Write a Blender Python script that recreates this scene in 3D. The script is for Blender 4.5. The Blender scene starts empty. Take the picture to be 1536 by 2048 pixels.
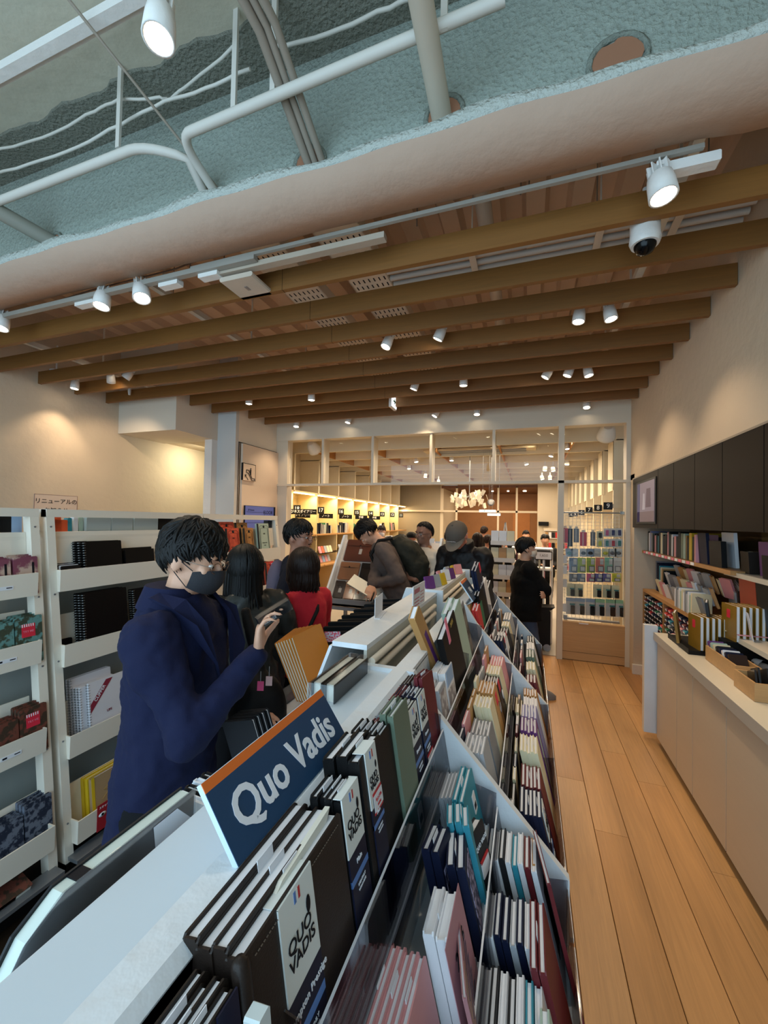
import bpy, bmesh, math, random
from math import sin, cos, pi, radians as rad, sqrt
from mathutils import Vector as V, Matrix, Euler
random.seed(7)
SC = bpy.context.scene
# ---------------------------------------------------------------- camera
H = 1.62; FPX = 815.0
def _n(v): return v.normalized()
_dY = _n(V((289, 23, 815.)))
_dX = V((2320, 30, -815.)); _dX = _n(_dX - _dX.dot(_dY)*_dY)
_dZ = _dX.cross(_dY)
if _dZ[1] > 0: _dZ = -_dZ
RM = Matrix((_dX, _dY, _dZ))
cd = bpy.data.cameras.new('camera'); cam = bpy.data.objects.new('camera', cd)
SC.collection.objects.link(cam); SC.camera = cam
r_, d_, f_ = RM.col[0], RM.col[1], RM.col[2]
cam.matrix_world = Matrix(((r_[0], -d_[0], -f_[0], 0), (r_[1], -d_[1], -f_[1], 0), (r_[2], -d_[2], -f_[2], H), (0, 0, 0, 1)))
cd.sensor_fit = 'VERTICAL'; cd.sensor_height = 36; cd.lens = FPX/2048*36; cd.clip_start = 0.02
def _ray(px, py): return RM @ V((px-768, py-1024, FPX))
def onY(px, py, y): r = _ray(px, py); return V((0, 0, H))+r*(y/r[1])
def onX(px, py, x): r = _ray(px, py); return V((0, 0, H))+r*(x/r[0])
def onZ(px, py, z): r = _ray(px, py); return V((0, 0, H))+r*((z-H)/r[2])
# ---------------------------------------------------------------- world, daylight, exposure
w = bpy.data.worlds.new('world'); SC.world = w; w.use_nodes = True
bg = w.node_tree.nodes['Background']; bg.inputs[0].default_value = (.62, .8, 1, 1); bg.inputs[1].default_value = .9
SC.view_settings.view_transform = 'Standard'; SC.view_settings.look = 'None'
SC.view_settings.gamma = 1; SC.view_settings.use_curve_mapping = False
SC.view_settings.exposure = 0.12
SC.cycles.max_bounces = 7; SC.cycles.diffuse_bounces = 4; SC.cycles.transparent_max_bounces = 12
SC.cycles.sample_clamp_indirect = 4
def area(name, loc, rot, sx, sy, e, col):
    l = bpy.data.lights.new(name, 'AREA'); l.shape = 'RECTANGLE'; l.size = sx; l.size_y = sy; l.energy = e; l.color = col
    o = bpy.data.objects.new(name, l); o.location = loc; o.rotation_euler = rot; SC.collection.objects.link(o); return o
DAY = (.54, .81, 1)
WARM = (1, .77, .52)
# daylight through the glazed shop front behind the camera
area('shopfront_daylight', (-1.6, -1.3, 1.75), (rad(90), 0, 0), 5.0, 3.2, 122, DAY)
# ---------------------------------------------------------------- materials
_m = {}
def lin(c): return tuple(((x/255)/12.92 if x/255 <= .04045 else ((x/255+.055)/1.055)**2.4) for x in c)
def mat(name, rgb, rough=.6, kind=None, metal=0, emit=0, sc=1.0, amt=.12, spec=.5):
    if name in _m: return _m[name]
    if max(rgb) < 75 and not emit: rgb = tuple(x*.72 for x in rgb); spec = min(spec, .22)
    m = bpy.data.materials.new(name); m.use_nodes = True; nt = m.node_tree; N = nt.nodes; L = nt.links
    b = N['Principled BSDF']; c = lin(rgb)+(1,)
    b.inputs['Base Color'].default_value = c; b.inputs['Roughness'].default_value = rough
    b.inputs['Metallic'].default_value = metal; b.inputs['Specular IOR Level'].default_value = spec
    if emit:
        b.inputs['Emission Color'].default_value = c; b.inputs['Emission Strength'].default_value = emit
    elif kind != 'plain':
        tc = N.new('ShaderNodeTexCoord'); mp = N.new('ShaderNodeMapping'); L.new(tc.outputs['Object'], mp.inputs[0])
        no = N.new('ShaderNodeTexNoise'); L.new(mp.outputs[0], no.inputs['Vector'])
        no.inputs['Scale'].default_value = 6*sc; no.inputs['Detail'].default_value = 6
        mx = N.new('ShaderNodeMix'); mx.data_type = 'RGBA'
        mx.inputs[6].default_value = tuple(x*(1-amt) for x in c[:3])+(1,); mx.inputs[7].default_value = tuple(min(1, x*(1+amt)) for x in c[:3])+(1,)
        fac = no.outputs['Fac']
        if kind in ('woodx', 'woody'):
            s = (1.2, 26, 26) if kind == 'woodx' else (26, 1.2, 26)
            mp.inputs['Scale'].default_value = s; no.inputs['Scale'].default_value = 2.2*sc; no.inputs['Distortion'].default_value = 1.2
            n2 = N.new('ShaderNodeTexNoise'); n2.inputs['Scale'].default_value = 1.1; m2 = N.new('ShaderNodeMapping')
            m2.inputs['Scale'].default_value = (.6, 5, 5) if kind == 'woodx' else (5, .6, 5)
            L.new(tc.outputs['Object'], m2.inputs[0]); L.new(m2.outputs[0], n2.inputs['Vector'])
            ml = N.new('ShaderNodeMath'); ml.operation = 'MULTIPLY_ADD'; ml.inputs[1].default_value = .6
            L.new(no.outputs['Fac'], ml.inputs[0]); L.new(n2.outputs['Fac'], ml.inputs[2])
            rp = N.new('ShaderNodeMapRange'); rp.inputs[1].default_value = .5; rp.inputs[2].default_value = 1.15
            L.new(ml.outputs[0], rp.inputs[0]); fac = rp.outputs[0]
            bu = N.new('ShaderNodeBump'); bu.inputs['Strength'].default_value = .12; bu.inputs['Distance'].default_value = .003
            L.new(no.outputs['Fac'], bu.inputs['Height']); L.new(bu.outputs[0], b.inputs['Normal'])
        elif kind in ('rough', 'cloth', 'leather', 'plaster'):
            P = {'rough': (55, 1, .02), 'cloth': (260, .35, .002), 'leather': (420, .3, .001), 'plaster': (14, .5, .01)}[kind]
            n2 = N.new('ShaderNodeTexNoise'); n2.inputs['Scale'].default_value = P[0]; n2.inputs['Detail'].default_value = 5
            L.new(tc.outputs['Object'], n2.inputs['Vector'])
            bu = N.new('ShaderNodeBump'); bu.inputs['Strength'].default_value = P[1]; bu.inputs['Distance'].default_value = P[2]
            L.new(n2.outputs['Fac'], bu.inputs['Height']); L.new(bu.outputs[0], b.inputs['Normal'])
            if kind == 'rough': fac = n2.outputs['Fac']
        elif kind == 'blotch':
            no.inputs['Scale'].default_value = 30*sc
            rp = N.new('ShaderNodeMapRange'); rp.inputs[1].default_value = .46; rp.inputs[2].default_value = .54
            L.new(no.outputs['Fac'], rp.inputs[0]); fac = rp.outputs[0]
        L.new(fac, mx.inputs[0]); L.new(mx.outputs[2], b.inputs['Base Color'])
    _m[name] = m; return m
def two(name, a, b_, sc=1, rough=.6):       # blotchy two-colour print
    m = mat(name, a, rough, 'blotch', sc=sc); 
    for n in m.node_tree.nodes:
        if n.type == 'MIX': n.inputs[6].default_value = lin(a)+(1,); n.inputs[7].default_value = lin(b_)+(1,)
    return m
def clearm(name, tint=(1, 1, 1), gl=.12, rough=.05, fr=.45):   # thin clear acrylic / glass / film
    if name in _m: return _m[name]
    m = bpy.data.materials.new(name); m.use_nodes = True; N = m.node_tree.nodes; L = m.node_tree.links
    N.remove(N['Principled BSDF']); t = N.new('ShaderNodeBsdfTransparent'); t.inputs[0].default_value = tuple(tint)+(1,)
    g = N.new('ShaderNodeBsdfGlossy'); g.inputs['Roughness'].default_value = rough
    lw = N.new('ShaderNodeLayerWeight'); lw.inputs[0].default_value = .35
    ma = N.new('ShaderNodeMath'); ma.operation = 'MULTIPLY_ADD'; ma.inputs[1].default_value = fr; ma.inputs[2].default_value = gl*.4
    L.new(lw.outputs['Fresnel'], ma.inputs[0])
    mx = N.new('ShaderNodeMixShader'); L.new(ma.outputs[0], mx.inputs[0]); L.new(t.outputs[0], mx.inputs[1]); L.new(g.outputs[0], mx.inputs[2])
    L.new(mx.outputs[0], N['Material Output'].inputs[0]); _m[name] = m; return m
GLASS = clearm('clear_glass', (.97, .98, .97), .03, .01, .22)
ACRYL = clearm('clear_acrylic', (.66, .66, .69), .22, .04)
FILM = clearm('plastic_film', (.95, .96, .97), .16, .12)
WHITE = mat('white_lacquer', (226, 222, 216), .42, 'plaster', amt=.02)
CREAM = mat('cream_panel', (226, 214, 196), .55, amt=.03)
WALL = mat('warm_white_plaster', (202, 184, 160), .85, 'plaster', amt=.03)
SLAB = mat('grey_green_painted_slab', (196, 188, 168), .9, 'plaster', amt=.06)
SPRAY = mat('sprayed_fireproofing', (150, 158, 148), 1, 'rough', amt=.28)
SOFF = mat('smooth_render', (190, 162, 142), .9, 'plaster', amt=.04)
OAKB = mat('oak_beam', (126, 82, 34), .55, 'woodx', amt=.22)
OAKY = mat('oak_shelf', (178, 130, 76), .5, 'woody', amt=.2)
OAKX = mat('oak_board', (196, 152, 100), .5, 'woodx', amt=.16)
BLACK = mat('black', (16, 16, 17), .55); BLK2 = mat('glossy_black', (8, 8, 10), .18, 'plain')
PAPER = mat('paper', (226, 222, 208), .8, 'plain'); PAPW = mat('white_paper', (232, 232, 236), .75, 'plain')
STEEL = mat('brushed_steel', (170, 172, 172), .3, 'plain', 1); GREYM = mat('grey_metal', (140, 142, 146), .4, 'plain', .6)
RED = mat('red_tag', (214, 40, 62), .55, 'plain'); INK = mat('ink', (22, 24, 34), .6, 'plain')
PINK = mat('pink_tag', (236, 128, 150), .6, 'plain')
NAVY = mat('navy_print', (28, 48, 84), .5, 'plain'); ORNG = mat('orange_print', (226, 112, 42), .5, 'plain')
SIGNW = mat('sign_white', (232, 234, 240), .5, 'plain')
# ---------------------------------------------------------------- mesh builder
class B:
    def __init__(s): s.v = []; s.f = []; s.mi = []; s.sm = []
    def add(s, vs, fs, mi=0, sm=False):
        k = len(s.v); s.v += [tuple(x) for x in vs]
        for f in fs: s.f.append([k+i for i in f]); s.mi.append(mi); s.sm.append(sm)
        return s
    def box(s, x0, x1, y0, y1, z0, z1, mi=0, M=None):
        vs = [V((x, y, z)) for x in (x0, x1) for y in (y0, y1) for z in (z0, z1)]
        if M: vs = [M @ v for v in vs]
        return s.add(vs, [(0, 1, 3, 2), (4, 6, 7, 5), (0, 4, 5, 1), (2, 3, 7, 6), (0, 2, 6, 4), (1, 5, 7, 3)], mi)
    def bev(s, x0, x1, y0, y1, z0, z1, b=.003, mi=0, M=None):   # box with chamfered vertical section (xz rounded corners)
        p = [(x0+b, z0), (x1-b, z0), (x1, z0+b), (x1, z1-b), (x1-b, z1), (x0+b, z1), (x0, z1-b), (x0, z0+b)]
        vs = [V((x, y, z)) for y in (y0, y1) for x, z in p]
        if M: vs = [M @ v for v in vs]
        n = 8; return s.add(vs, [tuple(range(n)), tuple(range(2*n-1, n-1, -1))]+[(i, i+n, (i+1) % n+n, (i+1) % n) for i in range(n)], mi)
    def prism(s, pts, axis, a, b, mi=0):   # 2d outline extruded along axis: 0 x (pts yz), 1 y (pts xz), 2 z (pts xy)
        def mk(u, w, t): return (t, u, w) if axis == 0 else (u, t, w) if axis == 1 else (u, w, t)
        n = len(pts); vs = [mk(u, w, t) for t in (a, b) for u, w in pts]
        return s.add(vs, [tuple(range(n)), tuple(range(2*n-1, n-1, -1))]+[(i, i+n, (i+1) % n+n, (i+1) % n) for i in range(n)], mi)
    def tube(s, pts, r, n=8, mi=0, cap=True, sm=True):
        pts = [V(p) for p in pts]; R = r if isinstance(r, (list, tuple)) else [r]*len(pts)
        t0 = (pts[1]-pts[0]).normalized(); up = V((0, 0, 1)) if abs(t0.z) < .9 else V((1, 0, 0))
        u = t0.cross(up).normalized(); vs = []
        for i, p in enumerate(pts):
            t = (pts[min(i+1, len(pts)-1)]-pts[max(i-1, 0)])
            t = t.normalized() if t.length > 1e-9 else t0
            u = (u-t*u.dot(t)); u = u.normalized() if u.length > 1e-6 else t.orthogonal().normalized(); w_ = t.cross(u)
            vs += [p+(u*cos(2*pi*j/n)+w_*sin(2*pi*j/n))*R[i] for j in range(n)]
        fs = [(i*n+j, i*n+(j+1) % n, (i+1)*n+(j+1) % n, (i+1)*n+j) for i in range(len(pts)-1) for j in range(n)]
        s.add(vs, fs, mi, sm)
        if cap: s.add(vs[:n], [tuple(range(n-1, -1, -1))], mi); s.add(vs[-n:], [tuple(range(n))], mi)
        return s
    def lathe(s, prof, M=None, n=16, mi=0, sm=True):   # prof [(r,z)] round z, capped
        vs = [V((r*cos(2*pi*j/n), r*sin(2*pi*j/n), z)) for r, z in prof for j in range(n)]
        if M: vs = [M @ v for v in vs]
        k = len(prof); s.add(vs, [(i*n+j, i*n+(j+1) % n, (i+1)*n+(j+1) % n, (i+1)*n+j) for i in range(k-1) for j in range(n)], mi, sm)
        s.add(vs[:n], [tuple(range(n-1, -1, -1))], mi); s.add(vs[-n:], [tuple(range(n))], mi); return s
    def ell(s, c, r, M=None, n=14, m=9, mi=0):
        vs = []; c = V(c)
        for i in range(m+1):
            a = pi*i/m; a = max(.02, min(pi-.02, a))
            for j in range(n):
                p = V((r[0]*sin(a)*cos(2*pi*j/n), r[1]*sin(a)*sin(2*pi*j/n), r[2]*cos(a)))
                vs.append(c+(M @ p if M else p))
        s.add(vs, [(i*n+j, (i+1)*n+j, (i+1)*n+(j+1) % n, i*n+(j+1) % n) for i in range(m) for j in range(n)], mi, True)
        s.add(vs[:n], [tuple(range(n))], mi, True); s.add(vs[-n:], [tuple(range(n-1, -1, -1))], mi, True); return s
    def cap(s, p, q, a, b, n=10, mi=0):   # tapered capsule
        p, q = V(p), V(q); d = q-p; L = d.length
        if L < 1e-6: return s.ell(p, (a, a, a), mi=mi)
        t = d/L; P = []; R = []
        for k in (-90, -60, -30, 0): P.append(p+t*a*sin(rad(k))); R.append(max(a*cos(rad(k)), .0006))
        for k in (0, 30, 60, 90): P.append(q+t*b*sin(rad(k))); R.append(max(b*cos(rad(k)), .0006))
        return s.tube(P, R, n, mi)
    def loft(s, rings, n=18, mi=0):   # rings [(center, rx, ry, M or None)]
        vs = []
        for c, rx, ry, M in rings:
            for j in range(n):
                a = 2*pi*j/n; e = .85
                p = V((rx*math.copysign(abs(cos(a))**e, cos(a)), ry*math.copysign(abs(sin(a))**e, sin(a)), 0))
                vs.append(V(c)+(M @ p if M else p))
        k = len(rings); s.add(vs, [(i*n+j, i*n+(j+1) % n, (i+1)*n+(j+1) % n, (i+1)*n+j) for i in range(k-1) for j in range(n)], mi, True)
        s.add(vs[:n], [tuple(range(n-1, -1, -1))], mi); s.add(vs[-n:], [tuple(range(n))], mi); return s
    def mesh(s, name, mats):
        me = bpy.data.meshes.new(name); me.from_pydata(s.v, [], s.f)
        for m in (mats if isinstance(mats, (list, tuple)) else [mats]): me.materials.append(m)
        me.polygons.foreach_set('material_index', s.mi); me.polygons.foreach_set('use_smooth', s.sm)
        bm = bmesh.new(); bm.from_mesh(me); bmesh.ops.recalc_face_normals(bm, faces=bm.faces); bm.to_mesh(me); bm.free()
        return me
    def build(s, name, mats, parent=None, world=True, **k): return link(name, s.mesh(name, mats), parent, world, **k)
def link(name, data, parent=None, world=True, loc=None, rot=None):
    o = bpy.data.objects.new(name, data); SC.collection.objects.link(o)
    if parent:
        o.parent = parent
        if world: o.matrix_parent_inverse = wm(parent).inverted()
    if loc is not None: o.location = loc
    if rot is not None: o.rotation_euler = rot
    return o
def wm(o):
    m = o.matrix_basis.copy()
    return wm(o.parent) @ o.matrix_parent_inverse @ m if o.parent else m
def tag(o, label, cat, group=None, kind=None):
    if label: o['label'] = label
    if cat: o['category'] = cat
    if group: o['group'] = group
    if kind: o['kind'] = kind
    return o
def thing(name, label, cat, loc=(0, 0, 0), rot=(0, 0, 0), group=None):
    o = link(name, None, loc=loc, rot=rot); o.empty_display_size = .05; return tag(o, label, cat, group)
def struct(b, name, mats, parent=None):
    o = b.build(name, mats, parent)
    if not parent: o['kind'] = 'structure'
    return o
def dup(o, parent=None, label=None, loc=None, rot=None):
    c = o.copy(); SC.collection.objects.link(c)
    if parent: c.parent = parent
    if loc is not None: c.location = loc
    if rot is not None: c.rotation_euler = rot
    if label: c['label'] = label
    for ch in kids.get(o, ()) if False else [x for x in o.children]: dup(ch, c)
    return c
_tx = {}
def text(s, size, m, M, parent, name='lettering', ext=.0004, world=True, align='CENTER', sx=1.0, bold=.006):
    key = (s, round(size, 5), m.name, align, bold)
    if key not in _tx:
        cu = bpy.data.curves.new('t', 'FONT'); cu.body = s; cu.size = size; cu.extrude = ext; cu.align_x = align; cu.offset = bold*size; cu.align_y = 'CENTER'; cu.resolution_u = 3
        o = bpy.data.objects.new('t', cu); SC.collection.objects.link(o); bpy.context.view_layer.update()
        me = bpy.data.meshes.new_from_object(o.evaluated_get(bpy.context.evaluated_depsgraph_get()))
        bpy.data.objects.remove(o); bpy.data.curves.remove(cu); me.materials.clear(); me.materials.append(m); me.name = name; _tx[key] = me
    o = bpy.data.objects.new(name, _tx[key]); SC.collection.objects.link(o); o.parent = parent
    if world: o.matrix_parent_inverse = wm(parent).inverted()
    o.matrix_basis = M @ Matrix.Diagonal((sx, 1, 1, 1)); return o
def frame(o, x, y):   # matrix with origin o, x axis, y axis
    x = V(x).normalized(); y = V(y); y = (y-x*y.dot(x)).normalized(); z = x.cross(y)
    return Matrix(((x[0], y[0], z[0], o[0]), (x[1], y[1], z[1], o[1]), (x[2], y[2], z[2], o[2]), (0, 0, 0, 1)))
ORD = 'first second third fourth fifth sixth seventh eighth ninth tenth eleventh twelfth thirteenth fourteenth fifteenth sixteenth seventeenth eighteenth nineteenth twentieth'.split()
def nth(i): return ORD[i] if i < 20 else ('twenty-'+ORD[i-20] if i < 29 else 'thirtieth' if i == 29 else 'thirty-'+ORD[(i-30) % 9])
# ================================================================ SETTING
XR = 1.105; XL = -4.95; YP = 5.42
fl = struct(B().box(-5.2, 2.2, -2.6, YP+.05, -.12, -.022), 'floor', mat('floor_bed', (70, 44, 22), .9, 'plain'))
PLK = [mat('oak_plank_%d' % i, c, .38, 'woody', amt=.26, sc=s) for i, (c, s) in enumerate([((188, 140, 88), 1), ((178, 130, 78), 1.3), ((196, 148, 95), .8), ((172, 124, 74), 1.1), ((190, 144, 93), 1.6)])]
PW = .16
for i in range(-32, 11):
    x = .19+i*PW; y = -2.2-random.random()*1.2
    while y < YP:
        L = random.choice((1.2, 1.5, 1.9)); y0, y1 = max(y, -2.6), min(y+L, YP+.03)
        if y1-y0 > .05 and y1 > 0.2 and (x > -1.0 or y1 > 2.6):
            B().bev(x+.0012, x+PW-.0012, y0+.001, y1-.001, -.02, 0, .0015).build('plank', random.choice(PLK), fl)
        y += L
B().box(-5.2, -.97, -2.6, 2.6, -.022, -.001).build('floor_surround', mat('dark_floor', (60, 44, 30), .6), fl)
f2 = struct(B().box(-6.4, 2.6, YP+.05, 16.3, -.12, -.0), 'floor_back_hall', mat('grey_tile', (150, 142, 132), .4, amt=.05))
# ceiling deck behind the concrete beam, and smooth slab before it
ce = struct(B().box(-5.4, 2.4, 1.7, 5.7, 3.86, 4.0), 'ceiling', mat('deck_paint', (206, 182, 158), .8, amt=.06))
for i in range(26):
    x = -5.0+i*.29
    B().prism([(x, 3.86), (x+.03, 3.79), (x+.15, 3.79), (x+.18, 3.86)], 1, 1.75, 5.6).build('deck_rib', mat('deck_paint', (0, 0, 0)), ce)
sl = struct(B().box(-5.4, 2.6, -2.7, 1.75, 3.80, 3.95), 'ceiling_slab', SLAB)
b = B(); random.seed(3)     # overspray fringe where the spray meets the slab
pts = [(-5.4+.05*i, 1.41+.012*sin(i*.7)+.014*random.random()) for i in range(158)]+[(2.5, 1.66), (-5.4, 1.66)]
b.prism(pts, 2, 3.782, 3.802); b.build('overspray', mat('overspray_grey', (128, 128, 116), 1, 'rough', amt=.2), sl)
# sprayed steel beam: rough web facing the shop front, smooth soffit
bm_ = struct(B().box(-5.4, 2.6, 1.64, 1.78, 3.17, 3.86), 'ceiling_beam_sprayed', SPRAY)
def wav(u, k): return .012*sin(u*5.1+k)+.007*sin(u*13.3+k*2)
b = B(); n = 120; vs = []
for i in range(n+1):
    x = -5.4+8*i/n; e = -.05 if x > .78 else 0
    drop = .0 if x < .62 else -.02*math.sin(min(1, (x-.62)/.3)*pi) + .03*max(0, (x-.95))
    vs += [(x, 1.50+wav(x, 0)*.4, 3.115+wav(x, 1)*.35), (x, 1.505+wav(x, 0)*.5, 3.165+wav(x, 2)*.8), (x, 1.60, 3.19), (x, 1.84, 3.20), (x, 1.835+wav(x, 3)*.3, 3.105+drop), (x, 1.70, 3.085)]
b.add(vs, [(i*6+j, i*6+(j+1) % 6, (i+1)*6+(j+1) % 6, (i+1)*6+j) for i in range(n) for j in range(6)], 0, True)
for f in range(len(b.f)):
    if f % 6 in (0, 1): b.mi[f] = 1
b.build('flange', [SOFF, mat('pale_spray', (188, 192, 184), .95, 'rough', amt=.08)], bm_)
HB = mat('brick_brown_filler', (150, 104, 78), .9, amt=.15)
for (x, z, w_, h_) in ((-.985, 3.2, .14, .12), (-1.575, 3.2, .07, .09), (-2.74, 3.2, .08, .1), (-.35, 3.2, .14, .15), (.285, 3.2, .17, .16)):
    pl = [(x+w_/2*cos(a)*(1+.12*sin(3*a)), z+.03+h_*(.5*sin(a)+.5)*(1+.1*cos(5*a))) for a in [k*pi/9 for k in range(-1, 11)]]
    B().prism(pl, 1, 1.632, 1.65).build('pipe_hole_filler', HB, bm_)
    B().tube([(x+w_*.56*cos(a), 1.636, z+.03+h_*(.56*sin(a)+.5)) for a in [k*pi/9 for k in range(-1, 11)]], .012, 6).build('hole_rim', mat('spray_edge', (126, 132, 122), 1, 'rough', amt=.3), bm_)
# walls
struct(B().box(XR, 1.25, -2.6, 5.6, 2.14, 3.9), 'wall_right', WALL)
struct(B().box(1.62, 1.75, -2.6, 5.6, -.0, 2.2), 'wall_right_niche', mat('niche_back', (120, 92, 58), .7, 'woody', amt=.1))
struct(B().box(XR, 1.62, 5.19, 5.45, 0, 2.2), 'wall_right_return', WALL)
struct(B().box(XR-.012, XR+.16, 5.15, 5.19, 0, .1), 'baseboard_right', WHITE)
struct(B().box(XL-.15, XL, -2.6, 5.45, 0, 3.9), 'wall_left', WALL)
area('passage_lamp', (-4.45, 4.75, 2.6), (0, rad(25), 0), .3, .3, 9, (1, .93, .66))
struct(B().box(XL, -3.9, 4.45, 5.45, 2.67, 2.8), 'ceiling_passage', WALL)
struct(B().box(XL, -3.88, 5.3, 5.45, 0, 2.67), 'wall_left_passage_end', mat('plaster_green_lit', (196, 190, 152), .85, amt=.03))  # greenish passage light is put into this wall's colour
struct(B().box(XL, -4.0, 3.74, 4.44, 2.66, 3.9), 'wall_left_bulkhead', mat('bulkhead_paint', (214, 202, 184), .8, amt=.02))
struct(B().box(-4.12, -4.0, 4.34, 4.44, 0, 2.66), 'trim_passage', WHITE)
struct(B().box(-4.0, -3.70, 4.44, 4.5, 0, 3.9), 'column_grey', mat('column_paint', (200, 198, 194), .6, amt=.02))
b = B().box(-3.9, -3.70, 4.5, YP, 0, 3.9); wl = struct(b, 'wall_left_panelled', CREAM)
B().box(-3.705, -3.692, 4.50, YP-.02, 2.635, 2.645).build('panel_joint', INK, wl)
B().box(-3.705, -3.692, 4.502, 4.508, 0, 2.645).build('panel_joint', INK, wl)
B().box(-3.705, -3.692, 4.53, 4.535, 0, 2.645).build('panel_joint', INK, wl)
B().box(-3.705, -3.692, YP-.025, YP-.018, 0, 3.0).build('panel_joint', INK, wl)
B().box(-3.70, -3.665, 4.55, YP-.03, 0, 2.63).build('door_leaf', mat('door_peach', (222, 200, 178), .5, amt=.02), wl)
struct(B().box(-5.4, 2.4, 5.42, 5.6, 3.12, 3.9), 'wall_back_upper', WALL)
# wooden ceiling slats
for k in range(10):
    y = 5.40-.3675*k
    xl = -3.70 if y > 4.48 else -4.0 if y > 3.74 else XL
    o = B().box(xl+.03, XR-.004, y-.016, y+.016, 3.0, 3.125)
    if k > 6: pass
    o = o.build('ceiling_slat', OAKB)
    tag(o, 'long oak ceiling slat, %s one from the %s' % ((nth(k), 'glazed partition') if k < 5 else (nth(9-k), 'sprayed concrete beam')), 'slat', 'oak slats under the ceiling')
    B().box(xl+.028, xl+.034, y-.018, y+.018, 2.998, 3.127).build('end_cap', OAKB, o)
    B().box(-1.6+.02*k, -1.598+.02*k, y-.0175, y+.0175, 2.9985, 3.126).build('butt_joint', mat('joint_brown', (70, 44, 20), .8), o)
# slat hangers
for i, (x) in enumerate((-4.3, -2.4, .62)):
    b = B().box(x-.02, x+.02, 1.85, 5.4, 3.15, 3.19)
    for j in range(4): b.box(x-.006, x+.006, 2.1+j*.95, 2.112+j*.95, 3.19, 3.86)
    tag(b.build('slat_carrier', CREAM), 'white steel rail crossing above the oak slats, %s' % ('beside the wall lit by a spotlight', 'between the cable trays and the plastered wall', 'near the black cupboards')[i], 'rail')
# glazed partition
PT = mat('partition_white', (214, 200, 178), .45, amt=.02)
pa = struct(B().box(-3.70, XR, YP-.05, YP+.10, 2.815, 3.12), 'window_1', PT)
B().box(-3.70, XR, YP-.06, YP+.04, 2.118, 2.150).build('transom', PT, pa)
xm = [onY(p, 900, YP)[0] for p in (648, 747, 863, 988)]
for x in xm: B().box(x-.018, x+.018, YP-.04, YP+.14, 2.15, 2.815).build('mullion', PT, pa)
B().box(.335, .40, YP-.06, YP+.05, 0, 2.815).build('post', PT, pa)
B().box(-3.70, -3.50, YP-.04, YP+.10, 0, 2.815).build('post', PT, pa)
B().box(1.06, XR, YP-.05, YP+.10, 0, 2.815).build('post', PT, pa)
es = [-3.50]+xm+[.365, 1.06]
for a, c in zip(es[:-1], es[1:]): B().box(a+.02, c-.02, YP+.0, YP+.008, 2.152, 2.813).build('pane', GLASS, pa)
B().box(.40, 1.06, YP+.0, YP+.008, .45, 2.118).build('pane', GLASS, pa)
pb = tag(B().box(.40, 1.06, YP-.04, YP+.03, .01, .44).build('low_wooden_panel', OAKX), 'pale oak panel closing the foot of the glazing, beneath the wire grid', 'panel')
B().box(.40, 1.06, YP-.045, YP+.04, .44, .455).build('top_ledge', OAKX, pb)
B().box(.40, 1.06, YP-.041, YP-.039, .10, .103).build('joint', mat('joint_brown', (0, 0, 0)), pb)
B().box(.58, .68, YP-.052, YP-.046, .442, .452).build('label_strip', PAPW, pb)
# ================================================================ CEILING SERVICES
CP = mat('conduit_white', (206, 200, 190), .55, amt=.04); CP2 = mat('conduit_taupe', (150, 138, 124), .6, amt=.05)
def pipe(pts, r, label, name='pipe', m=CP, cat='pipe', clips=(), n=10):
    o = tag(B().tube(pts, r, n).build(name, m), label, cat)
    for p, q in clips: B().box(p[0]-.012, p[0]+.012, p[1]-.006, p[1]+.006, min(p[2], q), max(p[2], q)).build('hanger', CP, o)
    return o
Yc, Zc = 1.38, 3.35
def cy(px, py, y=Yc): return onY(px, py, y)
def bend(a, c, d, k=6): return [a.lerp(c, t/k).lerp(c.lerp(d, t/k), t/k) for t in range(k+1)]
p0, p1 = cy(-60, 425), cy(262, 300); p2 = V((p1[0]+.12, Yc, Zc)); p3 = V((-1.60, 1.66, 3.27))
pipe([p0, p1]+bend(p1, p2, V((p2[0]+.13, Yc+.1, Zc-.02)))[1:]+[p3], .021, 'cream conduit bending into the sprayed beam beside another bend', 'conduit', clips=[(cy(236, 296), 3.8)])
q0, q1 = cy(1010, -3), cy(385, 262); q2 = V((q1[0]-.09, Yc, Zc))
pipe([q0, q1]+bend(q1, q2, V((q2[0]-.0, Yc+.13, Zc-.04)))[1:]+[V((-1.52, 1.67, 3.25))], .021, 'cream conduit running on from its bend across the sprayed beam', 'conduit', clips=[(cy(467, 222), 3.8), (cy(545, 200), 3.8), (cy(888, 60), 3.8)])
def cable(pp, r, label, z=3.72):
    pts = [onZ(a, c, z) for a, c in pp]; out = []
    for i in range(len(pts)-1):
        for t in range(4): out.append(pts[i].lerp(pts[i+1], t/4)+V((0, 0, .008*sin(i*2+t))))
    return tag(B().tube(out+[pts[-1]], r, 6).build('cable', CP), label, 'cable')
cable([(-40, 358), (60, 330), (160, 290), (240, 250), (330, 205), (410, 175), (500, 138)], .008, 'thin white cable clipped beside the overspray edge of the slab', 3.6)
cable([(-40, 310), (50, 288), (120, 258), (190, 222), (237, 202), (320, 192), (338, 200), (380, 170), (467, 92)], .007, 'sagging white cable pair above the cream conduits', 3.66)
cable([(540, 95), (580, 92), (680, 55), (780, 15), (840, -8)], .009, 'white cable leaving the square junction box')
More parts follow.
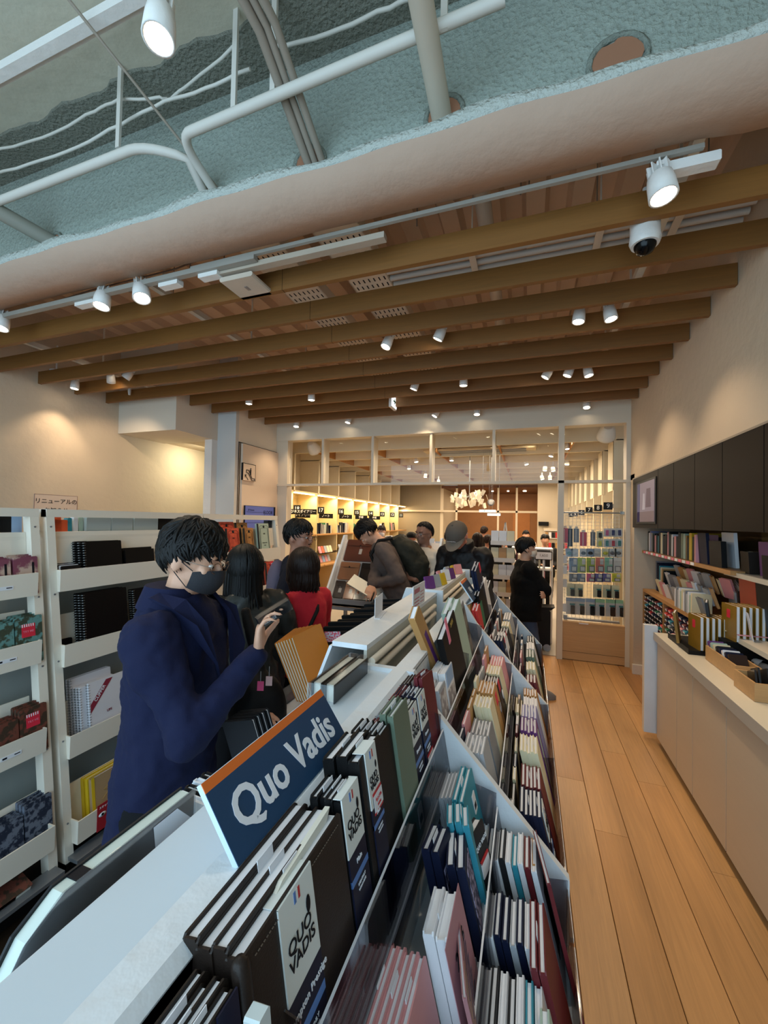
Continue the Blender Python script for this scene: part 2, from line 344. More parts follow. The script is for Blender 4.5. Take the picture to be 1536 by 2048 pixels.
# taupe conduits running along the shop into the sprayed beam
for i, (a, c, r) in enumerate([((425, -10), (640, 330), .019), ((455, -10), (648, 318), .014), ((482, -10), (655, 300), .016)]):
    A = onZ(a[0], a[1], 3.5); x = A[0]-.02*i
    pipe([V((-.985+.035*i, .3, 3.50)), V((-.985+.035*i, 1.25, 3.47)), V((-.985+.035*i, 1.66, 3.25))], r, 'taupe steel conduit entering the filled hole, %s of three abreast' % nth(i), 'conduit', CP2)
pipe([V((-.36, .2, 3.55)), V((-.36, 1.68, 3.29))], .042, 'thick pale drain pipe entering the sprayed beam', 'pipe', mat('pipe_grey', (196, 184, 166), .6, amt=.05), n=16)
pipe([V((-3.15, .75, 3.48)), V((-2.74, 1.68, 3.27))], .042, 'thick grey pipe slanting into the beam at the plastered wall side', 'pipe', mat('pipe_dark', (140, 138, 126), .6, amt=.05), n=16)
pipe([V((-.29, 1.86, 3.6)), V((-.29, 5.3, 3.6))], .05, 'fat painted pipe above the slats beyond the beam', 'pipe', CP, n=16)
pipe([V((-1.69, 1.0, 3.6)), V((-1.52, 1.66, 3.3))], .006, 'thin grey wire slanting down to a filled hole', 'wire', CP2, 'wire')
bx = tag(B().bev(-.92, -.80, .72, .86, 3.66, 3.79, .01).build('junction_box', WHITE), 'square white junction box on the slab with a cable below', 'box')
for dx in (0, .04): B().tube([(-.86+dx, .86, 3.68), (-.86+dx, .91, 3.66), (-.85+dx, .95, 3.70)], .008, 6).build('gland', CP2, bx)
# big duct edge top corner
yr = onZ(130, 82, 3.6).y
tag(B().box(-5.3, -.9, yr-.02, yr+.02, 3.60, 3.64).box(-5.3, -.9, yr+.02, yr+.05, 3.63, 3.66).box(-3.0, -2.98, yr, yr+.02, 3.64, 3.8).box(-1.6, -1.58, yr, yr+.02, 3.64, 3.8).build('lighting_rail', WHITE), 'white steel lighting rail carrying the largest spotlight', 'rail')
# perforated cable trays
for i, (x0, x1) in enumerate([(-1.21, -.93), (-1.73, -1.45)]):
    t = thing('cable_tray', 'white perforated cable tray above the slats, %s' % ('in line with the exit sign', 'above the white access point')[i], 'cable tray', (x0, 1.9, 3.3))
    B().box(x0, x1, 1.9, 5.3, 3.295, 3.30).build('tray_base', CREAM, t)
    for s in (x0, x1): B().box(s-.003, s+.003, 1.9, 5.3, 3.295, 3.37).build('tray_side', CREAM, t)
    b = B()
    for r in range(46):
        y = 1.95+r*.072
        if r % 3 == 2:
            for c in range(4): b.box(x0+.03+c*.065, x0+.065+c*.065, y, y+.008, 3.2935, 3.296)
        else:
            for c in range(7): b.box(x0+.022+c*.038, x0+.030+c*.038, y-.01, y+.028, 3.2935, 3.296)
    b.build('slot', INK, t)['kind'] = 'stuff'
# white conduits across, above first slats, with straps
for i in range(3):
    y = 2.56+i*.075
    pipe([(-.92, y, 3.30), (1.08, y, 3.30)], .019, 'white conduit strapped above the dome camera, %s from the beam' % nth(i), 'conduit')
for x in (.36, .74, -.35): tag(B().box(x-.02, x+.02, 2.5, 2.78, 3.268, 3.277).box(x-.004, x+.004, 2.5, 2.508, 3.27, 3.86).build('strap', CREAM), 'white strap under the conduits, %s' % {.36: 'nearest the dome camera', .74: 'nearest the plain wall', -.35: 'nearest the cable tray'}[x], 'strap')
random.seed(5)
for i in range(14):
    x = random.uniform(-3.2, .9); y = random.choice((1.95, 2.25, 2.3, 2.65)); 
    o = B().tube([(x, y, 3.45-random.random()*.1), (x, y, 3.86)], .004, 5).box(x-.008, x+.008, y-.008, y+.008, 3.78, 3.81)
    tag(o.build('threaded_rod', CP2), 'thin threaded rod hanging from the corrugated deck', 'rod', 'threaded rods under the deck')
for x, y in ((-.24, 1.98), (-2.05, 2.05)):
    s = thing('sprinkler', 'small brass sprinkler pointing down, %s' % ('beside the fat painted pipe' if x > -1 else 'above the two near spotlights'), 'sprinkler', (x, y, 3.4))
    B().tube([(x, y, 3.42), (x, y, 3.86)], .012, 8).build('drop_pipe', CP, s)
    B().lathe([(.008, 3.36), (.02, 3.365), (.006, 3.38), (.014, 3.40), (.014, 3.42)], Matrix.Translation((x, y, 0)), 10).build('head', BLACK, s)
pipe([(-4.6, 1.92, 3.14), (-3.6, 1.94, 3.13), (-2.9, 1.95, 3.18), (-2.1, 1.93, 3.17), (-1.5, 1.92, 3.24)], .005, 'thin brown wire looping behind the track spotlights', 'wire', mat('wire_brown', (110, 84, 66), .6), 'wire')
# track under soffit
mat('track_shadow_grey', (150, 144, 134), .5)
tr = thing('lighting_track', 'white lighting track fixed along the far edge of the beam soffit', 'track', (-1, 1.87, 3.08))
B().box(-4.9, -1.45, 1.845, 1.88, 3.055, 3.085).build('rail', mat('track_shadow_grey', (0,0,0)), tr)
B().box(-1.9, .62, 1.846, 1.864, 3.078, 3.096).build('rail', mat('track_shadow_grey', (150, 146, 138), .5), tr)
B().box(-1.86, -.70, 1.885, 1.93, 3.04, 3.07).build('wire_duct', mat('duct_beige', (176, 160, 142), .6), tr)
ap = tag(B().bev(-1.73, -1.50, 1.90, 2.1, 3.0, 3.028, .008).build('access_point', mat('ap_beige', (196, 180, 162), .6)), 'square white wireless access point below the wire duct', 'access point')
B().box(-1.62, -1.60, 1.98, 2.02, 2.998, 3.0).build('mark', GREYM, ap)
# ---------------------------------------------------------------- spotlights
BULB = mat('lamp_glow', (255, 236, 205), emit=30, kind='plain')
BULBD = mat('lamp_glow_neutral', (255, 246, 232), emit=30, kind='plain')
def spot_mesh(r, L):
    body = B().lathe([(r*.72, L*.5), (r*.85, L*.42), (r*.95, L*.1), (r, -L*.5), (r*.86, -L*.5), (r*.8, -L*.42)], None, 20).mesh('body', WHITE)
    bulb = B().lathe([(.001, -L*.40), (r*.8, -L*.41), (r*.8, -L*.46), (.001, -L*.455)], None, 18).mesh('lens', BULB)
    b = B()
    for k in range(9):
        a = 2*pi*k/9; b.box(r*.15, r*.78, -.0025, .0025, L*.45, L*.95, 0, Matrix.Rotation(a, 4, 'Z'))
    return body, bulb, b.mesh('fin', WHITE)
SM = {k: spot_mesh(*v) for k, v in dict(s=(.042, .09), m=(.052, .10), l=(.040, .10)).items()}
def spotlight(loc, aim, top, size, label, e=20, fins=True, group=None, col=WARM, ang=75, name='spotlight', blend=.6):
    loc = V(loc); d = (V(aim)-loc).normalized(); q = (-d).to_track_quat('Z', 'Y')
    t = thing(name, label, 'spotlight', loc, q.to_euler(), group)
    bo, bu, fi = SM[size]
    link('housing', bo, t, False); link('lens', bu, t, False)
    if fins: link('heat_sink', fi, t, False)
    L = {'s': .09, 'm': .10, 'l': .10}[size]; r = {'s': .042, 'm': .052, 'l': .04}[size]
    if top:
        b = B().box(loc[0]-.012, loc[0]+.012, loc[1]+.006, loc[1]+.010, loc[2]+L*.2, top)
        b.box(loc[0]-.02, loc[0]+.02, loc[1]-.015, loc[1]+.02, top-.012, top+.006); b.build('bracket', WHITE, t)
    li = bpy.data.lights.new('bulb', 'SPOT'); li.energy = e; li.color = col; li.spot_size = rad(ang); li.spot_blend = blend; li.shadow_soft_size = .03
    o = bpy.data.objects.new('bulb', li); SC.collection.objects.link(o); o.parent = t; o.location = (0, 0, -L*.53)
    return t
def conv(t, x0, x1, y, z, lab):
    tag(B().bev(x0, x1, y-.025, y+.025, z, z+.04, .004).build('driver_box', WHITE), lab, 'box')
def sp(px, py, y, aimv, size, top, label, e=20, **k):
    p = onY(px, py, y); return spotlight(p, p+V(aimv), top, size, label, e, **k)
a = sp(320, 50, .78, (.10, -.15, -1), 'l', 3.62, 'largest white spotlight, glowing, alone on the slab before the sprayed beam', 16, col=(1, .9, .78))
sp(1323, 372, 1.86, (.12, -.12, -1), 'm', 3.06, 'glowing spotlight with looped cable on the track end by the dome camera', 45)
sp(205, 600, 1.86, (.05, -.2, -1), 'm', 3.06, 'lit track spotlight pointing down, upright one of the near pair', 40)
sp(283, 585, 1.86, (.35, -.2, -1), 'm', 3.06, 'lit track spotlight tilted aside, next to the upright one', 40)
sp(3, 645, 1.86, (.1, -.2, -1), 'm', 3.06, 'track spotlight cut by the picture edge', 34)
for i, (x0, x1) in enumerate([(.50, .68), (-2.17, -2.02), (-1.86, -1.72), (-2.92, -2.75)]): conv(0, x0, x1, 1.89, 3.03, 'flat white driver box on the track, %s' % ('beside the looped cable spotlight', 'beside the upright near spotlight', 'beside the tilted near spotlight', 'at the cut spotlight')[i])
rows = {3.05: [(775, 685, (-.3, -.3, -1)), (880, 668, (-.5, .1, -1)), (1158, 632, (-.1, -.1, -1)), (1220, 627, (.15, -.1, -1)), (150, 770, (0, -.1, -1)), (222, 757, (-.5, .5, -1)), (256, 750, (-.6, -.3, -1))],
        4.12: [(498, 801, (0, 0, -1)), (623, 793, (0, 0, -1)), (830, 771, (-.4, 0, -1)), (927, 763, (0, 0, -1)), (1176, 743, (.2, -.1, -1)), (1138, 743, (-.4, 0, -1)), (1095, 747, (-.6, 0, -1))],
        5.26: [(593, 848, (0, -.2, -1)), (697, 840, (-.2, -.2, -1)), (1173, 809, (0, -.3, -1)), (872, 827, (-.5, -.2, -1)), (954, 823, (0, -.2, -1))]}
for y, L in rows.items():
    t = tag(B().box(-4.9 if y < 4 else -3.6, 1.05, y-.015, y+.015, 3.13, 3.15).build('lighting_track', WHITE), 'slim white track above the slats, %s' % {3.05: 'nearest the sprayed beam', 4.12: 'in the middle of the ceiling', 5.26: 'nearest the partition'}[y], 'track')
    for i, (px, py, d) in enumerate(L):
        top = 3.14; p = onY(px, py, y)
        off = (px, y) in ((256, 3.05), (1138, 4.12), (1095, 4.12))
        e = 0.5 if off else 31
        spotlight(p, p+V(d), top, 's', 'small white spotlight, %s in the %s row' % (nth(i), {3.05: 'row nearest the beam, counted in that', 4.12: 'middle', 5.26: 'partition'}[y]), e, fins=y < 4, ang=95)
# dome camera
c0 = onZ(1290, 482, 2.95)
dc = thing('dome_camera', 'white dome security camera hanging below the slats', 'camera', c0)
Mc = Matrix.Translation((c0[0], c0[1], c0[2]))
B().lathe([(.062, .10), (.062, .03), (.066, .0), (.058, -.02)], Mc, 24).build('housing', WHITE, dc)
B().lathe([(.047, -.012), (.046, -.028), (.034, -.052), (.012, -.064), (.001, -.066)], Mc, 24).build('dome', BLK2, dc)
B().tube([c0+V((0, 0, .1)), c0+V((0, 0, .25))], .012, 8).build('stem', WHITE, dc)
s0 = onY(113, 747, 2.9)
sd = thing('smoke_detector', 'round white detector under the slats near the lit plaster wall', 'detector', s0)
B().lathe([(.062, .03), (.062, .0), (.05, -.012), (.045, -.03), (.02, -.035)], Matrix.Translation(s0), 20).build('body', WHITE, sd)
B().tube([s0+V((0, 0, .03)), s0+V((0, 0, .3))], .01, 6).build('stem', WHITE, sd)
g0 = onY(259, 783, 3.5)
tag(B().lathe([(.016, .05), (.018, .0), (.012, -.04)], Matrix.Translation(g0), 12).tube([g0+V((0, 0, .05)), g0+V((0, 0, .3))], .006).build('sensor', WHITE), 'tiny white sensor hanging before the bulkhead', 'sensor')
# exit sign
ex = thing('exit_sign', 'small double-sided exit sign hanging below the slats', 'sign', (-1.55, 4.6, 3.0))
B().box(-1.60, -1.49, 4.5, 4.7, 3.13, 3.16).build('base', WHITE, ex); B().tube([(-1.55, 4.6, 3.1), (-1.55, 4.6, 3.4)], .008).build('stem', WHITE, ex)
B().box(-1.565, -1.535, 4.5, 4.7, 2.96, 3.13).build('housing', WHITE, ex)
B().box(-1.534, -1.530, 4.51, 4.69, 2.975, 3.115).build('lit_face', mat('exit_face', (236, 246, 250), emit=1.6, kind='plain'), ex)
text('➜', .10, mat('exit_green', (30, 120, 80), .5, 'plain'), frame((-1.528, 4.6, 3.045), (0, 1, 0), (0, 0, 1)), ex, 'arrow')
# ---------------------------------------------------------------- wall signs
nt = thing('wall_notice', 'white printed renewal notice on the plaster wall above the rack', 'notice', (XL, 3.05, 1.7))
B().box(XL, XL+.004, 2.83, 3.27, 1.30, 1.83).build('sheet', mat('notice_pinkish', (206, 186, 170), .7, 'plain'), nt)
fr = B()
for a in ((2.83, 2.833, 1.30, 1.83), (3.267, 3.27, 1.30, 1.83), (2.83, 3.27, 1.827, 1.83)): fr.box(XL+.004, XL+.0055, a[0], a[1], a[2], a[3])
fr.build('border', mat('border_mauve', (110, 70, 80), .6, 'plain'), nt)
for k, (s, z) in enumerate((('リニューアルの', 1.755), ('お知らせ', 1.655), ('フロアは', 1.50), ('４階へ移りました', 1.41))): text(s, .062, INK, frame((XL+.006, 3.05, z), (0, 1, 0), (0, 0, 1)), nt)
es_ = thing('escalator_sign', 'square escalator direction sign on the peach door panel', 'sign', (-3.66, 4.66, 2.25))
b = B().box(-3.665, -3.64, 4.53, 4.80, 2.13, 2.36); b.build('plate', mat('door_peach', (0, 0, 0)), es_)
b = B().box(-3.662, -3.637, 4.523, 4.535, 2.13, 2.365).box(-3.664, -3.638, 4.53, 4.80, 2.358, 2.365).box(-3.664, -3.638, 4.795, 4.80, 2.13, 2.36); b.build('border', INK, es_)
X = -3.637
b = B().tube([(X, 4.60, 2.275), (X, 4.65, 2.275), (X, 4.72, 2.17), (X, 4.775, 2.17), (X, 4.78, 2.145), (X, 4.72, 2.14), (X, 4.64, 2.235), (X, 4.60, 2.24), (X, 4.60, 2.275)], .005, 6)
b.lathe([(.001, -.01), (.01, 0), (.001, .01)], Matrix.Translation((X, 4.69, 2.30)), 8).box(X-.003, X+.003, 4.678, 4.70, 2.21, 2.288)
b.tube([(X, 4.64, 2.14), (X, 4.575, 2.205)], .004, 5).tube([(X, 4.61, 2.205), (X, 4.572, 2.208), (X, 4.575, 2.17)], .004, 5); b.build('pictogram', INK, es_)
mo = thing('floor_guide_screen', 'dim blue floor guide screen on the peach door panel', 'screen', (-3.66, 4.9, 1.6))
B().box(-3.665, -3.64, 4.60, 5.30, 1.38, 1.79).build('bezel', INK, mo)
B().box(-3.64, -3.636, 4.60, 5.25, 1.39, 1.785).build('display', mat('screen_blue', (70, 80, 140), emit=.35, kind='plain'), mo)
text('FLOOR', .07, INK, frame((-3.634, 5.11, 1.70), (0, 1, 0), (0, 0, 1)), mo); text('GUIDE', .07, INK, frame((-3.634, 5.11, 1.62), (0, 1, 0), (0, 0, 1)), mo)
B().box(-3.636, -3.634, 4.62, 5.03, 1.70, 1.703).box(-3.636, -3.634, 4.62, 5.03, 1.55, 1.553).box(-3.636, -3.634, 5.02, 5.023, 1.45, 1.7).build('diagram', INK, mo)
text('2F Annex', .035, INK, frame((-3.634, 4.72, 1.73), (0, 1, 0), (0, 0, 1)), mo)
# ================================================================ BOOK / PACK HELPERS
_bk = {}
COLS = {'black': (20, 20, 22), 'charcoal': (52, 52, 56), 'navy': (28, 38, 74), 'dark red': (104, 26, 34), 'red': (206, 52, 50), 'pink': (220, 150, 156), 'cream': (226, 214, 178),
        'white': (228, 228, 232), 'grey': (136, 138, 142), 'sage green': (104, 122, 104), 'green': (40, 112, 78), 'teal': (44, 140, 160), 'sky blue': (148, 178, 214), 'tan': (190, 142, 84),
        'brown': (72, 50, 42), 'dark brown': (52, 42, 36), 'yellow': (222, 184, 30), 'purple': (104, 54, 120), 'orange': (224, 96, 52), 'ochre': (176, 124, 60), 'lavender': (140, 138, 184), 'gold': (142, 106, 34), 'mint': (170, 192, 176), 'silver': (168, 172, 178)}
def C(n, kind=None, rough=.5): return mat('cover_'+n.replace(' ', '_')+(kind or ''), COLS[n], rough, kind or 'leather', amt=.05)
def book_meshes(w_, h_, t, cover, pages=PAPER):
    """local frame: cover faces -y, spine at x=-w/2, foot at z=0"""
    k = (round(w_, 3), round(h_, 3), round(t, 3), cover.name, pages.name)
    if k not in _bk:
        c = min(.003, t*.2); x0, x1 = -w_/2, w_/2
        b = B().bev(x0, x1, -t/2, -t/2+c, 0, h_, .004).bev(x0, x1, t/2-c, t/2, 0, h_, .004).box(x0, x0+c, -t/2+c, t/2-c, .001, h_-.001)
        p = B().box(x0+c, x1-.004, -t/2+c, t/2-c, .003, h_-.004)
        one = B().bev(x0, x1, -t/2, -t/2+c, 0, h_, .004).bev(x0, x1, t/2-c, t/2, 0, h_, .004).box(x0, x0+c, -t/2+c, t/2-c, .001, h_-.001).box(x0+c, x1-.004, -t/2+c, t/2-c, .003, h_-.004, 1)
        _bk[k] = (b.mesh('cover', cover), p.mesh('pages', pages), one.mesh('book', [cover, pages]))
    return _bk[k]
def book(name, label, cat, loc, rot, dims, cover, pages=PAPER, parts=False, group=None):
    m = book_meshes(*dims, cover, pages)
    if not parts: return tag(link(name, m[2], loc=loc, rot=rot), label, cat, group)
    t = thing(name, label, cat, loc, rot, group); link('cover', m[0], t, False); link('pages', m[1], t, False); return t
def row_books(x, y, z, dx, dy, spec, where, name='book', rz=0, cat='book', parts=False, ends='the partition end'):
    """spines-out / covers-out row; spec [(colour, w, h, t, lean)] placed along (dx,dy) by thickness"""
    s = 0
    for i, (c, w_, h_, t, lean) in enumerate(spec):
        book(name, '%s %s standing %s, %s from %s' % (c, name.replace('_', ' '), where, nth(i), ends), cat, (x+dx*s, y+dy*s, z), (0, lean, rz), (w_, h_, t), C(c), parts=parts); s += t+.002
# ================================================================ HALL BEHIND THE GLAZING
HC = mat('hall_white', (206, 192, 168), .7, amt=.02); HP = mat('hall_birch', (214, 186, 130), .6, 'woodx', amt=.06)
struct(B().box(-4.5, -4.38, YP+.05, 13.6, 0, 3.2), 'wall_hall_left', HC)
struct(B().box(1.75, 1.85, YP+.05, 13.2, 0, 3.2), 'wall_hall_right', HC)
struct(B().box(.25, 1.85, 13.0, 13.2, 0, 3.2), 'wall_hall_end', HC)
b = struct(B().box(-4.4, -2.75, 13.3, 13.4, 0, 3.2), 'wall_hall_grey_doors', mat('hall_grey', (150, 138, 116), .6, amt=.03))
B().box(-4.4, -2.75, 13.27, 13.3, 1.95, 2.0).build('rail', HC, b)
struct(B().box(-2.75, -2.65, 13.3, 16.2, 0, 3.2), 'wall_hall_corridor', HC)
wo = struct(B().box(-2.7, .4, 16.1, 16.2, 0, 3.2), 'wall_wooden_end', mat('end_wood', (164, 112, 62), .5, 'woody', amt=.08))
struct(B().box(.3, .4, 13.1, 16.2, 0, 3.2), 'wall_hall_corridor_right', HC)
struct(B().box(-2.7, .35, 13.2, 16.2, 2.72, 2.8), 'ceiling_end_wood', mat('end_wood_dark', (110, 70, 42), .5, 'woody', amt=.1))
B().box(-.55, .05, 16.08, 16.1, 0, 2.0).build('door_leaf', mat('end_wood2', (190, 124, 62), .5, 'woody', amt=.06), wo)
for x in (-2.2, -.9, -.35): struct(B().box(x-.03, x+.03, 13.2, 13.25, 0, 2.75), 'trim_post', HC)
struct(B().box(-4.4, .3, 13.2, 13.24, 1.94, 2.0), 'trim_rail', HC)
struct(B().box(-4.5, 1.85, YP+.1, 13.4, 3.2, 3.3), 'ceiling_hall', mat('hall_ceiling', (200, 186, 160), .8))
hg = thing('ceiling_grid', 'beige coffered ceiling grid over the hall behind the glazing', 'ceiling grid', (0, 6, 2.9))
HB2 = mat('hall_beam', (226, 212, 184), .7, amt=.02); HB3 = mat('hall_oak_fin', (170, 118, 62), .6, 'woody', amt=.12)
for k in range(8):
    y = 6.32+.9*k; B().box(-4.38, 1.75, y-.02, y+.02, 2.785, 3.02).build('cross_beam', HB2, hg)
for k in range(7):
    for j, x in enumerate((-3.6, -2.55, -1.5, -.45, .6)):
        B().box(x-.012, x+.012, 6.34+.9*k, 7.2+.9*k, 2.80, 3.02).build('oak_fin', HB3, hg)
ac = thing('ceiling_air_unit', 'long pale air conditioning panel in the hall ceiling', 'air conditioner', (-.9, 7.2, 2.86))
B().box(-1.75, .1, 6.9, 7.6, 2.84, 2.87).build('panel', mat('ac_cream', (214, 196, 160), .6, 'plain'), ac); B().box(-1.6, -.05, 6.95, 7.55, 2.83, 2.845).build('grille', GREYM, ac)
# wall fins both sides
for k in range(8):
    y = 6.32+.9*k
    tag(B().box(1.09, 1.75, y-.02, y+.02, 0, 2.8).box(1.09, 1.12, y-.025, y+.4, 2.1, 2.8).build('wall_fin', HB2), 'tall white fin on the grid side of the hall, %s behind the glazing' % nth(k), 'fin')
    tag(B().box(-4.38, -3.95, y-.02, y+.02, 2.12, 2.8).build('wall_fin', HB2), 'white fin above the lit shelving, %s behind the glazing' % nth(k), 'fin')
    if k < 6:
        n = thing('number_sign', 'black square number sign on the %s white fin behind the glazing' % nth(k), 'sign', (1.14, y-.1, 1.9))
        p = onY((1216, 1196, 1178, 1163, 1150, 1142)[k], (1012, 1016, 1020, 1025, 1028, 1030)[k], y-.06)
        B().box(p[0]-.055, p[0]+.055, y-.068, y-.06, p[2]-.05, p[2]+.05).build('plate', BLACK, n)
        B().box(p[0], p[0]+.3, y-.058, y-.03, p[2]-.03, p[2]+.03).build('arm', HB2, n)
        text(str(9-k), .085, SIGNW, frame((p[0], y-.070, p[2]), (1, 0, 0), (0, 0, 1)), n)
# lit shelving on the wall side of the hall
LED = mat('led_strip', (255, 226, 170), emit=14, kind='plain')
BIR = mat('birch_lit', (224, 204, 152), .6, 'plaster', amt=.03)
ys = [5.52, 6.2, 7.07, 7.97, 8.84, 9.72, 10.6, 11.48, 12.36, 13.25]
random.seed(11)
for k in range(9):
    y0, y1 = ys[k], ys[k+1]-.02
    t = thing('shelf_unit', 'lit birch shelving bay, %s from the glazing' % nth(k), 'shelving', (-4.1, y0, 0), group='lit birch shelving bays')
    B().box(-4.36, -4.34, y0, y1, 0, 2.12).build('back_panel', BIR, t)
    B().box(-4.36, -3.9, y0-.012, y0+.012, 0, 2.12).build('side_panel', BIR, t)
    for z, n in ((1.30, 'shelf'), (.72, 'shelf'), (2.10, 'top_shelf'), (.1, 'shelf')): B().box(-4.34, -3.88 if z > .8 else -3.7, y0+.012, y1, z, z+.025).build(n, OAKY if z < 2 else BIR, t)
    B().box(-3.96, -3.93, y0+.03, y1-.03, 2.082, 2.098).build('led_strip', LED, t)
    b = B()
    for q in range(16): b.box(-4.34, -4.337, y0+.15, y0+.158, 1.36+q*.045, 1.368+q*.045).box(-4.34, -4.337, y1-.158, y1-.15, 1.36+q*.045, 1.368+q*.045)
    b.build('shelf_pin_hole', mat('pin_hole', (120, 96, 56), .8), t)['kind'] = 'stuff'
    l = bpy.data.lights.new('led', 'AREA'); l.shape = 'RECTANGLE'; l.size = .1; l.size_y = y1-y0-.1; l.energy = 9; l.color = (1, .80, .5)
    o = bpy.data.objects.new('led', l); SC.collection.objects.link(o); o.parent = t; o.matrix_parent_inverse = wm(t).inverted(); o.location = (-3.98, (y0+y1)/2, 2.07); o.rotation_euler = (0, rad(-18), 0)
    if k:
        n = thing('bay_sign', 'black square number sign over the lit shelving, %s from the glazing' % nth(k), 'sign', (-3.8, y0, 1.8))
        B().box(-3.88, -3.74, y0-.012, y0-.004, 1.73, 1.86).build('plate', BLACK, n); text(str(19-k), .10, SIGNW, frame((-3.81, y0-.014, 1.795), (1, 0, 0), (0, 0, 1)), n)
        if k < 6:
            c = thing('category_sign', 'slate blue Japanese category sign on the %s lit bay' % nth(k), 'sign', (-3.7, y0, 1.7)); 
            B().box(-3.86, -3.56, y0+.01, y0+.018, 1.64, 1.73).build('plate', mat('slate_blue', (74, 92, 116), .5, 'plain'), c); text(('スタイリー', 'ダイアリー', 'ノート', 'ノート', '手帳', '手帳')[k], .06, SIGNW, frame((-3.71, y0+.008, 1.685), (1, 0, 0), (0, 0, 1)), c)
    else:
        c = thing('category_sign', 'slate blue sign reading business diary beside the glazing', 'sign', (-3.7, 5.9, 1.9)); y = 6.18
        B().box(-4.0, -3.42, y, y+.01, 1.70, 1.79).build('plate', mat('slate_blue', (0, 0, 0)), c); text('ビジネスダイアリー', .062, SIGNW, frame((-3.71, y-.002, 1.745), (1, 0, 0), (0, 0, 1)), c)
    yy = y0+.06
    i = 0
    while yy < y1-.08 and k < 8:
        cc = random.choice(['black', 'black', 'charcoal', 'black', 'pink', 'grey', 'navy', 'green', 'ochre', 'white'])
        wd = random.choice([.03, .05, .13, .16]); h_ = random.uniform(.17, .25)
        if wd < .1: tag(link('diary', book_meshes(.15, h_, wd, C(cc))[2], loc=(-4.05, yy+wd/2, 1.325), rot=(random.uniform(-.1, .1), 0, 0)), '%s diary upright in the %s lit bay, %s along' % (cc, nth(k), nth(i)), 'diary')
        else: tag(link('diary', book_meshes(wd, h_, .02, C(cc))[2], loc=(-4.0, yy+wd/2, 1.325), rot=(-.15, 0, rad(90))), '%s diary facing out in the %s lit bay, %s along' % (cc, nth(k), nth(i)), 'diary')
        yy += wd+random.uniform(.01, .05); i += 1
    if k in (1, 2, 3):
        for z, m in ((.95, 5), (.745, 6)):
            for i in range(m): tag(link('notebook', book_meshes(.10, .14, .012, C(random.choice(['silver', 'cream', 'orange', 'lavender', 'pink', 'sky blue', 'purple'])))[2], loc=(-3.95+.1*(z > .9), y0+.1+i*.115, z), rot=(-.35, 0, rad(90))), 'pastel notebook in the %s lit bay, %s on the %s step' % (nth(k), nth(i), 'upper' if z > .9 else 'lower'), 'notebook')
        tag(B().box(-4.2, -3.85, y0+.05, y1-.05, .93, .95).box(-3.87, -3.85, y0+.05, y1-.05, .93, .97).build('acrylic_riser', ACRYL), 'clear riser shelf inside the %s lit bay' % nth(k), 'riser')
# hall lamps
random.seed(2); i = 0
for (px, py, y) in [(870, 887, 6.8), (1053, 872, 6.8), (696, 893, 6.6), (730, 907, 7.5), (832, 920, 7.6), (780, 887, 6.8), (818, 934, 8.4), (851, 951, 9.4), (877, 963, 10), (903, 917, 7.6), (1135, 893, 7), (1123, 911, 7.6), (1134, 925, 8.2), (1090, 937, 8.6), (1106, 938, 8.7), (1052, 925, 8.2), (1084, 955, 9.6), (1100, 955, 9.6), (1140, 875, 6.6), (1096, 868, 6.7), (1103, 908, 7.5)]:
    p = onY(px, py, y); i += 1
    spotlight(p, p+V(((random.random()-.5)*.6, -.15, -1)), 3.19, 's', 'small spotlight in the hall ceiling, %s built order along the grid' % nth(i-1), 42, False, 'hall ceiling spotlights', ang=110)
for o in SC.objects:
    if o.get('group') == 'hall ceiling spotlights': o['label'] = 'small white spotlight glowing in the hall ceiling grid'
for i, (px, py) in enumerate([(1051, 976), (1048, 985), (1050, 991), (1049, 999), (1050, 1004), (985, 980), (1016, 998)]):
    p = onY(px, py, 14.5); p = V((p.x, p.y, 2.70)); tag(B().lathe([(.03, .02), (.03, 0), (.001, 0)], Matrix.Translation(p), 8).build('downlight', BULB), 'tiny downlight in the dark wooden end ceiling', 'downlight', 'downlights of the wooden end')
area('hall_fill', (-1.2, 9.6, 2.75), (0, 0, 0), 4, 6, 260, (1, .82, .60))
area('end_wood_lamp', (-1.1, 14.6, 2.6), (0, 0, 0), 2, 1.5, 26, (1, .76, .5))
# corner speakers
for p, l in ((onY(628, 897, 6.1), 'white round speaker hanging above the lit shelving'), (onY(1213, 868, 5.9), 'white round speaker hanging at the grid corner of the hall')):
    t = thing('speaker', l, 'speaker', p); Mx = Matrix.Translation(p) @ Matrix.Rotation(rad(60), 4, 'X')
    B().lathe([(.05, .14), (.085, .10), (.11, -.02), (.115, -.05), (.09, -.06), (.001, -.055)], Mx, 20).build('cone', WHITE, t)
    B().tube([p, p+V((0, .1, .5))], .01, 6).build('bracket', WHITE, t)
# chandelier of paper sheets
ch = thing('chandelier', 'chandelier of hanging white paper sheets in the hall', 'chandelier', (-1.02, 7.5, 2.08)); random.seed(9)
b0 = B().tube([(-1.02, 7.5, 2.0), (-1.02, 7.5, 3.0)], .008); b0.build('stem', STEEL, ch)
SH = mat('paper_lit', (240, 230, 208), .7, 'plain')
for i in range(58):
    a = random.random()*2*pi; r = .06+.26*sqrt(random.random()); z = 2.06+random.uniform(-.14, .12)
    c = V((-1.02+r*cos(a), 7.5+r*sin(a)*.8, z)); Mx = Matrix.Translation(c) @ Euler((random.uniform(-.4, .4), random.uniform(-.4, .4), random.random()*6)).to_matrix().to_4x4()
    B().bev(-.035, .035, -.001, .001, -.05, .05, .006, 0, Mx).build('paper_sheet', SH, ch)
    if i % 3 == 0: B().tube([c, (-1.02, 7.5, 2.1)], .0015, 4).build('wire', STEEL, ch)
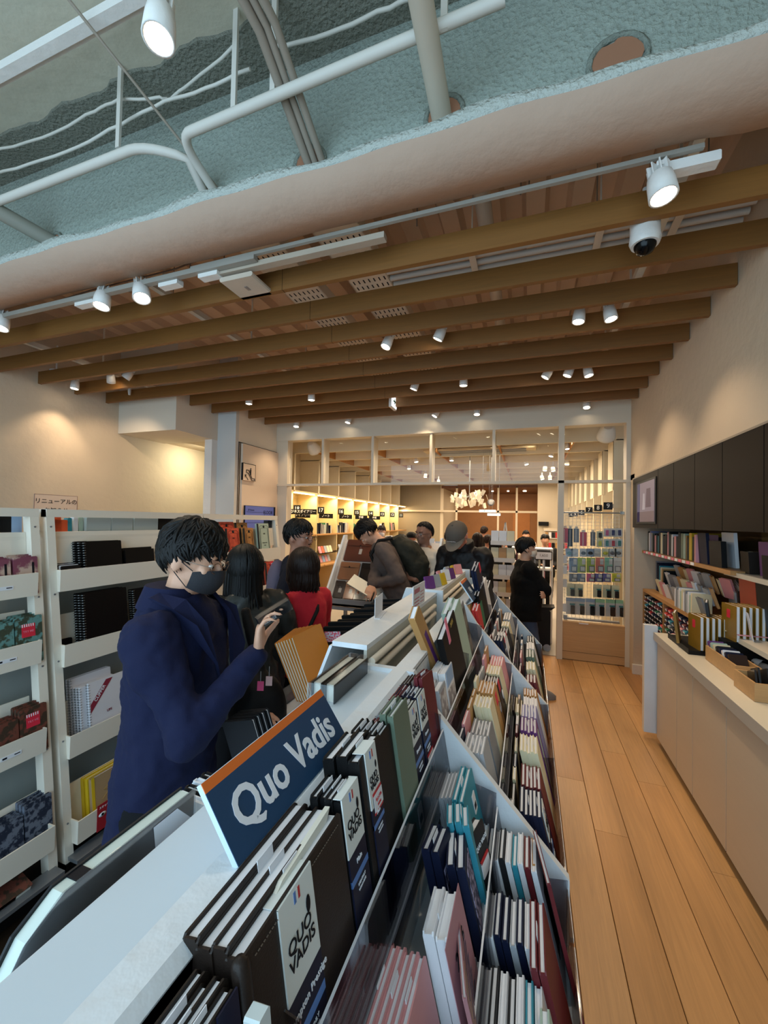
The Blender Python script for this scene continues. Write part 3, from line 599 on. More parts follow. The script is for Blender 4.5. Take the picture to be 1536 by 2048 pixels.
for i, (x, z, w_) in enumerate(((-.65, 1.815, .27), (-.545, 1.757, .21))):
    t = thing('hanging_sign', 'white glowing hanging sign, %s one, before the wooden end wall' % ('upper' if not i else 'lower'), 'sign', (x, 7, z))
    B().box(x-w_/2, x+w_/2, 6.99, 7.01, z-.02, z+.02).build('plate', mat('sign_lit', (225, 240, 238), emit=1.1, kind='plain'), t)
    text('文具 Stationery' if not i else 'ノート Note', .026, INK, frame((x, 6.988, z), (1, 0, 0), (0, 0, 1)), t); B().tube([(x-.08, 7, z+.02), (x-.08, 7, 2.9)], .002, 4).tube([(x+.08, 7, z+.02), (x+.08, 7, 2.9)], .002, 4).build('wire', STEEL, t)
rs = thing('round_emblem_sign', 'round grey emblem sign over the hanging signs', 'sign', onY(982, 1005, 7.2)); p = rs.location
B().tube([p, (p.x, p.y, 3.2)], .003, 5).build('wire', STEEL, rs); B().lathe([(.001, 0), (.06, 0), (.06, .01), (.001, .01)], Matrix.Translation(p) @ Matrix.Rotation(rad(90), 4, 'X'), 20).build('disc', GREYM, rs); B().lathe([(.001, .011), (.04, .011), (.03, .014), (.001, .014)], Matrix.Translation(p) @ Matrix.Rotation(rad(90), 4, 'X'), 16).build('emblem', WHITE, rs)
# ================================================================ WIRE GRID WITH HANGING PACKS (behind the pane)
yg = YP+.10
gr = thing('wire_grid', 'white wire grid panel behind the glass, hung with packs', 'wire grid', (.73, yg, 1.1))
b = B()
for i in range(15): b.tube([(.43+i*.042, yg, .47), (.43+i*.042, yg, 1.73)], .0022, 5)
for i in range(31): b.tube([(.42, yg+.004, .48+i*.0418), (1.03, yg+.004, .48+i*.0418)], .0022, 5)
b.build('wire_mesh', WHITE, gr)['kind'] = 'stuff'
B().tube([(.36, yg-.03, 1.765), (1.06, yg-.03, 1.765)], .009, 8).box(1.02, 1.07, yg-.05, yg+.01, 1.75, 1.785).build('top_bar', STEEL, gr)
B().box(.42, 1.03, yg-.02, yg+.02, .455, .475).box(.42, .46, yg-.05, yg+.05, .455, .51).build('foot_bar', GREYM, gr)
PKM = {c: mat('pack_'+c.replace(' ', '_'), v, .5, 'plain') for c, v in {'red': (196, 40, 66), 'black': (24, 26, 30), 'grey': (110, 110, 114), 'lime': (168, 190, 70), 'coral': (226, 128, 112), 'mint': (140, 196, 170), 'blue grey': (110, 130, 156), 'pink': (214, 90, 140), 'violet': (100, 90, 160), 'yellow': (214, 208, 60), 'ivory': (222, 214, 178), 'navy': (34, 44, 100), 'teal': (40, 130, 130), 'white': (214, 210, 206), 'pale blue': (150, 166, 190), 'pale green': (150, 190, 150)}.items()}
def pack(x, z, w_, h_, col, label, shape, tip='black'):
    """hanging blister pack: card, clear blister, window, hook"""
    t = thing('hanging_pack', label, 'pack', (x, yg-.035, z)); y = yg-.03
    if shape == 'tube':
        B().box(x-w_/2, x+w_/2, y-.012, y+.008, z-h_/2, z+h_/2*.9).build('sleeve', PKM[col], t); B().box(x-w_*.12, x-w_*.02, y-.013, y-.012, z-h_/2, z+h_*.4).build('stripe', PKM['white'], t)
        B().box(x-w_*.3, x+w_*.3, y-.001, y+.001, z+h_*.44, z+h_*.6).build('header_card', CREAM, t)
    else:
        B().bev(x-w_/2, x+w_/2, y, y+.002, z-h_/2, z+h_/2, .004).build('card', PKM[col], t)
        if shape == 'window':
            B().box(x-w_*.22, x+w_*.42, y-.004, y, z-h_*.42, z-h_*.05).build('frame', PKM['grey'], t); B().box(x-w_*.14, x+w_*.34, y-.006, y-.004, z-h_*.37, z-h_*.1).build('refill', PKM['white'], t); B().box(x+w_*.02, x+w_*.4, y-.003, y, z+h_*.05, z+h_*.42).build('print', PKM['white'], t)
        elif shape == 'cartridge':
            if col[:4] == 'pale': B().box(x-w_/2, x+w_/2, y-.001, y, z+h_*.28, z+h_/2).build('header_print', PKM[col], t); t.children[0].data.materials[0] = PKM['white']
            B().bev(x-w_*.02, x+w_*.42, y-.02, y, z-h_*.46, z+h_*.06, .006).build('cartridge', PKM['black'], t); B().box(x-w_*.1, x+w_*.42, y-.008, y, z+h_*.07, z+h_*.16).build('nozzle', PKM['teal'], t)
        elif shape == 'small':
            B().bev(x-w_*.2, x+w_*.25, y-.012, y, z-h_*.35, z+h_*.3, .004).build('item', PKM[tip], t); B().box(x+w_*.28, x+w_*.4, y-.004, y, z-h_*.3, z+h_*.2).build('print', PKM['white'], t)
        elif shape == 'blob':
            B().ell((x, y-.008, z-h_*.05), (w_*.34, .012, h_*.2)).build('item', PKM[tip], t)
        B().bev(x-w_/2, x+w_/2, y-.022, y-.021, z-h_*.48, z+h_*.3, .004).build('blister', clearm('blister', (.97, .97, .97), .03, .1), t)
    B().tube([(x, yg, z+h_/2+.008), (x, y-.05, z+h_/2+.006), (x, y-.055, z+h_/2+.014)], .0018, 5).build('hook', STEEL, t)
def gx(px, py): p = onY(px, py, yg); return p[0], p[2]
def gp(px, py, w_, h_, *a): x, z = gx(px, py); pack(x, z, w_/112., h_/112., *a)   # sizes in photo pixels at ~112-150 px/m converted
W_ = 1/148.
def gpk(px, py, w_, h_, col, what, shape, tip='black'):
    x, z = gx(px, py); pack(x, z, w_*W_, h_*W_, col, what, shape, tip)
for px, py, w_, h_, c, l in [(1129, 1070, 11, 28, 'red', 'crimson tube sleeve at the corner by the white post'), (1140, 1074, 8, 34, 'black', 'long black tube sleeve beside the crimson one'), (1152, 1070, 9, 26, 'grey', 'grey tube sleeve beside the black one'), (1166, 1077, 11, 26, 'red', 'crimson tube sleeve between two grey ones'), (1185, 1077, 8, 26, 'grey', 'lone grey tube sleeve beside the yellow pack')]:
    gpk(px, py, w_, h_, c, l, 'tube')
gpk(1199, 1070, 11, 14, 'ivory', 'clear pack above the yellow one', 'small'); gpk(1199, 1086, 11, 14, 'ivory', 'small pack with a yellow item', 'small', 'yellow')
for i, (c1, c2) in enumerate((('pink', 'teal'), ('navy', 'red'), ('navy', 'teal'))):
    gpk(1213+12.3*i, 1065, 10, 15, 'white', 'small white pack with a %s item, top row, %s' % (c1, ('beside the clear pack', 'in the middle', 'at the wall post')[i]), 'small', c1); gpk(1213+12.3*i, 1086, 10, 15, 'white', 'small white pack with a %s item, second row, %s' % (c2, ('beside the yellow one', 'in the middle', 'at the wall post')[i]), 'small', c2)
for i, (px, c, tp) in enumerate([(1138, 'pale blue', 'teal'), (1149, 'white', 'white'), (1166, 'white', 'black'), (1180, 'pale blue', 'black'), (1194, 'white', 'white'), (1210, 'ivory', 'yellow'), (1224, 'white', 'grey'), (1236, 'white', 'grey')]): gpk(px, 1105, 12, 15, c, '%s pack with a rounded %s item, third row, %s from the white post' % (c, tp, nth(i)), 'blob', tp)
for i, (px, c) in enumerate([(1146, 'blue grey'), (1163, 'lime'), (1181, 'lime'), (1199, 'coral'), (1217, 'mint'), (1233, 'white')]): gpk(px, 1130, 14, 27, c, '%s refill pack with a square window, %s along its row' % (c, nth(i)), 'window')
for i, (px, c) in enumerate([(1146, 'grey'), (1162, 'blue grey'), (1181, 'pink'), (1196, 'violet'), (1212, 'violet'), (1232, 'yellow')]): gpk(px, 1155, 14, 15, c, '%s short pack with a narrow window, %s along its row' % (c, nth(i)), 'window')
for i, px in enumerate([1141, 1157, 1194, 1213, 1229]): gpk(px, 1179+i, 14, 23, 'ivory', 'ivory cartridge pack, %s along its row' % nth(i), 'cartridge')
for i, (px, c) in enumerate([(1141, 'pale blue'), (1160, 'pale blue'), (1180, 'pale blue'), (1199, 'pale green'), (1220, 'pale green'), (1239, 'pale green')]): gpk(px, 1211+i, 16, 30, c, '%s large cartridge pack in the lowest row, %s from the white post' % (c, nth(i)), 'cartridge')
for i, py in enumerate((1118, 1139, 1165, 1214)):
    x, z = gx(1128, py); tag(B().box(x-.03, x+.03, yg-.04, yg-.038, z-.05, z+.05).build('price_card', PAPW), 'white price card at the white post, %s from the top' % nth(i), 'card')
# trolley bag
tb = thing('wheeled_bag', 'black wheeled shopping bag on the floor behind the glazing post', 'bag', (.13, 5.62, 0))
B().bev(.0, .28, 5.62, 5.85, .06, .52, .02).build('body', BLACK, tb); B().prism([(.0, .52), (.28, .52), (.33, .56), (.05, .545)], 1, 5.62, 5.85).build('flap', BLACK, tb)
for x in (.04, .24): B().lathe([(.045, -.015), (.045, .015)], Matrix.Translation((x, 5.63, .045)) @ Matrix.Rotation(rad(90), 4, 'X'), 14).build('wheel', GREYM, tb)
# ================================================================ WALL CUPBOARDS AND NICHE
DK = mat('dark_brown_cupboard', (34, 24, 19), .62, 'woody', amt=.15, spec=.12)
ed = [5.17, 4.237, 3.822, 3.385, 2.956, 2.5, 2.02, 1.5]
for i in range(len(ed)-1):
    t = thing('wall_cupboard', 'dark brown wall cupboard %s' % ('holding the picture screen, at the wall end' if i == 0 else 'door, %s beyond the picture screen' % nth(i-1)), 'cupboard', (XR, ed[i], 1.6))
    B().box(XR, 1.6, ed[i+1]+.002, ed[i]-.002, 1.605, 2.125).build('carcass', DK, t)
    B().box(XR-.02, XR, ed[i+1]+.004, ed[i]-.004, 1.60, 2.13).build('door', DK, t)
    if i == 0:
        B().box(XR-.028, XR-.020, 4.28, 4.98, 1.64, 2.07).build('screen_bezel', BLACK, t)
        B().box(XR-.0305, XR-.028, 4.31, 4.92, 1.66, 2.05).build('screen', mat('screen_picture', (112, 102, 116), emit=.45, kind='plain'), t)
        for k, (ya, yb, za, zb, n_, c_) in enumerate([(4.31, 4.92, 1.66, 1.76, 'picture_band', (96, 80, 88)), (4.42, 4.60, 1.80, 1.98, 'picture_shape', (74, 58, 76)), (4.62, 4.72, 1.78, 1.94, 'picture_shape', (150, 146, 158)), (4.82, 4.92, 1.66, 2.05, 'picture_band', (54, 56, 100))]):
            B().prism([(ya, za), (yb, za), (yb-.03*(k in (1, 2)), zb), (ya+.02*(k in (1, 2)), zb)], 0, XR-.0312, XR-.0306).build(n_, mat('picture_tone_%d' % k, c_, emit=.4, kind='plain'), t)
struct(B().box(XR-.022, XR+.0, 1.4, 5.185, 2.13, 2.142), 'trim_cupboard', mat('trim_warm', (150, 136, 120), .6, 'plain'))
us = thing('wall_shelf', 'oak shelf along the niche holding upright refill books', 'shelf', (1.2, 4.2, 1.33))
B().box(1.18, 1.62, 3.10, 5.18, 1.325, 1.352).build('board', OAKY, us)
for i in range(16): B().box(1.176, 1.18, 5.1-.09*i-.06, 5.1-.09*i, 1.328, 1.35).build('price_strip', PAPW if i % 2 else PINK, us)
random.seed(21); y = 5.10; pal = ['black', 'white', 'lavender', 'grey', 'black', 'black', 'pink', 'black', 'teal', 'black', 'cream', 'black', 'black', 'black', 'pink', 'black', 'charcoal', 'white', 'black', 'pink', 'black', 'black', 'sage green', 'mint', 'gold', 'black', 'yellow', 'black', 'black']
for i, c in enumerate(pal):
    if y < 3.75: break
    t_ = random.uniform(.025, .055); h_ = random.uniform(.17, .225)
    book('binder', '%s slim binder on the niche shelf, %s from the wall end' % (c, nth(i)), 'binder', (1.32, y, 1.352), (0, 0, 0), (.2, h_, t_), C(c)); y -= t_+.006
book('binder', 'pink binder next to the navy label binder', 'binder', (1.26, 3.70, 1.352), (0, 0, 0), (.14, .21, .03), C('pink'))
t = book('binder', 'navy binder with a pale label band facing out on the niche shelf', 'binder', (1.22, 3.60, 1.352), (-.06, 0, rad(90)), (.15, .225, .02), C('navy'), parts=True)
B().box(-.075, .075, -.0115, -.0102, .10, .15).build('label_band', mat('band_blue', (148, 166, 186), .6, 'plain'), t, False)
text('システム手帳', .014, SIGNW, frame((0, -.0108, .19), (1, 0, 0), (0, 0, 1)), t, world=False); text('リフィル', .014, SIGNW, frame((-.02, -.0108, .04), (1, 0, 0), (0, 0, 1)), t, world=False)
book('binder', 'tall white binder behind the black one on the niche shelf', 'binder', (1.30, 3.40, 1.352), (-.06, 0, rad(90)), (.18, .235, .02), C('white'))
book('binder', 'squat black binder facing out on the niche shelf', 'binder', (1.22, 3.38, 1.352), (-.04, 0, rad(90)), (.19, .175, .03), C('black'))
# ledge unit with the pen rack
pu = thing('pen_rack_cabinet', 'oak cabinet with a steep rack of small colourful items in the niche', 'cabinet', (1.3, 4.6, 0))
B().box(1.19, 1.615, 3.61, 5.18, .905, .935).build('top', OAKY, pu); B().box(1.21, 1.615, 3.61, 5.18, .0, .36).build('drawer_front', OAKX, pu); B().box(1.19, 1.21, 3.61, 5.18, .34, .36).build('lip', OAKY, pu)
B().box(1.40, 1.42, 3.61, 5.18, .36, .905).build('back', BLACK, pu)
for y in (5.17, 4.47, 3.77): B().box(1.19, 1.42, y-.01, y+.01, .36, .905).build('divider', OAKY, pu)
random.seed(31); n = 0
CLP = ['black', 'navy', 'dark red', 'charcoal', 'pink', 'brown', 'black', 'grey', 'green', 'red', 'teal']
pm = {}
for bay, (ya, yb) in enumerate(((4.50, 5.15), (3.80, 4.45))):
    for r in range(11):
        for c in range(7):
            z = .865-r*.047; y = yb-.05-c*.092+(.02 if r % 2 else 0)
            cc = random.choice(CLP if r > 1 or bay == 0 else ['red', 'dark red', 'navy'])
            if cc not in pm: pm[cc] = B().box(-.03, .09, -.032, .032, -.012, .012).box(-.033, -.03, -.018, .018, -.008, .008, 1).mesh('bottle', [C(cc), PAPW])
            tag(link('ink_box', pm[cc], loc=(1.225, y, z), rot=(0, -.35, 0)), '%s small box, %s pen rack bay, %s row, %s along' % (cc, ('wall', 'counter')[bay], nth(r), nth(c)), 'box', 'small boxes in the pen rack')
# things on the ledge
random.seed(33)
for i, c in enumerate(['grey', 'navy', 'navy', 'teal', 'cream', 'tan', 'black']):
    book('folder', '%s tall folder on the ledge, %s from the wall end' % (c, nth(i)), 'folder', (1.40, 5.10-i*.045, .935), (0, 0, 0), (.22, .31-.012*i, .03), C(c))
t = book('folder', 'black folder with small white lettering on the ledge', 'folder', (1.42, 4.70, .935), (0, 0, rad(90)), (.28, .30, .02), C('black'), parts=True); text('Rayeh', .035, SIGNW, frame((-.02, -.0108, .265), (1, 0, 0), (0, 0, 1)), t, world=False)
for r in range(3):
    for i in range(10):
        y = 4.78-i*.115-r*.03; z = .94+.08*r; 
        tag(link('refill_pack', book_meshes(.11, .15-.01*(i % 3), .016, C(['cream', 'pink', 'white', 'grey', 'silver', 'tan'][(i+r*2) % 6]), FILM)[2], loc=(1.27+.07*r, y, z), rot=(-.30, 0, rad(90)+random.uniform(-.25, .25))), '%s ledge refill pack, %s tier, %s from the wall' % (['cream', 'pink', 'white', 'grey', 'silver', 'tan'][(i+r*2) % 6], ('front', 'middle', 'rear')[r], nth(i)), 'refill pack')
for i in range(12):
    c = ['white', 'grey', 'silver', 'white', 'mint', 'cream'][i % 6]
    book('refill_stack', '%s refill pack standing edge-out on the ledge, %s towards the gold ones' % (c, nth(i)), 'refill pack', (1.26, 4.16-.034*i, .935), (0, 0, 0), (.13, .15+.02*(i % 2), .024), C(c), PAPW)
for i in range(5): book('clear_folder', 'leaning film-wrapped folder in the niche corner, %s one' % nth(i), 'folder', (1.45, 3.74-.05*i, .935), (-.1, -.2, rad(80)), (.22, .25+.02*i, .012), C(['silver', 'brown', 'grey', 'brown', 'silver'][i]))
# ---------------------------------------------------------------- counter
CF = mat('counter_door', (208, 190, 166), .5, 'woody', amt=.03); CT = mat('counter_top', (224, 214, 194), .35, amt=.02); CE = mat('counter_edge', (186, 178, 166), .5, 'plain')
ct = thing('counter_cabinet', 'long cream counter cabinet with plain doors beside the aisle', 'counter', (1.2, 2.3, 0))
B().box(.90, 1.55, .6, 3.60, .79, .82).build('worktop', CT, ct); B().box(.898, .90, .6, 3.60, .765, .82).build('edge_band', CE, ct)
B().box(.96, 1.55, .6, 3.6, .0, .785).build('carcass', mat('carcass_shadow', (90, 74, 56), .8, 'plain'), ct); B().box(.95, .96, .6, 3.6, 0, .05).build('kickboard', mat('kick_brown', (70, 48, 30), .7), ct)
dl = [3.58, 3.15, 2.88, 2.45, 2.03, 1.62, 1.2, .7]
for a, c in zip(dl[:-1], dl[1:]): B().box(.918, .94, c+.004, a-.004, .055, .765).build('door', CF, ct)
ep = tag(B().box(.845, .93, 3.615, 3.665, .06, .865).build('end_panel', mat('end_panel_white', (214, 216, 220), .5)), 'tall white end board closing the counter at the aisle', 'panel'); B().box(.842, .845, 3.615, 3.665, .06, .865).build('edge_strip', CREAM, ep)
wl2 = struct(B().box(1.55, 1.62, .6, 3.6, .82, 1.6), 'wall_right_splash', mat('olive_wood', (132, 104, 58), .6, 'woody', amt=.1))
# floating shelves on the counter
for i, (z, x, ya, yb) in enumerate(((1.325, 1.21, 1.2, 3.27), (.955, 1.17, 1.2, 3.42))):
    t = thing('display_shelf', 'white display shelf over the counter, %s one' % ('upper' if not i else 'lower'), 'shelf', (x, 2.5, z)); B().box(x, 1.55, ya, yb, z-.012, z+.016).build('board', CT, t); B().box(1.45, 1.55, yb-.02, yb, z-.15 if i else z-.05, z-.012).build('bracket', WHITE, t)
    if i: B().box(1.45, 1.55, 1.3, 3.4, .82, .945).build('support', WHITE, t)
def lb(c, loc, dims, lab, rz=90, tilt=-.05, name='album', cat='album'): return book(name, lab, cat, loc, (tilt, 0, rad(rz)), dims, C(c), parts=True)
lb('dark brown', (1.28, 3.10, 1.342), (.10, .135, .05), 'small dark box at the end of the upper display shelf')
t = lb('purple', (1.30, 2.92, 1.342), (.16, .20, .03), 'magenta and orange album on the upper display shelf'); B().box(-.08, -.03, -.0165, -.0152, 0, .2).build('stripe', C('orange'), t, False); B().box(-.08, .08, -.017, -.0155, .02, .07).build('label', PAPW, t, False)
lb('black', (1.25, 2.80, 1.342), (.09, .13, .04), 'black small box before the magenta album')
lb('cream', (1.32, 2.72, 1.342), (.10, .17, .04), 'cream box beside the magenta album at the picture edge')
RL = mat('red_leather', (178, 66, 34), .4, 'leather'); BL = mat('black_leather', (44, 44, 40), .35, 'leather')
t = thing('leather_folio', 'red and black leather folio standing on the lower display shelf', 'folio', (1.32, 2.95, .972), (-.06, 0, rad(90)))
B().bev(-.22, -.13, -.02, .02, 0, .34, .004).build('spine', RL, t, False); B().bev(-.13, .10, -.018, .018, 0, .34, .004).build('front_cover', BL, t, False); B().bev(.10, .30, -.022, .02, 0, .34, .004).build('flap', RL, t, False); B().box(-.22, .22, -.0235, -.022, .17, .174).build('elastic_band', RED, t, False)
t = thing('info_card', 'small standing info card with a photo on the lower display shelf', 'card', (1.22, 2.93, .972), (-.15, .05, rad(78))); B().box(-.03, .03, -.001, .001, 0, .16).build('sheet', PAPW, t, False); B().box(-.025, .02, -.0018, -.001, .085, .135).build('photo', two('brown_photo', (150, 90, 70), (210, 180, 160), 2), t, False)
for k in range(6): B().box(-.022, .02-.004*(k % 3), -.0016, -.001, .02+.01*k, .023+.01*k).build('text_line', GREYM, t, False)
lb('orange', (1.40, 2.68, .972), (.25, .05, .2), 'flat orange leather case on the lower display shelf at the picture edge')
for i in range(3): book('leaflet', 'pale leaflet lying on the lower display shelf, %s one' % nth(i), 'leaflet', (1.26+.02*i, 3.2-.1*i, .985+.004*i), (rad(-90), 0, rad(80+6*i)), (.1, .14, .003), C(['white', 'cream', 'pink'][i]))
# gold albums in black trays
for r, (x0, y0, n) in enumerate(((1.0, 3.13, 6), (1.14, 3.02, 6))):
    tr_ = thing('album_tray', 'flat black tray %s' % ('at the counter end' if r == 0 else 'behind the first one on the counter'), 'tray', (x0, y0, .82)); B().box(x0-.04, x0+.22, y0-.06, y0+.34, .82, .845).build('base', BLACK, tr_); B().box(x0-.045, x0-.04, y0-.06, y0+.34, .82, .855).build('lip', BLACK, tr_)
    for i in range(n):
        t = book('gold_album', 'gold notebook edge-on in the %s tray, %s one' % (('aisle side', 'wall side')[r], nth(i)), 'notebook', (x0+.02+.030*i, y0+.02, .846+.10*r), (0, 0, rad(-84)), (.15, .21, .022), C('gold', 'plain', .35), PAPW, parts=True)
        if i == 0: B().box(-.02, .015, -.0118, -.0105, .13, .18).build('red_tag', RED, t, False)
        if r == 1: pass
    tr_.location.z += 0
    if r == 1: B().box(x0-.03, x0+.2, y0-.05, y0+.3, .845, .945).build('riser', BLACK, tr_)
    book('gold_album', 'gold notebook leaning face-out against the %s tray row' % ('aisle side' if r == 0 else 'wall side'), 'notebook', (x0-.03, y0+.16, .846+.1*r), (-.12, 0, rad(70)), (.15, .20, .016), C('gold' if r == 0 else 'charcoal', 'plain', .35), PAPW, parts=True)
# wooden sorting boxes
def wbox(x0, x1, y0, y1, h_, lab):
    t = thing('wooden_box', lab, 'box', (x0, y0, .82)); e = .01
    for a in ((x0, x1, y0, y0+e), (x0, x1, y1-e, y1), (x0, x0+e, y0+e, y1-e), (x1-e, x1, y0+e, y1-e)): B().box(*a, .822, .82+h_).build('side', OAKX, t)
    B().box(x0+e, x1-e, y0+e, y1-e, .82, .83).build('bottom', OAKX, t); return t
wbox(1.02, 1.13, 2.62, 3.0, .085, 'narrow open oak box with cards, nearer the gold notebooks'); wbox(.99, 1.42, 2.36, 2.56, .085, 'wide open oak box full of clear card packs')
for i, c in enumerate(['purple', 'mint', 'cream', 'charcoal', 'navy', 'white', 'navy', 'brown']):
    book('memo_card', '%s memo card pack leaning in the narrow oak box, %s one' % (c, nth(i)), 'card pack', (1.075, 2.96-i*.038, .832), (-.5, 0, 0), (.08, .11, .02), C(c), PAPW)
for i in range(18):
    book('clear_card_pack', 'clear pack of dark cards in the wide oak box, %s along' % nth(i), 'card pack', (1.03+.021*i, 2.46+.02*sin(i*2.2), .832), (0, .35+.03*sin(i), rad(90-8)), (.11, .10+.008*(i % 3), .008), C('charcoal' if i % 3 else 'dark brown', 'plain', .15), FILM, parts=False)
random.seed(41)
for i in range(20):
    c = ['white', 'black', 'silver', 'pink'][i % 4]
    tag(link('rolled_tape', B().lathe([(.013, -.03), (.02, -.03), (.02, .03), (.013, .03)], None, 12).mesh('roll', C(c, 'plain', .25)) if c not in _bk else _bk[c], loc=(1.26+.03*(i % 2), 3.14-.045*i, .845), rot=(rad(90), 0, random.random())), 'shiny %s small roll under the lower display shelf, %s along' % (c, nth(i)), 'roll')
# ================================================================ RACK ALONG THE WALL AISLE
def rx(z): return -2.105+(1.614-z)*.141
RW = mat('rack_white', (232, 222, 206), .5, amt=.015); RG = mat('rack_back_grey', (150, 156, 152), .7, amt=.03)
def rack(y0, y1, lips, label):
    t = thing('display_rack', label, 'rack', (rx(0), y0, 0))
    for y in (y0, y1-.035):
        B().prism([(rx(0)+.005, 0), (rx(0)-.045, 0), (rx(1.64)-.045, 1.64), (rx(1.64)+.005, 1.64)], 1, y, y+.035).build('upright', RW, t)
        for z in (.25, .6, .95, 1.25, 1.56): B().tube([(rx(z)+.004, y+.017, z), (rx(z)+.008, y+.017, z)], .004, 8).build('bolt', GREYM, t)
    B().box(rx(1.62)-.03, rx(1.62)+.008, y0, y1, 1.605, 1.642).build('top_rail', RW, t)
    B().prism([(rx(.1)-.14, .1), (rx(.1)-.15, .1), (rx(1.5)-.15, 1.38), (rx(1.5)-.14, 1.38)], 1, y0+.001, y1+.08 if y1 < 1.3 else y1-.001).build('rear_panel', RG, t)
    B().prism([(rx(1.4)-.03, 1.385), (rx(1.4)-.045, 1.385), (rx(1.53)-.045, 1.535), (rx(1.53)-.03, 1.535)], 1, y0+.036, y1-.036).box(rx(1.5)-.16, rx(1.5)-.03, y0+.036, y1-.036, 1.50, 1.515).build('top_panel', RW, t)
    B().box(rx(0)-.40, rx(0)+.0, y0, y1, .02, .09).build('base_deck', BLACK, t); B().box(rx(0)-.02, rx(0)+.05, y0+.01, y1-.01, .10, .115).build('base_rail', GREYM, t)
    for zt in lips:
        zb = zt-.10; f = rx(zt)+.035+(.02 if zt < .4 else 0)
        B().box(f-.006, f, y0+.03, y1-.03, zb, zt).build('tray_front', RW, t)
        B().box(f-.085, f-.006, y0+.03, y1-.03, zb, zb+.006).build('tray_floor', RW, t)
        for y in (y0+.03, y1-.036): B().box(f-.085, f-.006, y, y+.006, zb+.006, zt).build('tray_end', RW, t)
        B().prism([(f-.086, zb), (f-.091, zb), (f-.119, zb+.22), (f-.114, zb+.22)], 1, y0+.036, y1-.036).build('back_plate', RW, t)
    return t
LP1 = [1.36, 1.07, .70, .306]; LP2 = [1.36, 1.02, .618, .26]; LP3 = [1.37, 1.08, .72, .30]
rack(.18, 1.222, LP1, 'white tilted rack with floral notebooks, cut by the picture edge')
rack(1.252, 2.215, LP2, 'white tilted rack holding black and white spiral pads')
rack(2.22, 3.09, LP3, 'white tilted rack with orange and green notebooks at its far end')
def rb(name, label, cat, lip, y0, y1, top, cover, k=0, pages=PAPER, t=.014, spiral=False, parts=True):
    """book facing the aisle in a rack tray; k = how many books back"""
    zb = lip-.094; h_ = top-zb; x = rx(lip)+.022-k*(t+.004)
    o = book(name, label, cat, (x, (y0+y1)/2, zb), (-.13, 0, rad(90)), (y1-y0, h_/cos(.13), t), cover, pages, parts=True)
    if spiral:
        W_ = y1-y0; b = B(); n = int(h_/.012)
        for i in range(n):
            z = .008+i*(h_-.014)/max(1, n-1); b.tube([(-W_/2+.006, -t/2-.001, z), (-W_/2-.004, -t/2-.001, z), (-W_/2-.005, t/2, z), (-W_/2+.004, t/2+.001, z)], .0014, 4)
        b.build('spiral_binding', STEEL, o, False)
    return o
def dec(o, x0, x1, z0, z1, m, n='label', t=.014, lift=0): return B().box(x0, x1, -t/2-.0012-lift, -t/2-.0001, z0, z1).build(n, m, o, False)
def ftext(o, s, size, x, z, m, t=.014, rot=0, lift=0, sx=1): return text(s, size, m, Matrix.Translation((x, -t/2-.0014-lift, z)) @ Matrix.Rotation(rad(90), 4, 'X') @ Matrix.Rotation(rot, 4, 'Z'), o, world=False, sx=sx)
FL1 = two('mauve_floral', (196, 168, 152), (126, 66, 84), .5); FL2 = two('teal_floral', (96, 140, 136), (58, 66, 50), 1.4); FL3 = two('brown_tapestry', (110, 58, 44), (60, 44, 30), 1.5); FL4 = two('navy_marbled', (38, 44, 60), (104, 110, 124), 1.6)
for li, (m, n, tops) in enumerate(((FL1, 'mauve and beige floral', (1.425, 1.43)), (FL2, 'teal floral gold-edged', (1.165, 1.175)), (FL3, 'brown tapestry', (.775, .80)), (FL4, 'navy marbled', (.40, .425)))):
    for j, (ya, yb) in enumerate(((.93, 1.10), (1.11, 1.20) if li < 1 else (1.105, 1.205))):
        for k in range(2, -1, -1):
            o = rb('patterned_notebook', '%s notebook, %s tray, %s stack, %s' % (n, ('top', 'second', 'third', 'lowest')[li], ('inner', 'upright-side')[j], ('in front', 'second', 'rear')[k]), 'notebook', LP1[li], ya-.002*k, yb-.002*k, tops[j]+.004*k, m, k)
            if k == 0:
                W_ = yb-ya
                if li == 0: dec(o, W_/2-.022, W_/2-.014, 0, .14, INK, 'elastic')
                if (li, j) in ((0, 0), (1, 1), (2, 1)):
                    dec(o, -.028, .022, .115, .17, RED, 'try_me_tag'); ftext(o, 'TRY ME', .012, -.003, .138, PINK); B_ = B()
                    for q in range(6): B_.box(-.027+.008*q, -.0235+.008*q, -.0086, -.0083, .158, .17)
                    B_.build('tag_stripes', PAPW, o, False)
                if (li, j) == (0, 0): dec(o, -.06, .005, .09, .122, PAPW, 'label'); ftext(o, '数量限定', .013, -.028, .106, INK)
for i, lip in enumerate(LP1):
    t = tag(B().box(rx(lip)+.0352, rx(lip)+.0365, 1.03, 1.10, lip-.06, lip-.045).build('price_label', PAPW), 'thin price label on the %s tray front of the cut rack' % ('top', 'second', 'third', 'lowest')[i], 'label')
    B().box(rx(lip)+.0366, rx(lip)+.037, 1.035, 1.05, lip-.056, lip-.049).box(rx(lip)+.0366, rx(lip)+.037, 1.075, 1.095, lip-.054, lip-.050).build('print', INK, t)
random.seed(51)
for i, (c, y, w_, h_) in enumerate([('cream', 1.075, .06, .055), ('black', 1.13, .05, .06), ('sky blue', 1.175, .04, .08), ('orange', 1.335, .05, .06), ('orange', 1.36, .06, .045), ('teal', 1.40, .02, .055), ('white', 1.43, .02, .06), ('mint', 1.455, .02, .06)]): book('boxed_notebook', '%s item standing on top of the rack, %s from the picture edge' % (c, nth(i)), 'notebook', (rx(1.5)-.09, y, 1.516), (-.05, 0, rad(90)), (w_, h_+.03, .03), C(c))
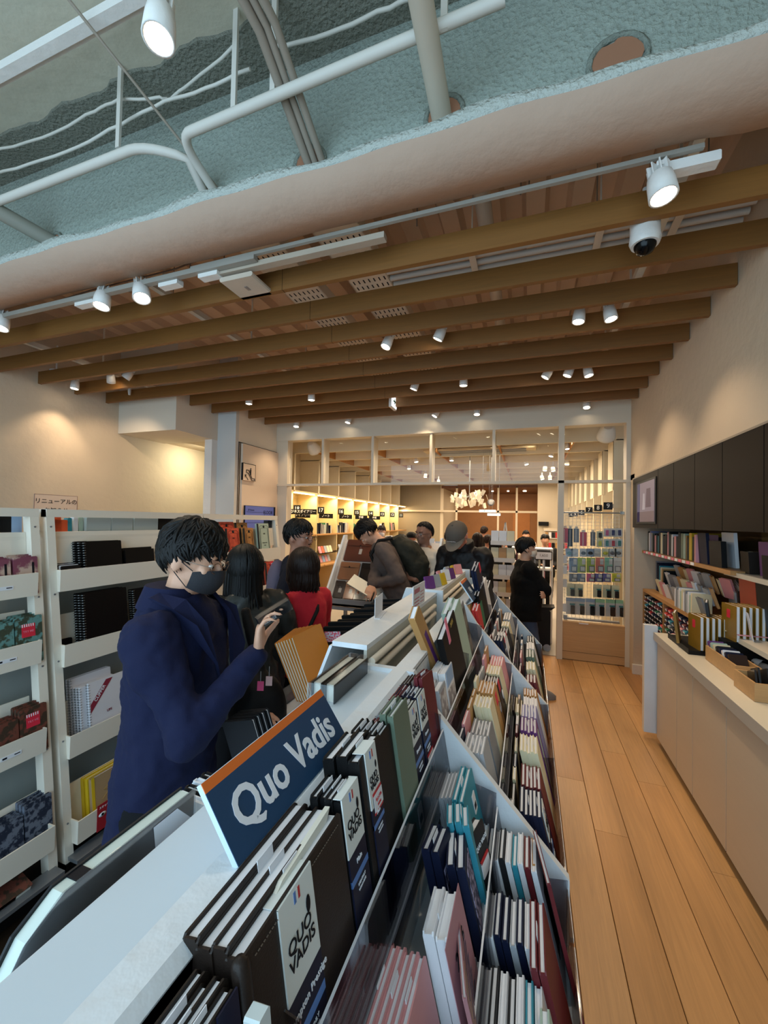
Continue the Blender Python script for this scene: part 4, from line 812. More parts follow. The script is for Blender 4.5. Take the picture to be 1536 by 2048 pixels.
for i, (y0, y1) in enumerate(((1.47, 1.60), (1.605, 1.73), (1.74, 1.9))): book('grey_box', 'pale grey flat box along the top of the pad rack, %s' % nth(i), 'box', (rx(1.5)-.085, (y0+y1)/2, 1.516), (0, 0, rad(90)), (y1-y0, .09, .05), mat('box_grey', (170, 180, 178), .6, 'plain'))
t = book('black_folder', 'black folder with a pink tab rising over the masked man from the rack top', 'folder', (rx(1.5)-.08, 2.02, 1.516), (-.05, 0, rad(90)), (.24, .12, .02), C('black')); 
KR = mat('kraft_cover', (168, 138, 100), .7, amt=.06)
BKP = mat('black_cover', (14, 14, 15), .4, 'leather')
for k in range(3, -1, -1): rb('spiral_pad', 'black spiral pad in the top tray of the pad rack, %s from the front' % nth(k), 'sketch pad', 1.36, 1.405-.012*k, 1.47-.012*k if k > 1 else 1.60, 1.485, BKP, k, spiral=True)
for k in range(2): rb('spiral_pad', 'low landscape black spiral pad in the top tray, %s' % ('in front' if not k else 'behind'), 'sketch pad', 1.36, 1.62, 1.80, 1.43+.01*k, BKP, k, spiral=False)
for i in range(5): rb('thin_pad', 'thin white-edged pad at the end of the top tray, %s' % nth(i), 'pad', 1.36, 1.30, 1.385, 1.375+.002*i, C('white' if i % 2 else 'black'), i, t=.010)
for j in range(2):
    for k in range(2-j, -1, -1): rb('spiral_pad', 'tall black spiral sketch pad in the second tray, %s stack, %s' % (('bigger', 'half hidden')[j], ('front', 'behind', 'rear')[k]), 'sketch pad', 1.02, (1.385, 1.65)[j]-.006*k, (1.61, 1.87)[j]-.006*k, (1.235, 1.215)[j], BKP, k, spiral=True)
rb('thin_pad', 'low black pad lying in the second tray end', 'pad', 1.02, 1.30, 1.36, 1.03, BKP, 3)
WC = mat('white_pad_cover', (214, 210, 214), .6, 'plain'); MR = mat('maroon_print', (132, 34, 54), .6, 'plain'); CO = mat('brown_print', (108, 66, 40), .6, 'plain')
for k in range(4, -1, -1): rb('white_pad', 'white spiral pad behind the red-banded one in the third tray, %s' % nth(k), 'drawing pad', .618, 1.355-.004*k, 1.54, .80 if k < 3 else .835, WC, k+1, spiral=True, t=.011)
for i, (y0, y1, z, m, l) in enumerate(((1.385, 1.575, .81, MR, 'white spiral pad with a dark red corner band, front of the third tray'), (1.58, 1.80, .80, CO, 'white spiral pad with a brown corner band beside the man'))):
    o = rb('white_pad', l, 'drawing pad', .618, y0, y1, z, WC, 0, spiral=True, t=.012); Wd = y1-y0; H_ = z-.524
    b = B(); b.add([(-Wd/2+.004, -.0075, H_-.10), (-Wd/2+.004, -.0075, H_-.14), (-Wd/2+.12, -.0075, H_-.005), (-Wd/2+.085, -.0075, H_-.005)], [(0, 1, 2, 3)]); b.build('corner_band', m, o, False)
    ftext(o, 'CLIPPER', .022, -Wd/2+.052, H_-.06, SIGNW, .012, rad(49), .0008); ftext(o, 'LIFE', .016, .0, .13, m, .012)
for k, (c, y0) in enumerate((('kraft', 1.37), ('yellow', 1.36), ('yellow', 1.35))[::-1]):
    kk = 2-k; o = rb('sketch_book', '%s square sketch book in the lowest tray of the pad rack, %s' % (('kraft and yellow', 'yellow-spined', 'yellow-spined')[kk], ('in front', 'behind it', 'at the back')[kk]), 'sketch book', .26, 1.37-.004*kk, 1.585, .38, KR if kk == 0 else C('yellow'), kk, PAPW, t=.018)
    if kk == 0:
        dec(o, -.108, -.094, 0, .22, C('yellow'), 'spine_tape', .018); b = B().tube([(-.05, -.0095, .14), (.0, -.0095, .165), (.05, -.0095, .14), (0, -.0095, .115), (-.05, -.0095, .14)], .0012, 4).tube([(-.06, -.0095, .10), (-.02, -.0095, .13), (.06, -.0095, .15), (.02, -.0095, .12)], .001, 4); b.build('emblem', mat('gold_print', (176, 140, 60), .5, 'plain'), o, False); ftext(o, 'SKETCH BOOK', .010, 0, .08, mat('gold_print', (0, 0, 0)), .018)
for k in range(2): o = rb('sketch_book', 'navy and kraft sketch book by the man, %s' % ('in front' if not k else 'behind'), 'sketch book', .26, 1.66-.01*k, 1.86, .385+.02*k, KR if not k else C('navy'), k, PAPW, t=.018)
dec(o, 0, .001, 0, .01, INK)
cdx = rx(.26)+.056
t = thing('promo_card', 'dark red promo card with two drawn eyes on the lowest tray', 'card', (cdx, 1.42, .2)); B().box(cdx, cdx+.0015, 1.365, 1.465, .155, .275).build('sheet', mat('card_red', (170, 34, 46), .5, 'plain'), t)
for y in (1.39, 1.437):
    B().lathe([(.001, 0), (.018, 0), (.018, .0006), (.001, .0006)], Matrix.Translation((cdx+.0015, y, .225)) @ Matrix.Rotation(rad(90), 4, 'Y') @ Matrix.Diagonal((.55, 1, 1, 1)), 14).build('eye_print', PAPW, t); B().lathe([(.001, 0), (.006, 0), (.006, .0006), (.001, .0006)], Matrix.Translation((cdx+.0023, y, .225)) @ Matrix.Rotation(rad(90), 4, 'Y'), 12).build('pupil_print', INK, t)
text('スケッチブック', .012, PAPW, frame((cdx+.002, 1.415, .258), (0, 1, 0), (0, 0, 1)), t)
# fancy notebooks of the far rack
FO = two('orange_cover', (216, 84, 52), (196, 70, 44), 1); FB = two('ochre_cover', (184, 128, 66), (166, 112, 56), 1); FG = mat('mint_cover', (172, 188, 172), .6, amt=.03); SPN = mat('spine_dark', (34, 44, 50), .6, 'plain')
def fancy(lip, y0, y1, top, m, k, lab, tagm=False):
    o = rb('classic_notebook', lab, 'notebook', lip, y0, y1, top, m, k, t=.016); W_ = y1-y0; h_ = top-lip+.094; t = .016
    dec(o, -W_/2, -W_/2+.022, 0, h_, SPN, 'spine_tape', t); x0, x1 = -W_/2+.032, W_/2-.01; b = B()
    for p in ([(x0, .02), (x0, h_-.03), (x0+.02, h_-.014), ((x0+x1)/2, h_-.02), (x1-.02, h_-.014), (x1, h_-.03), (x1, .02), (x0, .02)], [(x0+.005, .05), (x0+.012, h_-.04), ((x0+x1)/2, h_-.034), (x1-.012, h_-.04), (x1-.005, .05)]): b.tube([(u, -t/2-.001, v) for u, v in p], .0011, 4)
    b.lathe([(.001, -.0004), (.012, -.0004), (.001, .0004)], Matrix.Translation(((x0+x1)/2, -t/2-.001, h_-.025)) @ Matrix.Rotation(rad(90), 4, 'X'), 8); b.build('ornament', SPN, o, False)
    xm = (x0+x1)/2
    ftext(o, 'LIFE', .016, xm, h_*.72, SPN, t); ftext(o, 'NOBLE NOTE', .0105, xm, h_*.47, SPN, t); ftext(o, 'PLAIN', .009, xm, h_*.40, SPN, t)
    if tagm: dec(o, x1-.045, x1-.003, h_-.034, h_+.006, RED, 'tag', t, .002); ftext(o, 'TRY ME', .009, x1-.024, h_-.015, PAPW, t, 0, .003)
    return o
fancy(1.37, 2.39, 2.57, 1.585, FO, 3, 'orange notebook in the rear row on the far rack'); fancy(1.37, 2.58, 2.73, 1.58, FB, 3, 'ochre notebook in the rear row on the far rack')
for k in range(3): fancy(1.37, 2.40-.012*k, 2.55-.012*k, 1.54, FO, k, 'orange notebook in the top tray of the far rack, %s' % ('in front', 'second', 'third')[k])
for k in range(2): fancy(1.37, 2.595-.012*k, 2.72-.012*k, 1.54, FB, k, 'ochre notebook in the top tray of the far rack, %s' % ('in front', 'behind')[k])
fancy(1.37, 2.77, 2.93, 1.575, FG, 0, 'mint notebook at the end of the top tray'); book('dark_binder', 'dark binder behind the mint notebook', 'binder', (rx(1.5)-.06, 3.03, 1.40), (0, 0, rad(90)), (.08, .20, .04), C('charcoal'))
book('small_box', 'small item with a red tag beside the masked man', 'box', (rx(1.37)+.01, 2.30, 1.28), (-.13, 0, rad(90)), (.05, .15, .02), C('red'))
for k in range(2): fancy(1.08, 2.46-.012*k, 2.60-.012*k, 1.245, FB, k, 'ochre notebook in the second tray of the far rack, %s' % ('in front', 'behind')[k], not k)
for k in range(2): fancy(1.08, 2.63-.012*k, 2.77-.012*k, 1.25, FG, k, 'mint notebook with a red tag in the second tray%s' % ('', ', behind it')[k], not k)
for k in range(3): fancy(1.08, 2.83-.012*k, 2.96-.012*k, 1.255, FO, k, 'orange notebook with a red tag in the second tray, %s' % ('in front', 'second', 'third')[k], not k)
for k in range(3): book('small_red_box', 'small red boxed notebook in the third tray of the far rack, %s' % nth(k), 'notebook', (rx(.72)+.02-.02*k, 2.62+.0*k, .66+.05*k), (-.13, 0, rad(90)), (.15, .16, .016), FO)
for k in range(3):
    t = thing('cardboard_box', 'small kraft cardboard box on the rack base, %s one' % nth(k), 'box', (-1.72, 2.35+.2*k, .0)); z1 = .42+.1*(k % 2)
    B().bev(-1.86, -1.68, 2.22+.17*k, 2.37+.17*k, 0, z1, .002).build('carton', mat('kraft_box', (190, 148, 98), .8, amt=.05), t); B().box(-1.679, -1.6785, 2.27+.17*k, 2.33+.17*k, z1-.09, z1-.06).build('print', INK, t); B().box(-1.861, -1.679, 2.29+.17*k, 2.30+.17*k, z1, z1+.001).build('tape_seam', CO, t)
for i in range(3): book('wooden_case', 'brown notebook bundle on the base of the cut rack, %s' % nth(i), 'notebook', (-1.86, 1.0-.05*i, .12+.0*i), (rad(-70), 0, rad(90)), (.22, .16, .03), FL3)
# ================================================================ CENTRAL DISPLAY GONDOLAS
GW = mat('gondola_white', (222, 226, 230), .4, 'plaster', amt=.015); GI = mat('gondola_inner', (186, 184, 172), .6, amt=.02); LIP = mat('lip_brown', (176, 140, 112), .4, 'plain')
PROF = [(-.615, 1.262), (-.415, 1.262), (-.415, 1.20), (-.297, 1.20), (-.24, 1.11), (.10, .752), (.10, .60), (.05, .58), (.05, 0), (-.90, 0), (-.90, .58), (-.94, .60), (-.707, 1.006)]
PR1 = [(-.36, 1.20), (-.297, 1.20), (-.24, 1.11), (.105, .752), (.105, .60), (.06, .58), (.06, 0), (-.86, 0), (-.86, .58), (-.90, .62), (-.50, 1.12), (-.50, 1.20)]
TIER = [(-.305, -.212, .965, 1.06), (-.205, -.068, .80, .89), (-.060, .098, .60, .725)]   # back x, lip x, base z, lip top z
def gondola(y0, y1, label, first=False):
    t = thing('display_gondola', label, 'display', (-.4, (y0+y1)/2, 0))
    pr = PR1 if first else PROF
    if first: B().prism(PR1, 1, y0-.022, y0).build('end_panel', GW, t)
    B().prism(pr, 1, y1-.022, y1).build('end_panel', GW, t)
    y1 -= .022
    B().box(-.84, .03, y0, y1, .0, .56).build('base_cabinet', GW, t)
    for i, (xb, xl, zb, zt) in enumerate(TIER):
        B().box(xb, xl+.02, y0, y1, zb-.012, zb).build('pocket_floor', GW, t)
        B().box(xb-.008, xb, y0, y1, zb-.012, (1.20, .965, .80)[i]-.012).build('pocket_back', GW, t)
        if i < 2: B().prism([(xl+.024, zb-.03), (xl+.027, zb-.03), (xl+.003, zt), (xl, zt)], 1, y0+.004, y1-.004).build('acrylic_lip', ACRYL, t); B().box(xl-.0002, xl+.0032, y0+.004, y1-.004, zt, zt+.0012).build('lip_highlight', PAPW, t)  # thin white strip paints the highlight along the acrylic's upper edge
        else: B().box(xl, xl+.003, y0+.004, y1-.004, zb-.06, zt+.01).build('acrylic_lip', clearm('lip_tinted', (.66, .50, .40), .25, .06), t); B().box(xl-.004, xl+.006, y0, y1, zb-.04, zb-.015).build('lip_edge', CREAM, t)
        for q in (0.0, .5, 1.0):
            yy = y0+.02+(y1-y0-.05)*q
            if 0 < q < 1 or (q == 1.0): B().prism([(xl, zb), (xl, zt+.05), (xl-.09, zb+.16), (xb+.01, zb+.16), (xb+.01, zb)], 1, yy, yy+.0025).build('acrylic_divider', ACRYL, t)
    if first:
        B().box(-.357, -.318, y0, y1, 1.10, 1.20).build('ridge_strip', GW, t); B().prism([(-.318, 1.2), (-.305, 1.19), (-.305, 1.10), (-.318, 1.10)], 1, y0, y1).build('ridge_bevel', GW, t)
        B().box(-.452, -.357, y0, y1, 1.10, 1.188).build('tray_surface', mat('tray_pale', (206, 216, 224), .5, amt=.01), t); B().box(-.60, -.452, y0, y1, .95, .97).build('rear_pocket_floor', GW, t); B().prism([(-.60, .97), (-.86, .58), (-.85, .56), (-.60, .94)], 1, y0, y1).build('rear_slope', GW, t); B().box(-.461, -.453, y0, y1, .97, 1.18).build('rear_pocket_back', GW, t)
    else:
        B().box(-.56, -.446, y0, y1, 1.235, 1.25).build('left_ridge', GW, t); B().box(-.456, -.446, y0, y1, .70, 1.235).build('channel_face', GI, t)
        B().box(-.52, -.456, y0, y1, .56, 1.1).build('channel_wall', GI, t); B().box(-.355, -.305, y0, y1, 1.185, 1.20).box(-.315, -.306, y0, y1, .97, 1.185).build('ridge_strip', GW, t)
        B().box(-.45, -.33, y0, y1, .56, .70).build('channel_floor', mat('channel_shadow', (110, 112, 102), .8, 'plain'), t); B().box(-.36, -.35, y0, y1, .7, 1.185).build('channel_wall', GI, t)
        for z, x in ((1.205, -.43), (1.168, -.43)): B().tube([(x, y0, z), (x, y1-.12, z)], .011, 12).build('fluorescent_tube', CREAM, t)
        B().prism([(-.56, 1.235), (-.57, 1.235), (-.72, .85), (-.71, .85)], 1, y0, y1).build('rear_slope', GW, t); B().box(-.86, -.70, y0, y1, .90, .912).build('rear_shelf', GW, t); B().box(-.863, -.86, y0+.004, y1-.004, .89, .98).build('acrylic_lip', ACRYL, t)
    return t
gondola(-.35, 1.13, 'white sloping display of planners carrying the big blue sign', True)
gondola(1.13, 2.13, 'white sloping display behind the first, with an open middle channel')
gondola(2.13, 3.15, 'white sloping display at the end, before the man in the cap')
def planner(tier, y0, y1, top, col, label, n=1, t=.014, dx=0, parts=True, m=None, tilt=.25, name='planner', cat='planner', yaw=0, back=True, roll=0):
    xb, xl, zb, zt = TIER[tier]; out = None
    if tier == 0 and tilt == .25: tilt = .17
    h_ = (top-zb)/cos(tilt)
    for k in range(n):
        x = xl+.006-t/2-dx-k*(t+.002)*(.8 if n > 3 else 1)
        o = book(name, label+('' if k == 0 else ', %s copy behind it' % nth(k)), cat, (x, (y0+y1)/2+(.003*sin(k*3+y0*50) if k else 0), zb), (-tilt, rad(roll), rad(90+yaw)), (y1-y0, h_*(1+.01*sin(k*2.1)), t), m or C(col), PAPW, parts=(k == 0 and parts))
        if k == 0: out = o
        elif tier == 0 or k % 2:   # pale paper band over the head of the wrapped copies
            dec(o, -.012, .018, h_-.035, h_+.004, PAPW, 'paper_band', t)
    return out
OBI = mat('obi_white', (226, 230, 226), .6, 'plain'); OBN = mat('obi_navy', (34, 36, 66), .5, 'plain'); OBB = mat('obi_blue', (88, 128, 190), .5, 'plain'); DRED = mat('sample_red', (190, 40, 46), .5, 'plain')
def obi(o, x0, x1, h_, t, words, sample=False, wt=.32):
    Wb = x1-x0; xc = (x0+x1)/2; s = Wb*.30
    dec(o, x0, x1, h_*(1-wt), h_+.001, OBI, 'paper_band', t, .001); B().box(x0, x1, -t/2-.002, t/2, h_+.0003, h_+.0013).build('paper_band', OBI, o, False)
    dec(o, x0, x1, .0, h_*(1-wt), OBN, 'paper_band_navy', t, .0012)
    ftext(o, 'QUO', s, xc-.002, h_-h_*wt*.52, INK, t, 0, .0016); ftext(o, 'VADIS', s*.95, xc, h_-h_*wt*.52-s*.85, INK, t, 0, .0016)
    B().lathe([(s*.30, -.0004), (s*.38, 0), (s*.30, .0004)], Matrix.Translation((xc+Wb*.28, -t/2-.0028, h_-h_*wt*.36)) @ Matrix.Rotation(rad(90), 4, 'X') @ Matrix.Diagonal((.6, 1.2, 1, 1)), 14).build('leaf_mark', INK, o, False)
    for q, m in enumerate((OBB, OBI, DRED)): dec(o, xc-.006+.004*q, xc-.002+.004*q, h_-.016, h_-.004, m, 'flag_mark', t, .0016)
    z = h_*(1-wt)
    ftext(o, words, s*.55, xc, z-s*.9, SIGNW, t, 0, .002); dec(o, x0, x1, z-s*2.2, z-s*1.7, OBB, 'blue_stripe', t, .0016)
    ftext(o, 'MONTHLY', s*.3, xc, z-s*2.6, SIGNW, t, 0, .002); ftext(o, 'WITH NOTE', s*.26, xc, z-s*3.0, SIGNW, t, 0, .002)
    if sample:
        zz = z-s*3.4 if Wb > .05 else z+.02
        dec(o, x0+.2*Wb, x1, zz-s*2.4, zz, DRED, 'sample_tag', t, .002); dec(o, x0+.2*Wb, x1, zz-s*2.1, zz-s*.3, PAPW, 'sample_tag_white', t, .0026)
        ftext(o, 'サンプル', s*.45, xc+.1*Wb, zz-s*.95, DRED, t, 0, .0034); ftext(o, 'SAMPLE', s*.3, xc+.1*Wb, zz-s*1.6, DRED, t, 0, .0034)
def price(o, x, z, t): dec(o, x-.014, x+.014, z, z+.04, PAPW, 'price_sticker', t, .001); dec(o, x-.011, x+.008, z+.008, z+.02, INK, 'barcode', t, .0015)
# --- tier 0 of the first display
o = planner(0, .10, .215, 1.19, 'black', 'black planner with a pale corner card at the picture foot', 3); dec(o, .01, .05, .1, .225, OBI, 'paper_band', .014, .001)
o = planner(0, .225, .315, 1.195, 'dark brown', 'dark wrapped planner beside the large band planner', 4, .012); dec(o, .02, .045, .0, .232, OBN, 'paper_band', .012, .001)
LB = mat('dark_taupe_leather', (56, 44, 38), .42, 'leather', amt=.08)
o = planner(0, .325, .535, 1.205, 'dark brown', 'large dark brown leather planner with a wide paper band', 4, .020, m=LB); H_ = .24
obi(o, -.050, .018, H_, .020, 'Compton Prestige', True, .40); B().cap((-.103, -.006, .004), (-.103, -.006, H_-.004), .009, .009, 10).build('rounded_spine', LB, o, False)
b = B()
for q in range(40): b.box(-.088+q*.0046, -.0855+q*.0046, -.0114, -.0104, H_-.008, H_-.0072)
b.build('stitching', mat('stitch_thread', (120, 104, 90), .7, 'plain'), o, False)
B().prism([(-.06, H_-.01), (.075, H_-.01), (.10, H_+.012), (-.02, H_+.006)], 1, .002, .010).build('loose_pages', PAPER, o, False)
pn = thing('pen_box', 'slim white pen box lettered navy standing at the spine of the large planner', 'box', (-.20, .31, 1.0), (-.12, 0, rad(90)))
B().bev(-.008, .008, -.012, .004, -.02, .19, .002).build('carton', mat('box_pale', (206, 216, 216), .5, 'plain'), pn, False); B().box(-.0085, .0085, -.0125, .0, .12, .17).build('navy_panel', OBN, pn, False); text('QUO VADIS', .009, SIGNW, Matrix.Translation((0, -.0130, .145)) @ Matrix.Rotation(rad(90), 4, 'X') @ Matrix.Rotation(rad(-90), 4, 'Z'), pn, world=False); text('Compton Prestige', .008, INK, Matrix.Translation((0, -.0125, .055)) @ Matrix.Rotation(rad(90), 4, 'X') @ Matrix.Rotation(rad(-90), 4, 'Z'), pn, world=False)
o = planner(0, .54, .60, 1.215, 'black', 'black planner with a plain-labelled band, before the open sample', 4, .013); obi(o, -.030, .028, .255, .013, 'Plain')
o = planner(0, .605, .70, 1.235, 'black', 'thick black sample planner with a red-edged sample tag', 3, .020, dx=-.004); obi(o, -.028, .018, .275, .020, 'Plain', True)
o = planner(0, .705, .765, 1.225, 'black', 'glossy black planner between the sample and the green one', 5, .012)
o = planner(0, .77, .865, 1.235, 'sage green', 'sage green planner standing out of the row', 2, .013, dx=-.006); price(o, .03, .02, .013)
o = planner(0, .87, .945, 1.20, 'charcoal', 'charcoal planner with a landscape-printed band beside the green one', 5, .011); obi(o, -.034, .032, .235, .011, 'Bivouac'); price(o, .02, .01, .011)
o = planner(0, .95, 1.02, 1.20, 'navy', 'navy planner with an ornate band next to the dark red one', 5, .011); obi(o, -.032, .030, .235, .011, 'Ornate', True); price(o, .02, .01, .011)
o = planner(0, 1.025, 1.10, 1.215, 'dark red', 'dark red planner cover splayed open at the end panel', 2, .010, yaw=-8)
for i, (y0, y1, c) in enumerate([(.60, .66, 'dark red'), (.66, .74, 'navy'), (.76, .83, 'dark red'), (.84, .92, 'grey'), (.93, 1.01, 'dark red'), (1.02, 1.09, 'brown')]):
    for k in range(3):
        ob = planner(0, y0, y1, 1.195+.004*k, c, '%s wrapped planner behind the upper pocket, %s from the big sign, %s deep' % (c, nth(i), nth(k)), 1, .009, dx=.060-.0105*k, parts=False); dec(ob, -.01, .02, .19, .235, PAPW, 'paper_band', .009)
# --- tier 1
PK1 = mat('pink_cover', (214, 150, 150), .5, amt=.04)
o = planner(1, .50, .62, .965, 'pink', 'pink wrapped planner face-out in the middle pocket', 7, .011, m=PK1, dx=.035)
for k in range(6): planner(1, .38, .48, .95+.006*k, ('white', 'pink', 'lavender')[k % 3], '%s wrapped planner edge, middle pocket at the picture foot, %s' % (('white', 'pink', 'lavender')[k % 3], nth(k)), 1, .010, dx=.0125*k, parts=False)
o = planner(1, .63, .72, .985, 'white', 'white page block planner with a pale pink printed cover', 2, .018); dec(o, -.06, .06, .0, .19, mat('pink_art', (186, 132, 140), .5, 'plain'), 'cover_art', .018); ftext(o, '2026', .03, 0, .14, INK, .018, 0, .0012)
o = planner(1, .60, .755, .955, 'pink', 'large dusky pink curved cover with leaf line drawing', 1, .006, dx=-.008, m=mat('dusky_pink', (168, 116, 120), .5, amt=.03), yaw=14)
b = B()
for q in range(6): b.tube([(-.06, -.0045, .01+.025*q), (-.01+.01*q, -.0045, .05+.018*q), (.065, -.0045, .03+.024*q)], .0008, 4)
b.build('line_drawing', mat('art_grey', (96, 84, 104), .5, 'plain'), o, False); dec(o, -.069, -.03, .0, .16, mat('art_tan', (150, 110, 96), .5, 'plain'), 'printed_panel', .006)
for i, (y0, y1, c, tp) in enumerate([(.765, .84, 'navy', 1.0), (.775, .865, 'navy', .985)]): o = planner(1, y0, y1, tp, c, 'navy starry planner in film, %s of the pair' % ('upper', 'lower')[i], 2, .016, dx=.035*(1-i), yaw=(-4, 8)[i]); dec(o, -.03, .03, .03, .17, two('star_print', (52, 50, 76), (170, 160, 190), 3), 'cover_art', .016)
o = planner(1, .865, .93, 1.0, 'teal', 'teal planner with white dots, spine forward', 3, .014, yaw=10); o = planner(1, .94, 1.08, .99, 'teal', 'wide teal planner in film beside the end panel', 2, .012, dx=.02); price(o, .02, .12, .012)
o = planner(1, .86, .95, .955, 'charcoal', 'open charcoal printed planner with splayed white pages', 1, .02, dx=-.002, yaw=-12); ftext(o, 'QUO VADIS', .012, .01, .13, SIGNW, .02, 0, .0012); dec(o, -.01, .035, .07, .10, PAPW, 'tag', .02, .001); dec(o, -.01, .035, .097, .102, DRED, 'tag_red', .02, .0015)
for k in range(5): planner(1, .965, 1.075, .98-.003*k, 'silver', 'film-wrapped pale planner before the teal ones, %s' % nth(k), 1, .009, dx=.045+.010*k, parts=False)
# --- tier 2
TC = ['white', 'navy', 'white', 'charcoal', 'white', 'teal', 'white', 'dark red']
for r, (ya, yb, tp, pal) in enumerate([(.97, 1.07, .86, ['white', 'dark red', 'white', 'teal', 'white', 'charcoal', 'white', 'navy', 'silver']), (.80, .90, .85, ['navy', 'white', 'navy', 'silver', 'navy', 'navy', 'white', 'silver', 'silver']), (.66, .76, .84, ['white', 'teal', 'white', 'charcoal', 'white', 'charcoal', 'white', 'silver', 'silver'])]):
    for k, c in enumerate(pal):
        ob = planner(2, ya, yb, tp+.004*(k % 3), c, '%s pocket diary on edge, lower pocket, %s cluster, %s from the aisle' % (c, ('end panel', 'middle', 'picture foot')[r], nth(k)), 1, .0115, dx=.012+.0135*k, parts=False)
        if c != 'white': dec(ob, -.012, .02, .0, .24 if r == 1 else .05, PAPW if r != 1 else C('navy'), 'paper_band', .0115)
o = planner(2, .93, 1.08, .885, 'dark red', 'dark red flexible cover curving forward at the aisle corner', 1, .008, dx=-.006, yaw=10); o = planner(2, .76, .90, .86, 'dark red', 'dark red planner leaning at the aisle lip', 2, .012, dx=.0)
dec(planner(2, .99, 1.075, .86, 'tan', 'small boxed planner with a printed dog picture at the aisle corner', 1, .01, dx=.012), -.03, .03, .06, .2, two('photo_print', (180, 150, 130), (90, 60, 60), 2), 'cover_art', .01)
o = planner(2, .60, .72, .85, 'mint', 'mint planner with a band at the picture foot', 1, .014); dec(o, -.02, .02, 0, .24, OBI, 'paper_band', .014, .001)
random.seed(61)
# --- second display
T2 = {0: [(1.16, 1.25, 1.135, 'silver', 'clear strip of refill cards by the first end panel'), (1.26, 1.38, 1.15, 'white', 'clear refill pack with a pale blue head beside the diary'), (1.47, 1.53, 1.41, 'tan', 'tall wooden ruler card with a purple stripe'), (1.41, 1.62, 1.275, 'black', 'tall thick black 2026 diary with a pink tag'), (1.64, 1.79, 1.30, 'mint', 'mint page-edged planner splayed behind the black diary'), (1.74, 1.86, 1.28, 'grey', 'grey landscape-covered planner on the second display')],
      1: [(1.16, 1.27, .985, 'silver', 'clear boxed calendar refill in the middle pocket'), (1.29, 1.40, .97, 'grey', 'grey glitter refill pack in the middle pocket'), (1.42, 1.52, 1.0, 'cream', 'cream string-bound refill in the middle pocket'), (1.54, 1.66, 1.0, 'tan', 'tan kraft planner with a red sticker and white seal'), (1.68, 1.78, .98, 'brown', 'brown banded planner beside the kraft one'), (1.80, 1.92, .98, 'cream', 'cream planner beside the brown one'), (1.94, 2.09, .97, 'pink', 'pale pink planner at the panel')],
      2: [(1.18, 1.30, .84, 'navy', 'navy band planner at the bottom pocket'), (1.32, 1.44, .83, 'dark red', 'dark red planner in the bottom pocket'), (1.46, 1.58, .86, 'cream', 'cream edged album in the bottom pocket'), (1.60, 1.72, .86, 'purple', 'purple and mint striped album at the aisle'), (1.74, 1.86, .85, 'lavender', 'lavender album in the bottom pocket'), (1.88, 2.0, .83, 'white', 'white page pack in the bottom pocket'), (2.01, 2.10, .83, 'ochre', 'ochre slim pad in the bottom pocket')]}
for ti, L in T2.items():
    for (y0, y1, tp, c, l) in L:
        n = 5 if ti else (1 if 'ruler' in l or '2026' in l else 2)
        o = planner(ti, y0, y1, tp, c, l, n, .012 if n > 2 else .022, roll=-16 if ti == 0 and y0 > 1.4 and 'ruler' not in l else -34 if 'ruler' in l else 0, dx=.045 if 'ruler' in l else 0)
        if 'kraft' in l: dec(o, -.03, .01, .15, .19, RED, 'red_sticker', .012); B().lathe([(.001, 0), (.018, 0), (.018, .001), (.001, .001)], Matrix.Translation((.03, -.0072, .12)) @ Matrix.Rotation(rad(90), 4, 'X'), 16).build('seal', PAPW, o, False)
        if '2026' in l: dec(o, -.045, -.02, .26, .35, PINK, 'pink_tag', .022, .001); ftext(o, '2026', .022, .03, .30, mat('gold_print', (0, 0, 0)), .022, 0, .0012)
        if 'ruler' in l: dec(o, -.01, .01, .20, .36, C('purple'), 'stripe', .022)
        if 'clear refill' in l: dec(o, -.05, .05, .14, .185, C('sky blue'), 'blue_head', .022); dec(o, -.05, .05, .0, .13, two('speckle_print', (206, 200, 196), (150, 140, 140), 3), 'printed_body', .022)
        if 'clear strip' in l: dec(o, -.04, .04, .0, .16, two('speckle_print', (0, 0, 0), (0, 0, 0)), 'printed_body', .022)
        if 'landscape-covered' in l: dec(o, -.055, .055, .02, .30, two('landscape_print', (120, 112, 104), (70, 66, 62), 1), 'cover_art', .022)
        if 'green and red' in l: dec(o, -.06, .0, .05, .22, RED, 'red_tag', .022)
        if 'navy band' in l: obi(o, -.03, .03, .24, .012, 'Plain')
        if 'striped' in l: dec(o, -.02, .01, 0, .25, C('mint'), 'stripe', .012)
for i in range(8): planner(2, 1.84+.012*i*0, 2.0, .80+.005*i, ('cream', 'brown')[i % 2], '%s striped card edge, bottom pocket of the second display, %s' % (('cream', 'brown')[i % 2], nth(i)), 1, .006, dx=.05+.009*i, parts=False)
